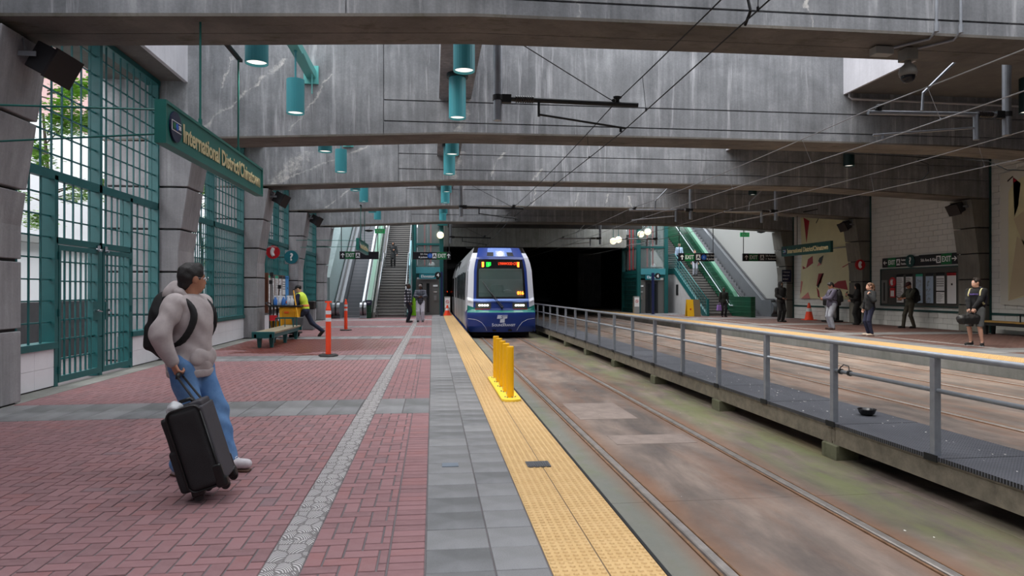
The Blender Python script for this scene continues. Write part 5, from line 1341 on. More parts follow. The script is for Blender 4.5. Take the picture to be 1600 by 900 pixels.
    return root, dict(T=T_, wr=wr, el=el, sh=sh, nk=nk, pel=pel, an=an, kn=kn, hl=hl, S=S, mk=mk, HR=HR, hd=hd)
HOOD = cloth('grey_hoodie', (166, 156, 156), (186, 176, 175)); JEAN = cloth('blue_denim', (78, 118, 168), (112, 152, 198), ns=5); BLKC = cloth('black_cloth', (20, 20, 22)); HAIRB = mat('black_hair', (22, 18, 18), .5, bump=.5, bscale=180)
HAIRBR = mat('brown_hair', (92, 64, 46), .6, bump=.5, bscale=90); BAGM = mat('backpack_black', (18, 18, 20), .75, bump=.2, bscale=150)
SHOEW = mat('shoe_offwhite', (206, 200, 204), .6, noise=.12, nscale=30); GUM = mat('gum_sole', (86, 62, 50), .6)
A_ = lambda *p: np.array(p, float)
# 1: the traveller
pr, J1 = person('man in grey hoodie and jeans with black backpack, holding a suitcase handle', (-1.985, 5.90, 0), -16, 1.715, dict(
    res=.0105, bres=.008, hres=.0036, sres=.007, hairres=.007, seed=3, hyaw=54, hpitch=4, lean=(.0, 0), fat=1.17,
    rw=(.02, -.25, .945), rel=(-.5, -1, 0), rhd=(.45, .0, -.9), rhn=(.5, .9, -.1), rcurl=(1.0, 1.05),
    lw=(-.12, .26, .86), lel=(-1, .2, 0), lhd=(.1, 0, -1), la=(.30, .10, .09), ra=(-.03, -.10, .09), lfoot=4, rfoot=-10,
    top=dict(m=HOOD, q=.034, hem=.83, fold=.014, ff=19., hood='down', pocket=1), bottom=dict(m=JEAN, q=.020, fold=.013), shoe=SHOEW, sole=GUM,
    hair=dict(m=HAIRB, fold=.004), glasses=CHR, eyes=1, skin='tan', pack=dict(m=BAGM, lab='black backpack worn by the man in the grey hoodie', sr=.025)))
DGREY = cloth('slate_jacket', (84, 80, 98)); LGREY = cloth('pale_grey_trousers', (150, 154, 166)); NAVYC = cloth('navy_trousers', (34, 38, 62)); CREAM = cloth('cream_strap', (190, 184, 140))
_m = MB(); _f = J1['an'][1]
for _q in range(5): _m.tube([J1['T'](_f+A_(.055+.016*_q, -.022, .012-.011*_q)), J1['T'](_f+A_(.06+.016*_q, 0, .024-.011*_q)), J1['T'](_f+A_(.055+.016*_q, .022, .012-.011*_q))], .003, 5)
_m.build('shoelace', WHITE, pr)
HV = mat('hi_vis_yellow', (214, 240, 70), .6, emit=(190, 230, 40), es=.0); ORG = mat('orange_glove', (236, 104, 40), .6); REFL = mat('reflective_band', (200, 190, 184), .4)
# 2: cleaner
pj_, J2 = person('cleaner in yellow hi-vis vest and cap stepping forward beside the cart', (-4.12, 22.85, 0), 178, 1.74, dict(
    lean=(.20, 0), pel=(0, 0, -.07), hpitch=25, hyaw=0, la=(.30, .1, .09), ra=(-.52, -.09, .20), rfp=50, rift=1, rw=(.48, -.12, 1.16), lw=(.46, .16, 1.12), lel=(-.3, .5, -1), rel=(-.3, -.5, -1), lcurl=(1., 1.), rcurl=(1., 1.),
    rhn=(0, 1, 0), lhn=(0, -1, 0), top=dict(m=cloth('navy_shirt', (34, 40, 66)), hem=.80), bottom=dict(m=cloth('navy_work_trousers', (36, 44, 66))), shoe=cloth('brown_boot', (58, 48, 42)), cap=BLACK, hair=dict(m=HAIRB, st='buzz'), skin='fair', glasses=BLACK))
A3 = lambda *p: np.array(p, float)
nk, pel = J2['nk'], J2['pel']
J2['mk']('hi_vis_vest', [('e', (nk+pel)/2+A3(-.01, 0, .10), (.15, .20, .24), rotm(0, .28)), ('c', pel+A3(.02, 0, .06), pel+A3(.08, 0, .3), .155, .155), ('c', J2['sh'][1], J2['sh'][-1], .085, .085), ('-e', nk+A3(.04, 0, .06), (.09, .07, .12), None)], HV, k=.03, cuts=[((0, 0, 1), .80), ((0, -1, 0), -.205), ((0, 1, 0), -.205)], fold=.004)
vb = J2['mk']('reflective_band', [('c', pel+A3(.035, 0, .13), pel+A3(.05, 0, .17), .164, .164)], mat('orange_reflective', (226, 130, 80), .5), k=.01, cuts=[((0, 0, 1), pel[2]+.12), ((0, 0, -1), -(pel[2]+.20))])
for s in (1, -1): J2['mk']('glove', hand_prims(J2['wr'][s]-A3(.0, 0, 0), A3(1, 0, .1), A3(0, -s, 0), s, (1., 1.), 1.22), ORG, h=.006, k=.008)
# 3..13: the others
person('person in a long dark hooded coat coming down the left stairs', (-2.5, 43.95, 2.97), -90, 1.62, dict(hres=.008, res=.02, top=dict(m=cloth('charcoal_coat', (40, 42, 44)), hood='up', hem=.62, q=.03, jacket=1, hemlow=[('c', A3(0, 0, .9), A3(0, 0, .6), .17, .18)]), bottom=dict(m=BLKC), mask=BLACK, rw=(.22, .02, 1.18), lw=(.1, .3, .8), skin='tan'))
PLAID = NT('plaid_flannel', .9); q_ = PLAID; X_, Y_, Z_ = q_.xyz()
a_ = q_.ramp(q_.math('SINE', q_.math('MULTIPLY', q_.math('ADD', X_, q_.math('MULTIPLY', Y_, .8)), 46.)), [(.45, 0.), (.55, 1.)]); b_2 = q_.ramp(q_.math('SINE', q_.math('MULTIPLY', Z_, 46.)), [(.45, 0.), (.55, 1.)])
q_.col(q_.ramp(q_.math('MULTIPLY', q_.math('ADD', a_, b_2), .5), [(0, (24, 26, 36)), (.5, (70, 72, 86)), (1., (214, 214, 222))])); PLAID = q_.m
PLAID2 = NT('dark_plaid', .9); q_ = PLAID2; X_, Y_, Z_ = q_.xyz()
a_ = q_.ramp(q_.math('SINE', q_.math('MULTIPLY', X_, 70.)), [(.6, 0.), (.8, 1.)]); b_2 = q_.ramp(q_.math('SINE', q_.math('MULTIPLY', Z_, 60.)), [(.6, 0.), (.8, 1.)])
q_.col(q_.ramp(q_.math('MULTIPLY', q_.math('ADD', a_, b_2), .5), [(0, (50, 54, 66)), (.5, (84, 88, 100)), (1., (130, 130, 140))])); PLAID2 = q_.m
person('man in black and white plaid jacket facing right near the left stairs', (-1.16, 32.5, 0), -8, 1.84, dict(hres=.008, res=.018, top=dict(m=PLAID, hem=.82, q=.04, jacket=1), bottom=dict(m=cloth('dark_navy_trousers', (26, 28, 42))), hair=dict(m=HAIRB, st='buzz'), skin='dark', lw=(.12, .24, .86), rw=(.12, -.24, .86)))
person('man in dark plaid shirt and pale sweatpants looking at his hands', (-.58, 32.75, 0), -92, 1.80, dict(hres=.008, res=.018, top=dict(m=PLAID2, hem=.76, q=.03), bottom=dict(m=cloth('pale_sweatpants', (206, 206, 220)), q=.03), hair=dict(m=cloth('grey_stubble', (110, 104, 104)), st='buzz'), hpitch=30, skin='dark', rw=(.30, -.03, 1.18), lw=(.30, .05, 1.16), rel=(-.2, -1, -.5), lel=(-.2, 1, -.5), mask=None, sole=WHITE))
person('person all in black standing by the farthest right column', (16.54, 30.96, 0), -80, 1.92, dict(hres=.009, res=.018, top=dict(m=BLKC, hood='up', hem=.80, q=.04, jacket=1), bottom=dict(m=BLKC, q=.02), mask=BLACK, rw=(.2, -.1, 1.05), lw=(.2, .12, 1.03), skin='dark'))
pg, Jg = person('man in slate jacket and pale trousers looking down at a phone', (15.24, 24.64, 0), 172, 1.82, dict(hres=.008, res=.015, fat=1.25, top=dict(m=DGREY, hem=.82, q=.03, jacket=1), bottom=dict(m=LGREY, q=.02), hair=dict(m=HAIRB), glasses=BLACK, hpitch=32, headoff=(.02, 0, -.01), skin='tan', shoe=cloth('brown_shoe', (70, 54, 50)), rw=(.34, -.04, 1.16), lw=(.34, .06, 1.14), rel=(-.2, -.6, -1), lel=(-.2, .6, -1), rcurl=(.8, .6), lcurl=(.8, .6), pack=dict(m=BAGM, lab='black backpack on the man in the slate jacket')))
person('person in black hooded robe leaning near the right column with a phone', (18.45, 27.9, 0), 150, 1.80, dict(hres=.008, res=.018, top=dict(m=BLKC, hood='up', hem=.6, q=.03, jacket=1), bottom=dict(m=BLKC, q=.03, skirt=1), hpitch=20, skin='fair', rw=(.36, -.12, 1.28), lw=(.26, .1, 1.05)))
VEST = cloth('black_vest', (30, 32, 36))
pw, Jw = person('woman with curly brown hair in black vest and navy trousers, hand raised', (14.36, 21.05, 0), 176, 1.75, dict(hres=.007, res=.014, top=dict(m=VEST, hem=.84, q=.03, jacket=1), bottom=dict(m=NAVYC, q=.006), hair=dict(m=HAIRBR, st='curly', fold=.012), hyaw=-6, hpitch=-4, skin='fair', shoe=mat('tan_sneaker', (186, 170, 156), .6), sole=GUM, lw=(.2, .22, 1.36), lel=(0, .6, -1), lhd=(-.2, .1, 1), lhn=(-1, 0, 0), lcurl=(.9, .9), rw=(.06, -.3, .86)))
pgr, Jgr = person('man in olive clothes and red-brimmed cap reading a phone by the notice board', (18.9, 25.2, 0), 176, 1.84, dict(hres=.008, res=.015, top=dict(m=cloth('olive_shirt', (66, 66, 56)), hem=.82, sleeve=.6, fold=.005), bottom=dict(m=cloth('olive_trousers', (60, 56, 46)), q=.012), cap=mat('red_black_cap', (60, 16, 20), .6), hair=dict(m=HAIRB, st='buzz'), hpitch=34, headoff=(.03, 0, -.01), skin='tan', rw=(.38, -.05, 1.14), lw=(.36, .08, 1.12), rel=(-.2, -.5, -1), lel=(-.2, .5, -1), la=(-.1, .09, .09), ra=(.2, -.1, .09), pack=dict(m=BAGM, lab='dark backpack on the man by the notice board', sr=.018)))
py_, Jy = person('youth in black sweatshirt and grey shorts holding a black duffel bag', (14.70, 17.0, 0), 205, 1.84, dict(hres=.006, res=.013, top=dict(m=cloth('black_sweatshirt', (16, 17, 22)), hem=.84, q=.02), bottom=dict(m=cloth('grey_shorts', (76, 78, 80)), q=.028, short=.50), hair=dict(m=mat('dark_brown_hair', (34, 24, 20), .6, bump=.4)), hyaw=-32, skin='fair', eyes=1, shoe=mat('black_sneaker', (22, 22, 24), .6), sole=mat('white_sole', (190, 190, 194), .6), rw=(.26, -.06, .92), lw=(.28, .03, .92), rcurl=(.9, .9), lcurl=(.9, .9), rel=(-.6, -1, -.2), lel=(-.6, 1, -.2), rhd=(.3, .1, -1), lhd=(.3, -.1, -1), rhn=(-1, 0, 0), lhn=(-1, 0, 0), la=(.02, .14, .09), ra=(.02, -.12, .09), lfoot=20, rfoot=-15, pack=dict(m=mat('navy_pack', (24, 22, 40), .8), sm=CREAM, lab='navy backpack with cream straps worn by the youth')))
person('person in pale blue shirt standing on the right stair landing', (16.5, 44.4, 2.97), -90, 1.7, dict(hres=.009, res=.02, top=dict(m=cloth('pale_blue_shirt', (176, 198, 224)), hem=.85), bottom=dict(m=NAVYC), hair=dict(m=mat('grey_hair', (150, 140, 128), .7), st='short'), skin='fair'))
person('person in dark top and grey trousers coming down the right stairs', (17.0, 42.9, 2.48), -95, 1.66, dict(hres=.009, res=.02, top=dict(m=BLKC, hem=.85), bottom=dict(m=LGREY), hair=dict(m=HAIRBR, st='short'), skin='fair', ra=(.1, -.1, .09)))
pp, Jp = person('woman in dark open jacket carrying a purple bag below the right stairs', (16.5, 37.3, 0), -95, 1.66, dict(hres=.008, res=.018, top=dict(m=cloth('dark_green_jacket', (34, 38, 34)), hem=.78, q=.03, jacket=1), bottom=dict(m=cloth('dark_plum_trousers', (32, 26, 34))), hair=dict(m=HAIRB, st='short'), skin='dark', rw=(.05, -.28, .84)))
t = empty('handbag', (16.17, 37.2, .38), 'purple shopping bag hanging from the woman below the right stairs', 'bag')
PUR = mat('purple_plastic', (150, 116, 190), .5)
MB().prism([(16.03, .36), (16.30, .36), (16.27, .66), (16.06, .66)], 'y', 37.1, 37.25).build('bag_body', PUR, t, bevel=.02); MB().tube([(16.09, 37.17, .65), (16.13, 37.18, .78), (16.18, 37.18, .82), (16.23, 37.18, .78), (16.25, 37.17, .65)], .01, 6).build('handle', PUR, t)
def field_obj(name, prims, m_, parent=None, h=.01, k=.02, fold=0, folds=26., cuts=(), seed=0):
    V, Fc = field([tuple(p) for p in prims], h, k, cuts, fold, folds, seed); mb = MB(); mb.v = [tuple(p) for p in V]; mb.f = [tuple(int(i) for i in f) for f in Fc]
    return mb.build(name, m_, parent, smooth=True, recalc=False)
# duffel bag in the youth's hands
hx = (np.array(Jy['T'](Jy['wr'][1]))+np.array(Jy['T'](Jy['wr'][-1])))/2
dc = hx+A3(-.10, -.02, -.28); DB = mat('duffel_black', (20, 20, 22), .55, bump=.3, bscale=60)
t = empty('duffel_bag', tuple(dc), 'black duffel bag held in front by the youth', 'bag')
field_obj('bag_body', [('c', dc+A3(-.20, 0, -.01), dc+A3(.2, 0, .01), .125, .125), ('b', dc+A3(0, 0, -.05), (.2, .08, .06), .03, None)], DB, t, h=.013, k=.04, fold=.008)
MB().tube([dc+A3(-.1, -.08, .08), dc+A3(-.04, -.04, .2), hx+A3(0, 0, -.06), dc+A3(.14, -.04, .2), dc+A3(.12, -.08, .08)], .012, 6).build('handle', DB, t)
text('HUSKIES', Jy['T']((.148, 0, 1.33)), .062, mat('purple_print', (110, 92, 170), .6), py_, rot=(PI/2, 0, math.radians(205+90)), align='CENTER', name='sweatshirt_print', ext=.006)
# phones
PH = mat('phone_black', (10, 10, 12), .2)
for Jx, nn in ((Jg, 'the man in the slate jacket'), (Jgr, 'the man by the notice board')):
    c = (Jx['wr'][1]+Jx['wr'][-1])/2+A3(.11, 0, .035); v = [Jx['T'](c+rotm(0, -.6) @ A3(x, y, z)) for z in (-.004, .004) for x, y in ((-.07, -.035), (.07, -.035), (.07, .035), (-.07, .035))]
    tag(MB().add(v, [(0, 3, 2, 1), (4, 5, 6, 7), (0, 1, 5, 4), (1, 2, 6, 5), (2, 3, 7, 6), (3, 0, 4, 7)]).build('smartphone', PH), 'dark smartphone held by ' + nn, 'phone')

# ---- suitcase beside the traveller
u = np.array([math.cos(math.radians(17)), 0, math.sin(math.radians(17))]); v = np.array([-math.sin(math.radians(17)), 0, math.cos(math.radians(17))]); w = A3(0, 1, 0)
yw = math.radians(3); Ry = rotm(yw); u, v, w = Ry @ u, Ry @ v, Ry @ w
SO = A3(-1.665, 4.99, .012)
def sp(a, b, c): return SO+u*a+v*b+w*c
RM = np.stack([u, v, w], 1)
SCM = mat('suitcase_black', (24, 23, 26), .7, noise=.2, nscale=8, bump=.35, bscale=260); SCG = mat('suitcase_lit_grey', (58, 56, 62), .65, bump=.3, bscale=200); SCP = mat('suitcase_piping', (10, 10, 11), .4)  # back grey paler than the shell: light on that side put into colour
sc = empty('rolling_suitcase', tuple(SO), 'black soft-sided rolling suitcase tipped beside the man in grey hoodie', 'suitcase')
W_, D_, H_ = .34, .24, .60
field_obj('case_shell', [('b', sp(D_/2, .06+H_/2, W_/2), (D_/2-.05, H_/2-.05, W_/2-.05), .05, RM)], SCM, sc, h=.009, k=.01, fold=.0025, folds=14.)
field_obj('back_panel', [('b', sp(D_-.004, .06+H_/2, W_/2), (.004, H_/2-.035, W_/2-.03), .012, RM)], SCG, sc, h=.007, k=.01)
field_obj('front_pocket', [('b', sp(-.022, .08+.15, W_/2), (.015, .13, W_/2-.05), .025, RM), ('b', sp(-.012, .08+.42, W_/2), (.012, .10, W_/2-.05), .022, RM)], SCM, sc, h=.008, k=.012, fold=.003)
def loop(a, rad=.007):
    P = []
    for s1, s2 in ((1, 1), (-1, 1), (-1, -1), (1, -1)):
        for t_ in np.linspace(0, PI/2, 5):
            ang = {(1, 1): 0, (-1, 1): PI/2, (-1, -1): PI, (1, -1): 1.5*PI}[(s1, s2)]+t_
            P.append(tuple(a(s1, s2, math.cos(ang)*.05, math.sin(ang)*.05)))
    P.append(P[0]); return P
for c in (-.002, W_+.002):
    MB().tube(loop(lambda s1, s2, p, q, c=c: sp(D_/2+s1*(D_/2-.055)+p, .06+H_/2+s2*(H_/2-.055)+q, c+(.012 if c < .1 else -.012))), .007, 6).build('piping', SCP, sc, smooth=True)
for c in (.05, W_-.05):
    m = MB(); m.cyl(tuple(sp(.045, .03, c-.016)), tuple(sp(.045, .03, c+.016)), .034, n=18); m.build('wheel', BLACK, sc)
    field_obj('wheel_housing', [('b', sp(.05, .065, c), (.03, .02, .022), .014, RM)], SCP, sc, h=.007, k=.01)
    m = MB(); m.cyl(tuple(sp(D_-.005, .045, c-.014)), tuple(sp(D_-.005, .045, c+.014)), .03, n=18); m.build('wheel', BLACK, sc)
    field_obj('corner_guard', [('b', sp(D_-.02, .13, c+(-.03 if c < .1 else .03)), (.022, .07, .008), .012, RM), ('b', sp(D_-.01, .075, c), (.02, .02, .025), .012, RM)], SCP, sc, h=.008, k=.02)
hnd = np.array(J1['T'](J1['wr'][-1]))+A3(.055, -.005, -.085)
t0, t1 = sp(D_-.035, .06+H_-.01, W_/2-.075), sp(D_-.035, .06+H_-.01, W_/2+.075)
gd = hnd; 
MB().tube([tuple(t0), tuple(gd+A3(0, -.055, -.02))], .0085, 8).tube([tuple(t1), tuple(gd+A3(0, .055, -.02))], .0085, 8).build('telescopic_tube', DARK, sc)
MB().tube([tuple(gd+A3(.004, -.065, -.03)), tuple(gd+A3(0, -.05, 0)), tuple(gd+A3(0, .05, 0)), tuple(gd+A3(.004, .065, -.03))], .0165, 10).build('pull_grip', BLACK, sc, smooth=True)
MB().tube([tuple(sp(.06, .06+H_, W_/2)), tuple(sp(.08, .06+H_+.035, W_/2)), tuple(sp(.15, .06+H_+.035, W_/2)), tuple(sp(.17, .06+H_, W_/2))], .014, 8).build('carry_handle', SCP, sc, smooth=True)
field_obj('top_collar', [('b', sp(D_-.04, .06+H_-.01, W_/2), (.03, .01, .10), .015, RM)], SCG, sc, h=.008, k=.01)
tg = field_obj('clear_plastic_bag', [('e', sp(.05, .06+H_+.015, .12), (.05, .035, .07), RM), ('e', sp(.015, .06+H_-.03, .14), (.03, .05, .06), RM)], mat('clear_film', (226, 228, 232), .15, alpha=.6), None, h=.009, k=.02, fold=.012, folds=60.)
tag(tg, 'crumpled clear plastic bag tucked on top of the suitcase', 'plastic bag')
# ================= signs =================
SBLK = mat('sign_black', (20, 20, 30), .4); SGRN = mat('sign_green', (14, 110, 60), .4); SWHT = mat('sign_face_white', (236, 238, 240), .4); ROD = mat('hanger_rod', (40, 40, 44), .5)
SBLU = mat('sign_blue', (40, 100, 200), .4); GOLD = mat('brass_letters', (208, 194, 152), .45, .1); STEAL = mat('station_sign_teal', (30, 104, 96), .4, noise=.06, nscale=2); SRED = mat('sign_red', (196, 30, 40), .4); SNAVY = mat('sign_navy', (24, 30, 64), .4)
class Face:      # a vertical sign plane: origin at its left end, u to the viewer's right
    def __init__(s, o, ang): s.o = Vector(o); s.a = math.radians(ang); s.r = Vector((math.cos(s.a), math.sin(s.a), 0)); s.n = Vector((math.sin(s.a), -math.cos(s.a), 0)); s.M = Matrix.Rotation(s.a, 4, 'Z')
    def p(s, u, z, d=0): return s.o+s.r*u+s.n*d+Vector((0, 0, z))
    def plate(s, u0, u1, z0, z1, d0, d1, name, m, par, bevel=0): return MB().obox(s.p((u0+u1)/2, (z0+z1)/2, (d0+d1)/2), (u1-u0, abs(d1-d0), z1-z0), s.M).build(name, m, par, bevel=bevel)
    def poly(s, pts, d0, d1, name, m, par):
        n = len(pts); v = [s.p(u, z, d0) for u, z in pts]+[s.p(u, z, d1) for u, z in pts]
        return MB().add(v, [tuple(range(n)), tuple(range(2*n-1, n-1, -1))]+[(i, (i+1) % n, n+(i+1) % n, n+i) for i in range(n)]).build(name, m, par)
    def disc(s, u, z, r, d0, d1, name, m, par, n=24, ru=None): return s.poly([(u+(ru or r)*math.cos(2*PI*i/n), z+r*math.sin(2*PI*i/n)) for i in range(n)], d0, d1, name, m, par)
    def text(s, t, u, z, size, m, par, d=.0, al='LEFT', sx=1, bold=0, name='lettering'): return text(t, s.p(u, z, d), size, m, par, (PI/2, 0, s.a), name, .003, al, sx, bold)
    def arrow(s, u, z, r, d, m, par, dr='up'):
        P = [(0, r), (-.7*r, .25*r), (-.7*r, -.12*r), (-.18*r, .3*r), (-.18*r, -r), (.18*r, -r), (.18*r, .3*r), (.7*r, -.12*r), (.7*r, .25*r)]
        R_ = {'up': 0, 'left': PI/2, 'right': -PI/2}[dr]
        return s.poly([(u+a*math.cos(R_)-b*math.sin(R_), z+a*math.sin(R_)+b*math.cos(R_)) for a, b in P], d, d+.004, 'arrow', m, par)
def exit_sign(o, ang, w, h, items, lab, rods=None, grp='black exit direction signs'):
    F = Face(o, ang); t = empty('exit_sign', tuple(F.p(w/2, 0)), lab, 'sign', grp)
    F.plate(0, w, 0, h, 0, -.1, 'sign_box', SBLK, t, bevel=.008)
    for it in items:
        k_ = it[0]
        if k_ == 'arrow': F.arrow(it[1], h/2, h*.3, .003, SWHT, t, it[2])
        if k_ == 'exit': F.plate(it[1], it[1]+h*1.25, .02*h, .98*h, .001, .006, 'green_field', SGRN, t); F.text('EXIT', it[1]+h*.625, h*.48, h*.70, SWHT, t, .009, 'CENTER', .76, .006)
        if k_ == 'box': F.plate(it[1], it[1]+h*.55, .17*h, .83*h, .001, .006, 'letter_field', SWHT, t); F.text(it[2], it[1]+h*.275, h*.48, h*.6, SBLK, t, .009, 'CENTER', 1, .008)
        if k_ == 'icon': F.disc(it[1], h/2, h*.33, .001, .006, 'icon_disc', it[2] if len(it) > 2 else SBLU, t); F.text(it[3] if len(it) > 3 else '1', it[1], h*.49, h*.42, SWHT, t, .009, 'CENTER')
        if k_ == 'two': F.text(it[2], it[1], h*.70, h*.33, SWHT, t, .004, it[4] if len(it) > 4 else 'LEFT', .9, .002); F.text(it[3], it[1], h*.30, h*.33, SWHT, t, .004, it[4] if len(it) > 4 else 'LEFT', .9, .002)
        if k_ == 'one': F.text(it[2], it[1], h*.5, h*.4, SWHT, t, .004, 'LEFT', .85, .002)
    for u in rods or []: MB().cyl(F.p(u, h, -.05), F.p(u, 5.07-o[2], -.05), .022, n=8).build('hanger', ROD, t)
    return t
H = .4
exit_sign((-4.81, 36.3, 3.14), 0, 2.0, H, [('arrow', .16, 'up'), ('exit', .28), ('box', .82, 'A')], 'black hanging sign with arrow, EXIT and letter A before the left escalator', [.08, 1.95])
exit_sign((-1.05, 36.3, 3.14), 0, 2.0, H, [('two', .78, '5th Ave', '& Jackson', 'RIGHT'), ('icon', .91), ('box', 1.03, 'A'), ('exit', 1.28), ('arrow', 1.89, 'up')], 'black hanging sign reading 5th Ave and Jackson, EXIT, before the left elevator', [.02, 1.92])
exit_sign((13.46, 36.3, 3.12), 0, 2.05, H+.05, [('arrow', .2, 'up'), ('exit', .34), ('box', 1.0, 'A'), ('icon', 1.45), ('two', 1.62-.02, '5th Ave', '& Jackson')], 'black hanging sign with EXIT A and 5th Ave before the right stairs', [.05, 2.0])
exit_sign((17.18, 36.3, 3.14), 0, 2.05, H+.03, [('arrow', .2, 'up'), ('exit', .34), ('box', 1.0, 'A'), ('two', 1.32, '5th Federal Way', '2  Redmond')], 'black hanging sign with EXIT A before the white wall of the right escalator', [.05, 1.98])
RWX = 19.6
exit_sign((RWX-.04, 27.83, 2.50), -90, 2.28, .40, [('arrow', .2, 'left'), ('exit', .38), ('box', .93, 'A'), ('two', 1.22, 'Federal Way', 'Redmond')], 'black wall sign with left arrow and EXIT A above the notice board')
exit_sign((RWX-.04, 25.57, 2.50), -90, 2.05, .43, [('one', .12, '5th Ave & King'), ('box', .98, 'B'), ('exit', 1.24, ), ('arrow', 1.91, 'right')], 'black wall sign with letter B, EXIT and right arrow above the notice board')
def disc_sign(o, ang, r, m, sym, lab, arc=None, sq=None):
    F = Face(o, ang); t = empty('round_sign', tuple(F.p(0, 0)), lab, 'sign')
    F.disc(0, 0, r, 0, -.03, 'disc', m, t)
    if sq: F.plate(-r*.9, r*1.15, -r*1.05, r*1.05, -.03, -.05, 'backing_plate', sq, t)
    if sym == 'phone':
        P = [F.p(r*(.18-.32*math.sin(a)+.0), r*.5*math.cos(a)*1.0, .004) for a in np.linspace(.25, PI-.25, 9)]
        MB().tube(P, .075*r/.25*.9, 8).sph(F.p(r*.12, r*.44, .0), r*.15, 8, 6).sph(F.p(r*.12, -r*.44, .0), r*.15, 8, 6).build('handset', SWHT, t)
    else: F.text(sym, 0, -.02*r, r*1.5, SWHT, t, .004, 'CENTER', 1, .012)
    if arc: F.text(arc, 0, r*.78, r*.26, SWHT, t, .004, 'CENTER', .9)
    return t
# signs facing along the platform, mounted on brackets from the wall
RS_ = [disc_sign((-5.20, 23.13, 2.76), 0, .22, SRED, 'phone', 'round red emergency telephone sign beside the third left column', 'EMERGENCY')]
RS_ += [disc_sign((-5.25, 26.3, 2.75), 12, .25, SIGNT, '?', 'round teal question-mark sign above the left notice board', sq=mat('sign_backing', (150, 156, 160), .5))]
for x0, y, z, par_ in ((-5.42, 23.12, 2.76, RS_[0]), (-5.6, 26.31, 2.75, RS_[1])): (MB().cyl((-5.87 if y > 25 else x0-.1, y+.02, z), (x0+.15, y+.03, z), .015, n=8).build('sign_bracket', DARK, par_))
disc_sign((19.12, 28.71, 2.66), 0, .24, SRED, 'phone', 'round red telephone sign on the dark column beside the woman')
disc_sign((RWX-.06, 26.05, 2.72), -88, .26, mat('dark_teal_sign', (20, 66, 66), .4), '?', 'round dark teal question-mark sign between the two wall exit signs')
# station name signs
def station_sign(x, y0, y1, z0, z1, facing, lab, dim=False, rods=True, braces=None):
    t = empty('station_sign', (x, (y0+y1)/2, z0), lab, 'sign', 'long teal station name signs')
    th = .12; xa, xb = x-th/2, x+th/2
    MB().box(xa+.015, xb-.015, y0+.02, y1-.02, z0+.02, z1-.02).build('panel', STEAL if not dim else TEALD, t)
    m = MB().box(xa, xb, y0, y0+.03, z0, z1).box(xa, xb, y1-.03, y1, z0, z1).box(xa, xb, y0+.031, y1-.031, z0, z0+.035).box(xa, xb, y0+.031, y1-.031, z1-.035, z1)
    m.build('frame', STEAL if not dim else TEALD, t)
    L = y1-y0
    for side in (1, -1):
        F = Face((xb-.012 if side > 0 else xa+.012, y0 if side > 0 else y1, z0), 90 if side > 0 else -90)
        hh = z1-z0
        F.disc(.28, hh*.5, hh*.36, 0, .02, 'route_disc', SNAVY, t); F.plate(.14, .42, hh*.38, hh*.62, .02, .024, 'route_outline', SWHT, t); F.plate(.15, .41, hh*.4, hh*.6, .024, .027, 'route_field', SNAVY, t)
        F.disc(.2, hh*.5, hh*.08, .027, .03, 'route_dot', SGRN, t, 12); F.disc(.28, hh*.5, hh*.08, .027, .03, 'route_dot', SBLU, t, 12); F.text('SB', .325, hh*.5, .07, SWHT, t, .028)
        F.text('International District/Chinatown', .52, hh*.46, .29, GOLD, t, .006, 'LEFT', (L-.62)/3.92, .006, 'station_name').data.materials[0] = GOLD
    for yy in (y0+L*.30, y1-L*.30) if rods else ():
        MB().cyl((x, yy, z1), (x, yy, 5.02), .014, n=8).cyl((x, yy, z1), (x, yy, z1+.1), .025, n=8).build('hanger_rod', STEAL, t)
    MB().box(x-.03, x+.03, y0+L*.27, y1-L*.27, 4.98, 5.02).build('hanger_angle', DARK, t)
    if braces:
        for z in (z1-.10, z0+.14): MB().cyl((xa, y0+.06 if z > z0+.2 else y0+.2, z), (braces, y0+.06 if z > z0+.2 else y0+.9, z), .011, n=8).build('brace_rod', STEAL, t)
    return t
station_sign(-2.91, 7.72, 11.95, 3.09, 3.56, 1, 'large teal hanging sign with gold lettering International District/Chinatown', braces=-5.25)
station_sign(-2.94, 27.4, 31.4, 3.10, 3.57, 1, 'small distant teal station sign hanging before the left stairs', braces=-5.3)
station_sign(16.45, 26.6, 30.6, 3.10, 3.57, 1, 'dark teal station sign hanging over the right platform', dim=True, rods=False)
for yy in (29.3,): tag(MB().cyl((16.45, yy, 3.57), (16.45, yy, 5.0), .014, n=8).build('hanger_rod', DARK), 'thin rod holding the right platform station sign', 'rod')
# small green exit lamps and dark domes
GLIT = mat('exit_lit_green', (60, 170, 110), .4, emit=(60, 200, 120), es=.12)
for x, lb in ((-2.75, 'left stairs'), (17.3, 'right escalator')):
    t = empty('exit_lamp', (x, 36.35, 4.55), 'small green exit lamp hanging above the ' + lb, 'lamp')
    MB().box(x-.26, x+.26, 36.31, 36.39, 4.5, 4.74).build('lamp_box', GLIT, t); Face((x-.26, 36.305, 4.5), 0).text('EXIT', .26, .115, .17, SWHT, t, .002, 'CENTER'); MB().cyl((x, 36.35, 4.74), (x, 36.35, 5.05), .012).build('stem', ROD, t)
for x, z, lb in ((-3.38, 4.7, 'left escalator'), (18.6, 4.85, 'right escalator')):
    t = empty('dome_mirror', (x, 37.0, z), 'dark dome on an arm above the ' + lb, 'camera')
    MB().lathe((x, 37, z-.08), [(.04, 0), (.2, .04), (.24, .09), (.2, .12), (.03, .15)], 20).build('dome', BLACK, t, smooth=True); MB().tube([(x, 37, z+.06), (x+.1, 37, z+.2), (x-.2, 36.8, z+.4)], .012).build('arm', ROD, t)
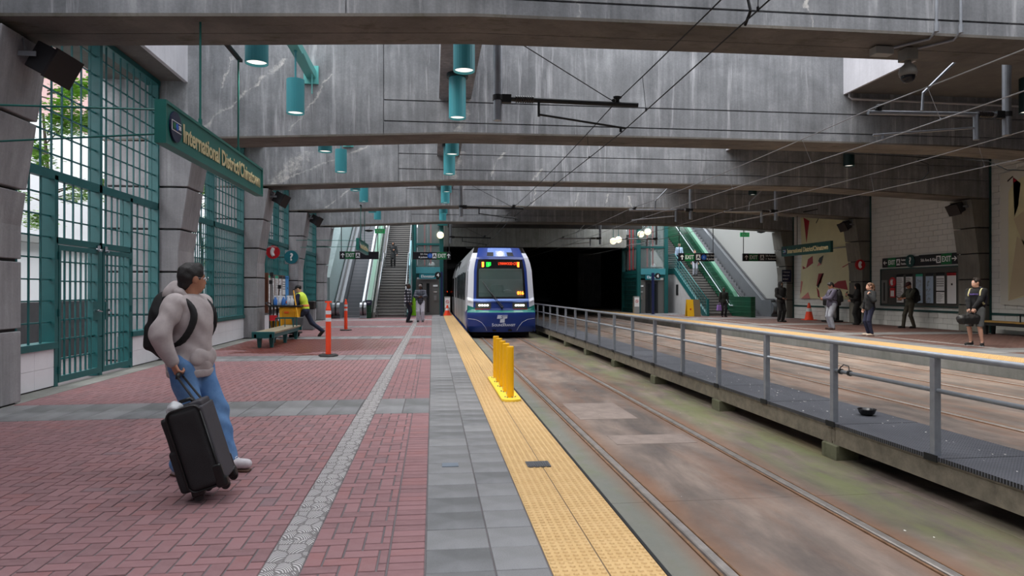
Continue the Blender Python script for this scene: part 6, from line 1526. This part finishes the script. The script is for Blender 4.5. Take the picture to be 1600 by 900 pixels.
# navy direction sign on the far right column
F = Face((18.98, 35.368, 1.97), 0); t = empty('direction_sign', tuple(F.p(.25, 0)), 'navy direction sign with white lines on the far right column', 'sign')
F.plate(0, .52, 0, .66, 0, -.03, 'plate', SNAVY, t); F.text('< Chinatown', .03, .54, .11, SWHT, t, .003, sx=.72); F.text('Weller St &', .03, .35, .11, SWHT, t, .003, sx=.72); F.text('5th Ave S', .03, .16, .11, SWHT, t, .003, sx=.72)
# platform number poles
for x, y, lb, dx in ((.53, 40.7, 'left elevator', -.22), (13.85, 41.9, 'right elevator', .28)):
    t = empty('marker_pole', (x, y, 0), 'navy pole with round black number 4 disc before the ' + lb, 'pole')
    MB().box(x-.07, x+.07, y-.07, y+.07, 0, 2.62).box(x-.12, x+.12, y-.12, y+.12, 0, .03).build('post', NAVY, t)
    F = Face((x+dx, y-.1, 2.42), 0); F.disc(0, 0, .19, 0, -.03, 'number_disc', BLACK, t); F.text('4', 0, -.01, .28, SWHT, t, .004, 'CENTER', 1, .01)
    MB().box(min(x, x+dx), max(x, x+dx), y-.06, y-.04, 2.38, 2.46).build('disc_arm', BLACK, t)
for (x, y, lb) in ((.72, 42.1, 'left'), (13.02, 43.2, 'right')):
    t = empty('sign_stand', (x+.17, y, 0), 'grey waist-high box with a prohibition notice by the %s tunnel mouth' % lb, 'sign')
    MB().box(x, x+.36, y, y+.3, 0, 1.12).build('case', mat('box_light_grey', (150, 150, 150), .5), t, bevel=.01)
    F = Face((x+.02, y-.002, .45), 0); F.plate(0, .32, 0, .6, 0, .006, 'notice', SWHT, t)
    P = [F.p(.16+.09*math.cos(a), .36+.09*math.sin(a), .01) for a in np.linspace(0, 2*PI, 19)]; MB().tube(P, .012, 6).cyl(F.p(.1, .42, .01), F.p(.22, .3, .01), .01).build('prohibition_ring', SRED, t)
# globe lamps
GLOB = mat('globe_glass', (255, 246, 214), .4, emit=(255, 238, 196), es=1.1); BAND = mat('globe_band', (120, 110, 80), .4)
for x, y, z, lb in ((.47, 42.3, 4.92, 'beside the left elevator'), (13.5, 43.3, 5.18, 'before the right elevator, left of its pair'), (13.95, 43.25, 5.34, 'before the right elevator, right of its pair'), (11.75, 43.65, 4.74, 'left of the right elevator, left of its pair'), (12.1, 43.65, 4.84, 'left of the right elevator, right of its pair')):
    t = empty('globe_lamp', (x, y, z), 'glowing round globe lamp ' + lb, 'lamp', 'glowing globe lamps at the tunnel mouth')
    MB().sph((x, y, z), .215, 20, 12).build('globe', GLOB, t, smooth=True); MB().cyl((x, y, z-.012), (x, y, z+.012), .22, n=24).build('band', BAND, t); MB().tube([(x, y, z+.2), (x, y, max(z+.6, 5.58)), (x, y+(.35 if x > 13 else .02), max(z+.62, 5.6))], .018).cyl((x, y, z+.2), (x, y, z+.28), .08, .05).build('stem', TEAL, t)
tb_ = MB().box(.3, 3.2, 42.2, 42.4, 5.5, 5.75); tag(tb_.build('steel_brace', ELT), 'teal steel brace beam right of the left elevator top', 'beam')
tag(MB().box(10.2, 13.36, 43.5, 43.8, 5.55, 5.85).build('steel_brace', ELT), 'teal steel brace beam left of the right elevator top', 'beam')
# orange-red signal deep in the tunnel
t = empty('tunnel_signal', (1.0, 60, 1.4), 'orange signal light glowing in the tunnel left of the train', 'signal'); MB().box(.8, 1.15, 52, 52.1, 1.2, 1.55).build('case', BLACK, t); MB().box(.8, 1.12, 51.96, 52.0, 1.38, 1.46).build('lens', LRD, t)

# ================= left platform furniture =================
def bench(x0, x1, y0, y1, lab, wood, met, h=.42, arms=()):
    t = empty('bench', ((x0+x1)/2, (y0+y1)/2, 0), lab, 'bench', 'long platform benches'); n = 5; w = (x1-x0)/n
    for q in range(n): MB().box(x0+q*w+.006, x0+(q+1)*w-.006, y0+.06, y1-.06, h-.05, h).build('plank', wood, t, bevel=.004)
    for yy in (y0, y1-.08): MB().box(x0-.02, x1+.02, yy, yy+.08, h-.16, h+.01).build('end_beam', met, t, bevel=.01)
    MB().box(x0+.04, x0+.1, y0, y1, h-.16, h-.05).box(x1-.1, x1-.04, y0, y1, h-.16, h-.05).build('side_rail', met, t)
    for yy in (y0+.25, (y0+y1)/2, y1-.35):
        for xx in (x0+.06, x1-.16): MB().prism([(xx-.01, h-.16), (xx+.11, h-.16), (xx+.085, 0), (xx+.015, 0)], 'y', yy, yy+.1).build('leg', met, t)
    for yy in arms:
        a = empty('arm_rail', ((x0+x1)/2, yy, h)); a.parent = t; a.location = Vector(((x0+x1)/2, yy, h))-Vector(t.location)
        MB().box(x0, x1, yy, yy+.03, h+.24, h+.27).box(x0, x0+.03, yy, yy+.03, h, h+.27).box(x1-.03, x1, yy, yy+.03, h, h+.27).box(x0, x1, yy+.5, yy+.53, h+.24, h+.27).box(x0, x0+.03, yy+.5, yy+.53, h, h+.27).box(x1-.03, x1, yy+.5, yy+.53, h, h+.27).box(x0, x0+.03, yy, yy+.5, h+.24, h+.27).box((x0+x1)/2, (x0+x1)/2+.02, yy, yy+.02, h, h+.25).build('rail_frame', met, a)
    return t
WOODG = mat('weathered_wood', (146, 134, 112), .7, noise=.2, nscale=8); WOODY = mat('yellow_wood', (150, 118, 62), .6, noise=.15, nscale=6)
bench(-4.63, -4.1, 18.3, 22.1, 'long bench with teal metal ends and weathered wooden planks, left platform', WOODG, TEAL, arms=(20.9,))
bench(18.75, 19.25, 13.2, 21.7, 'yellowish wooden bench with dark legs against the right wall', WOODY, DARK, h=.47, arms=(19.4,))
ORR = mat('safety_orange', (240, 72, 36), .45); WBAND = mat('white_reflective', (214, 214, 220), .35)
def delineator(x, y, h, lab, hand):
    t = empty('delineator_post', (x, y, 0), lab, 'bollard', 'orange delineator posts')
    MB().lathe((x, y, 0), [(.215, 0), (.225, .02), (.2, .045), (.08, .05)], 8).build('rubber_base', BLACK, t)
    MB().lathe((x, y, .045), [(.062, 0), (.06, h*.82), (.045, h*.86), (.03, h*.93), (.028, h-.05), (.01, h-.045)], 20).build('post', ORR, t)
    if hand: MB().box(x-.075, x+.075, y-.02, y+.02, h-.04, h+.0).box(x-.02, x+.02, y-.02, y+.02, h-.15, h-.02).build('handle', ORR, t)
    for z in (h*.63, h*.76): MB().cyl((x, y, z), (x, y, z+.085), .0635, n=20).build('reflective_band', WBAND, t)
delineator(-2.37, 16.0, 1.26, 'orange delineator post with handle, nearest of the two on the left platform', True)
delineator(-3.24, 26.2, 1.18, 'orange delineator post farther away, before the escalator foot', False)
def cone(x, y, h, r, m, lab, band=True):
    t = empty('traffic_cone', (x, y, 0), lab, 'cone')
    MB().box(x-r*1.25, x+r*1.25, y-r*1.25, y+r*1.25, 0, .03).build('base', m, t); MB().lathe((x, y, .03), [(r, 0), (r*.22, h-.03), (r*.1, h-.02)], 20).build('cone_body', m, t)
    if band: MB().lathe((x, y, h*.5), [(r*.63+.003, 0), (r*.47+.003, h*.2)], 20).build('reflective_band', WBAND, t)
cone(-1.12, 41.6, 1.15, .24, mat('lime_plastic', (150, 220, 40), .5), 'tall lime green cone before the left elevator', False)
cone(.88, 41.3, .62, .2, ORR, 'small orange cone at the platform end beside the navy pole')
cone(19.1, 32.9, .86, .22, ORR, 'orange traffic cone with white band by the right art panel')
YB = mat('caution_yellow', (232, 180, 20), .5)
for (x, m, lb) in ((14.85, YB, 'yellow folding caution sign leaning at the foot of the right stairs'), (15.25, mat('plywood', (120, 104, 80), .8), 'brown board leaning behind the yellow caution sign')):
    t = empty('floor_sign', (x, 38.2, 0), lb, 'sign')
    MB().prism([(38.05, 0), (38.09, 0), (38.27, .98), (38.23, .98)], 'x', x-.2, x+.2).build('front_board', m, t); MB().prism([(38.45, 0), (38.49, 0), (38.3, .98), (38.26, .98)], 'x', x-.2, x+.2).build('back_board', m, t)
    if m is YB: MB().cyl((x, 38.1, .42), (x, 38.15, .42), .07, n=3).build('warning_mark', SRED, t)
# trash can with clear bag
t = empty('trash_can', (19.0, 30.6, 0), 'black post litter bin with a clear bag, by the right art panel', 'bin')
MB().box(18.62, 19.35, 30.5, 30.9, .78, 1.1).build('bin_head', BLACK, t, bevel=.05); MB().box(19.2, 19.3, 30.6, 30.8, 0, .8).box(18.6, 19.4, 30.45, 30.95, 0, .08).build('frame', BLACK, t)
MB().lathe((18.92, 30.7, .1), [(.2, 0), (.25, .1), (.24, .5), (.28, .7)], 16).build('clear_bag', mat('bag_film', (170, 172, 176), .3, alpha=.45), t, smooth=True); MB().lathe((18.9, 30.7, .1), [(.19, 0), (.22, .1), (.18, .22), (.05, .27)], 12).build('rubbish', DARK, t)
# ---- cleaning cart
CY = mat('cart_yellow', (236, 170, 14), .45, noise=.08); CBL = mat('bottle_blue', (60, 120, 200), .35); CW = mat('bottle_white', (224, 228, 236), .4)
ct = empty('cleaning_cart', (-4.8, 22.6, 0), 'yellow and black cleaning cart loaded with bottles and mops', 'cart')
MB().prism([(-4.78, .2), (-4.28, .2), (-4.22, .98), (-4.84, .98)], 'y', 22.3, 22.8).build('waste_bin', CY, ct, bevel=.03)
MB().prism([(-4.72, .34), (-4.36, .34), (-4.34, .84), (-4.46, .92), (-4.66, .92), (-4.74, .84)], 'y', 22.275, 22.3).build('bin_panel', mat('cart_yellow_dark', (206, 140, 10), .45), ct)
MB().box(-4.66, -4.52, 22.26, 22.275, .78, .84).build('badge', mat('badge_orange', (220, 90, 20), .5), ct)
MB().box(-5.15, -4.15, 22.25, 22.85, .98, 1.03).box(-5.15, -4.2, 22.3, 22.8, .12, .18).build('deck', BLACK, ct, bevel=.01)
for x, y in ((-5.11, 22.3), (-5.11, 22.8), (-5.0, 22.3), (-5.0, 22.8)): MB().box(x-.02, x+.02, y-.02, y+.02, .15, 1.0).build('upright', BLACK, ct)
MB().tube([(-5.12, 22.3, 1.0), (-5.24, 22.3, 1.1), (-5.26, 22.55, 1.12), (-5.24, 22.8, 1.1), (-5.12, 22.8, 1.0)], .02, 8).build('push_handle', BLACK, ct)
for x, y in ((-5.05, 22.36), (-5.05, 22.74), (-4.35, 22.36), (-4.35, 22.74)): MB().cyl((x, y-.02, .08), (x, y+.02, .08), .08, n=16).build('caster', BLACK, ct)
MB().lathe((-4.99, 22.5, .2), [(.12, 0), (.15, .3), (.16, .33)], 14).build('mop_bucket', CY, ct); MB().box(-5.1, -4.88, 22.24, 22.3, .55, .72).build('side_caddy', SRED, ct)
def bottle(x, y, z, m, lab, s=1):
    t = empty('spray_bottle', (x, y, z), lab, 'bottle', 'cleaning bottles on the cart')
    MB().lathe((x, y, z), [(.045*s, 0), (.05*s, .02), (.05*s, .13*s), (.02*s, .19*s), (.018*s, .21*s)], 12).build('bottle_body', m, t, smooth=True)
    MB().box(x-.05*s, x+.02*s, y-.012, y+.012, z+.21*s, z+.25*s).box(x-.045*s, x-.03*s, y-.008, y+.008, z+.15*s, z+.21*s).build('trigger', CW, t)
for q, (x, m, c_) in enumerate(((-4.97, CBL, 'blue'), (-4.85, CW, 'white'), (-4.72, CBL, 'blue'), (-4.58, CW, 'white'), (-4.46, CW, 'white'))):
    bottle(x, 22.45+.1*(q % 2), 1.03, m, '%s spray bottle on the cleaning cart, %s from its left' % (c_, ['first', 'second', 'third', 'fourth', 'last'][q]), 1.25)
for q, (x, y, x2, z2) in enumerate(((-5.08, 22.4, -5.1, 1.75), (-5.04, 22.6, -5.12, 2.0), (-4.98, 22.7, -4.9, 1.6))):
    b = empty('broom', (x, y, .2), '%s dark broom handle standing in the cleaning cart' % ['short-tipped', 'tallest', 'lowest'][q], 'broom'); MB().cyl((x, y, .25), (x2, y, z2), .013, n=8).build('handle', DARK if q else ROD, b); MB().box(x2-.05, x2+.05, y-.03, y+.03, z2-.04, z2+.08).build('brush_head', BLACK, b)
mp = empty('dustpan_broom', (-4.25, 22.2, .5), 'yellow-handled broom and grey dustpan bucket held by the cleaner', 'broom')
MB().cyl((-4.42, 22.5, 1.5), (-4.20, 22.12, .58), .018, n=8).build('handle', CY, mp); MB().prism([(-4.34, .36), (-4.08, .38), (-4.04, .66), (-4.4, .66)], 'y', 22.0, 22.22).build('dustpan', mat('dustpan_grey', (70, 72, 76), .6), mp, bevel=.02)
t = empty('waste_bin', (-3.95, 25.6, 0), 'grey and black waste bin beside the fourth left column', 'bin'); MB().box(-4.9, -4.5, 26.6, 27.1, 0, .8).build('bin_body', mat('bin_grey', (120, 124, 128), .5), t, bevel=.03); MB().box(-4.93, -4.47, 26.57, 27.13, .8, 1.1).build('bin_lid', BLACK, t, bevel=.03)
# ---- notice boards
PAPER = mat('paper_white', (226, 228, 230), .6); PGRN = mat('paper_green', (60, 170, 140), .6); PBLU = mat('paper_blue', (70, 150, 220), .6); PLIL = mat('paper_pale_blue', (176, 196, 218), .6); WFR = mat('rust_brown_frame', (116, 72, 52), .6); DKF = mat('dark_red_frame', (60, 34, 34), .5); INK = mat('ink', (30, 30, 34), .6); INKG = mat('ink_grey', (130, 132, 136), .6)
def notice(F, u0, u1, z0, z1, par_lab, head, body, kind, frame, d=.03, grp='framed notices'):
    t = empty('notice_case', tuple(F.p((u0+u1)/2, z0)), par_lab, 'notice', grp)
    F.plate(u0-.03, u1+.03, z0-.03, z1+.03, 0, d, 'case_frame', frame, t); F.plate(u0, u1, z0, z1, d, d+.006, 'sheet', body, t); F.plate(u0, u1, z1-.1, z1, d+.006, d+.01, 'heading', head, t)
    w = u1-u0; hh = z1-z0; rn = random.Random(int(u0*100)+7)
    m = MB()
    def bar(a, b, c, e): m.obox(F.p((a+b)/2, (c+e)/2, d+.008), (b-a, .004, e-c), F.M)
    if kind == 'list':
        z = z1-.14
        while z > z0+.05: bar(u0+.04*w, u0+w*rn.uniform(.5, .92), z-.012, z); z -= .038
    if kind == 'map':
        for q in range(26): a = u0+w*rn.uniform(.05, .7); c = z0+hh*rn.uniform(.04, .85); bar(a, a+w*rn.uniform(.08, .25), c, c+.008); bar(a, a+.008, c-.05, c+.03)
    if kind == 'grid':
        for r_ in range(4):
            for c_ in range(5): bar(u0+w*(.08+.18*c_), u0+w*(.17+.18*c_), z1-.2-.09*r_-.04, z1-.2-.09*r_)
        bar(u0, u1, z0+hh*.38, z0+hh*.42)
        for q in range(9): bar(u0+.08*w, u0+w*rn.uniform(.5, .9), z0+.06+q*.04, z0+.07+q*.04)
    if kind == 'sparse': bar(u0+w*.45, u0+w*.62, z0+hh*.6, z0+hh*.66); bar(u0+w*.1, u0+w*.8, z1-.07, z1-.04)
    if m.v: tag(m.build('printed_lines', INK if kind != 'map' else INKG, t), kind='stuff')
    return t
FL_ = Face((-5.80, 24.55, 0), 90)
LBN = [('bus timetable', PAPER, 'list'), ('route list', PAPER, 'list'), ('green-topped notice', PAPER, 'list'), ('network map', PAPER, 'map'), ('rider notice', PAPER, 'grid'), ('blue poster', PBLU, 'sparse')]
tag(FL_.plate(-.02, .06, .72, 2.12, 0, .12, 'board_post', WFR, None), 'rust-brown edge post of the left notice board', 'post')
for q, (nn, bd, kd) in enumerate(LBN):
    u0 = .16+q*.63; notice(FL_, u0, u0+.5, .82, 2.05, '%s, %s case from the near end of the left notice board' % (nn, ['first', 'second', 'third', 'fourth', 'fifth', 'last'][q]), [PGRN, SBLK, PGRN, SBLK, SBLK, PBLU][q], bd, kd, WFR if q < 5 else PBLU)
FR_ = Face((RWX, 27.96, 0), -90)
bd = empty('notice_board', tuple(FR_.p(2.3, .86)), 'long grey metal notice board with dark green frame on the right wall', 'board')
FR_.plate(.02, 4.56, .88, 2.40, .0, .03, 'back_panel', mat('board_steel', (84, 84, 82), .45, .5), bd); 
for a, b, c, e in ((0, 4.58, .84, .88), (0, 4.58, 2.40, 2.44), (0, .04, .84, 2.44), (4.54, 4.58, .84, 2.44)): FR_.plate(a, b, c, e, 0, .05, 'frame', TEALD, bd)
FR_.plate(.1, .5, .95, 1.95, .03, .06, 'door_panel', mat('steel_panel_light', (128, 128, 126), .4, .5), bd); FR_.plate(.25, .34, 1.05, 1.85, .06, .065, 'slot', BLACK, bd)
for q, (u0, u1, hd_, b_, kd, nn) in enumerate(((1.62, 2.42-.0, SBLK, PAPER, 'list', 'timetable sheet'), (0, 0, 0, 0, 0, 0))[:0]): pass
UR = [(27.96-26.0, 27.96-25.45, SBLK, PAPER, 'list', 'white timetable'), (27.96-25.3, 27.96-24.95+.1, SBLK, PAPER, 'list', 'second white timetable'), (27.96-24.75, 27.96-24.32, PGRN, PLIL, 'map', 'teal-topped map'), (27.96-24.2+.02, 27.96-23.78+.05, SBLK, PLIL, 'map', 'pale street map'), (0, 0, 0, 0, 0, '')]
cols = [(1426, 1439), (1441.5, 1453), (1455, 1468), (1471, 1482.5), (1485, 1495)]
import functools
def rwy(px): lat = (px-800)/1067.; s_, c_ = math.sin(_yaw), math.cos(_yaw); return 19.6*(c_-lat*s_)/(lat*c_+s_)
CL = [(1417.5-.5, 1430), (1432, 1443.5-1), (1446-1, 1458-1), (1460-1, 1473-1), (1476-1, 1488-2), (1492.5-2, 1497)]
CL = [(1401.5, 1414), (1416, 1428), (1431.5, 1444), (1447, 1460.5), (1463.5, 1478), (1480.5, 1496.5)]
NN = ['white timetable', 'second white timetable', 'teal-topped map', 'pale street map', 'picture-grid notice', 'red-topped poster']
HD = [SBLK, SBLK, PGRN, SBLK, SBLK, SRED]; BD = [PAPER, PAPER, PLIL, PLIL, PAPER, PAPER]; KD = ['list', 'list', 'map', 'map', 'grid', 'sparse']
for q, (a, b) in enumerate(CL): notice(FR_, 27.96-rwy(a)+.03, 27.96-rwy(b)-.03, 1.0, 2.17, '%s, %s case from the left on the right wall board' % (NN[q], ['first', 'second', 'third', 'fourth', 'fifth', 'last'][q]), HD[q], BD[q], KD[q], DKF)
disc_sign(tuple(FR_.p(27.96-rwy(1396.5), 1.86, .06)), -90, .21, SRED, 'phone', 'small red telephone disc on the right notice board')
F = FR_; t = empty('phone_panel', tuple(F.p(27.96-rwy(1396.5), 1.2)), 'small red and grey help panel below the telephone disc', 'panel'); F.plate(27.96-rwy(1396.5)-.15, 27.96-rwy(1396.5)+.15, 1.2, 1.62, .03, .06, 'plate', SRED, t); F.plate(27.96-rwy(1396.5)-.11, 27.96-rwy(1396.5)+.11, 1.25, 1.5, .06, .065, 'notice', PAPER, t)
# ---- art panels on the right wall
def w2(px, py, X=19.56):
    lat = (px-800)/1067.; s_, c_ = math.sin(_yaw), math.cos(_yaw); t_ = X/(lat*c_+s_); return (t_*(c_-lat*s_), 1.5+(454-py)/1067.*t_)
CRM = mat('art_cream', (206, 200, 160), .55, noise=.05, nscale=1.5); ARED = mat('art_red', (150, 24, 40), .45); APINK = mat('art_pink', (196, 120, 116), .5); ABLK = mat('art_black', (26, 24, 26), .5); ATAN = mat('art_tan', (190, 176, 146), .55); AWHT = mat('art_white', (200, 200, 192), .5)
def artpoly(par, pts, m, d, name, X=19.56, th=.012):
    P = [w2(a, b, X) for a, b in pts]; n = len(P)
    return MB().add([(X-d, y, z) for y, z in P]+[(X-d+th, y, z) for y, z in P], [tuple(range(n)), tuple(range(2*n-1, n-1, -1))]+[(i, (i+1) % n, n+(i+1) % n, n+i) for i in range(n)]).build(name, m, par)
a1 = empty('art_panel', (19.6, 32.3, 1.0), 'cream wall relief with angular red and black shapes between the far columns', 'artwork')
artpoly(a1, [(1252, 392), (1335, 392), (1335, 388), (1252, 400)], CRM, 0, 'backing') if 0 else None
artpoly(a1, [(1251, 336), (1330, 336), (1334, 396), (1329, 468), (1250, 466), (1253, 400)], CRM, 0, 'panel', th=.03)
for pts, m in (([(1256, 340), (1265, 345), (1260.5, 379), (1257.5, 350)], ARED), ([(1263, 405), (1270, 400), (1270.5, 411), (1260, 419)], ARED), ([(1254.5, 415.5), (1259.5, 419), (1255, 420.5)], ARED), ([(1281, 403), (1287, 399), (1283, 413), (1279, 408)], ABLK), ([(1277, 416), (1280.5, 409), (1284, 413)], APINK),
               ([(1279.5, 427.5), (1286.5, 427), (1283, 442), (1276, 447)], ARED), ([(1285, 428), (1287.5, 427), (1279, 450), (1277, 447)], ABLK), ([(1276.5, 449), (1280, 455), (1281, 464), (1278.5, 463)], ARED), ([(1299, 448), (1310, 439.5), (1321.5, 438), (1325, 453)], ARED),
               ([(1252, 439), (1254.5, 440), (1251.5, 459), (1250.7, 455)], APINK), ([(1252, 466.5), (1263, 456.5), (1266, 466.5)], APINK), ([(1316.5, 417), (1333, 408), (1333, 409.5), (1317, 418)], ARED), ([(1323, 456), (1325, 455), (1322.5, 464), (1321.5, 463)], ABLK), ([(1275.5, 348), (1280, 339), (1280.5, 339.5), (1276, 349)], ABLK)):
    artpoly(a1, pts, m, .012, 'painted_shape')
MB().box(19.5, 19.56, 29.9, 34.8, 3.55, 3.6).build('panel_seam', INKG, a1)
a2 = empty('art_panel', (19.6, 19.5, 1.0), 'tall wall relief with beige and red angular shapes at the right edge', 'artwork')
artpoly(a2, [(1563.5, 273), (1700, 226), (1700, 484), (1563.5, 475.5)], AWHT, .0, 'panel', th=.03)
for pts, m in (([(1577, 300), (1585, 285), (1660, 240), (1690, 330), (1690, 440), (1576, 470)], CRM), ([(1576, 470), (1590, 370), (1640, 400), (1660, 440)], ATAN), ([(1584, 277), (1596, 286), (1592, 322), (1586, 340)], ARED), ([(1585, 342), (1600, 330), (1620, 390), (1600, 382)], ATAN), ([(1587, 398), (1601, 374), (1602, 389)], ARED), ([(1595, 385), (1608, 372), (1609, 377), (1596, 388)], ABLK), ([(1575, 282), (1583, 275), (1583.5, 276.5), (1575.5, 284)], ABLK)):
    artpoly(a2, pts, m, .012 if m is not ATAN else .016, 'painted_shape')
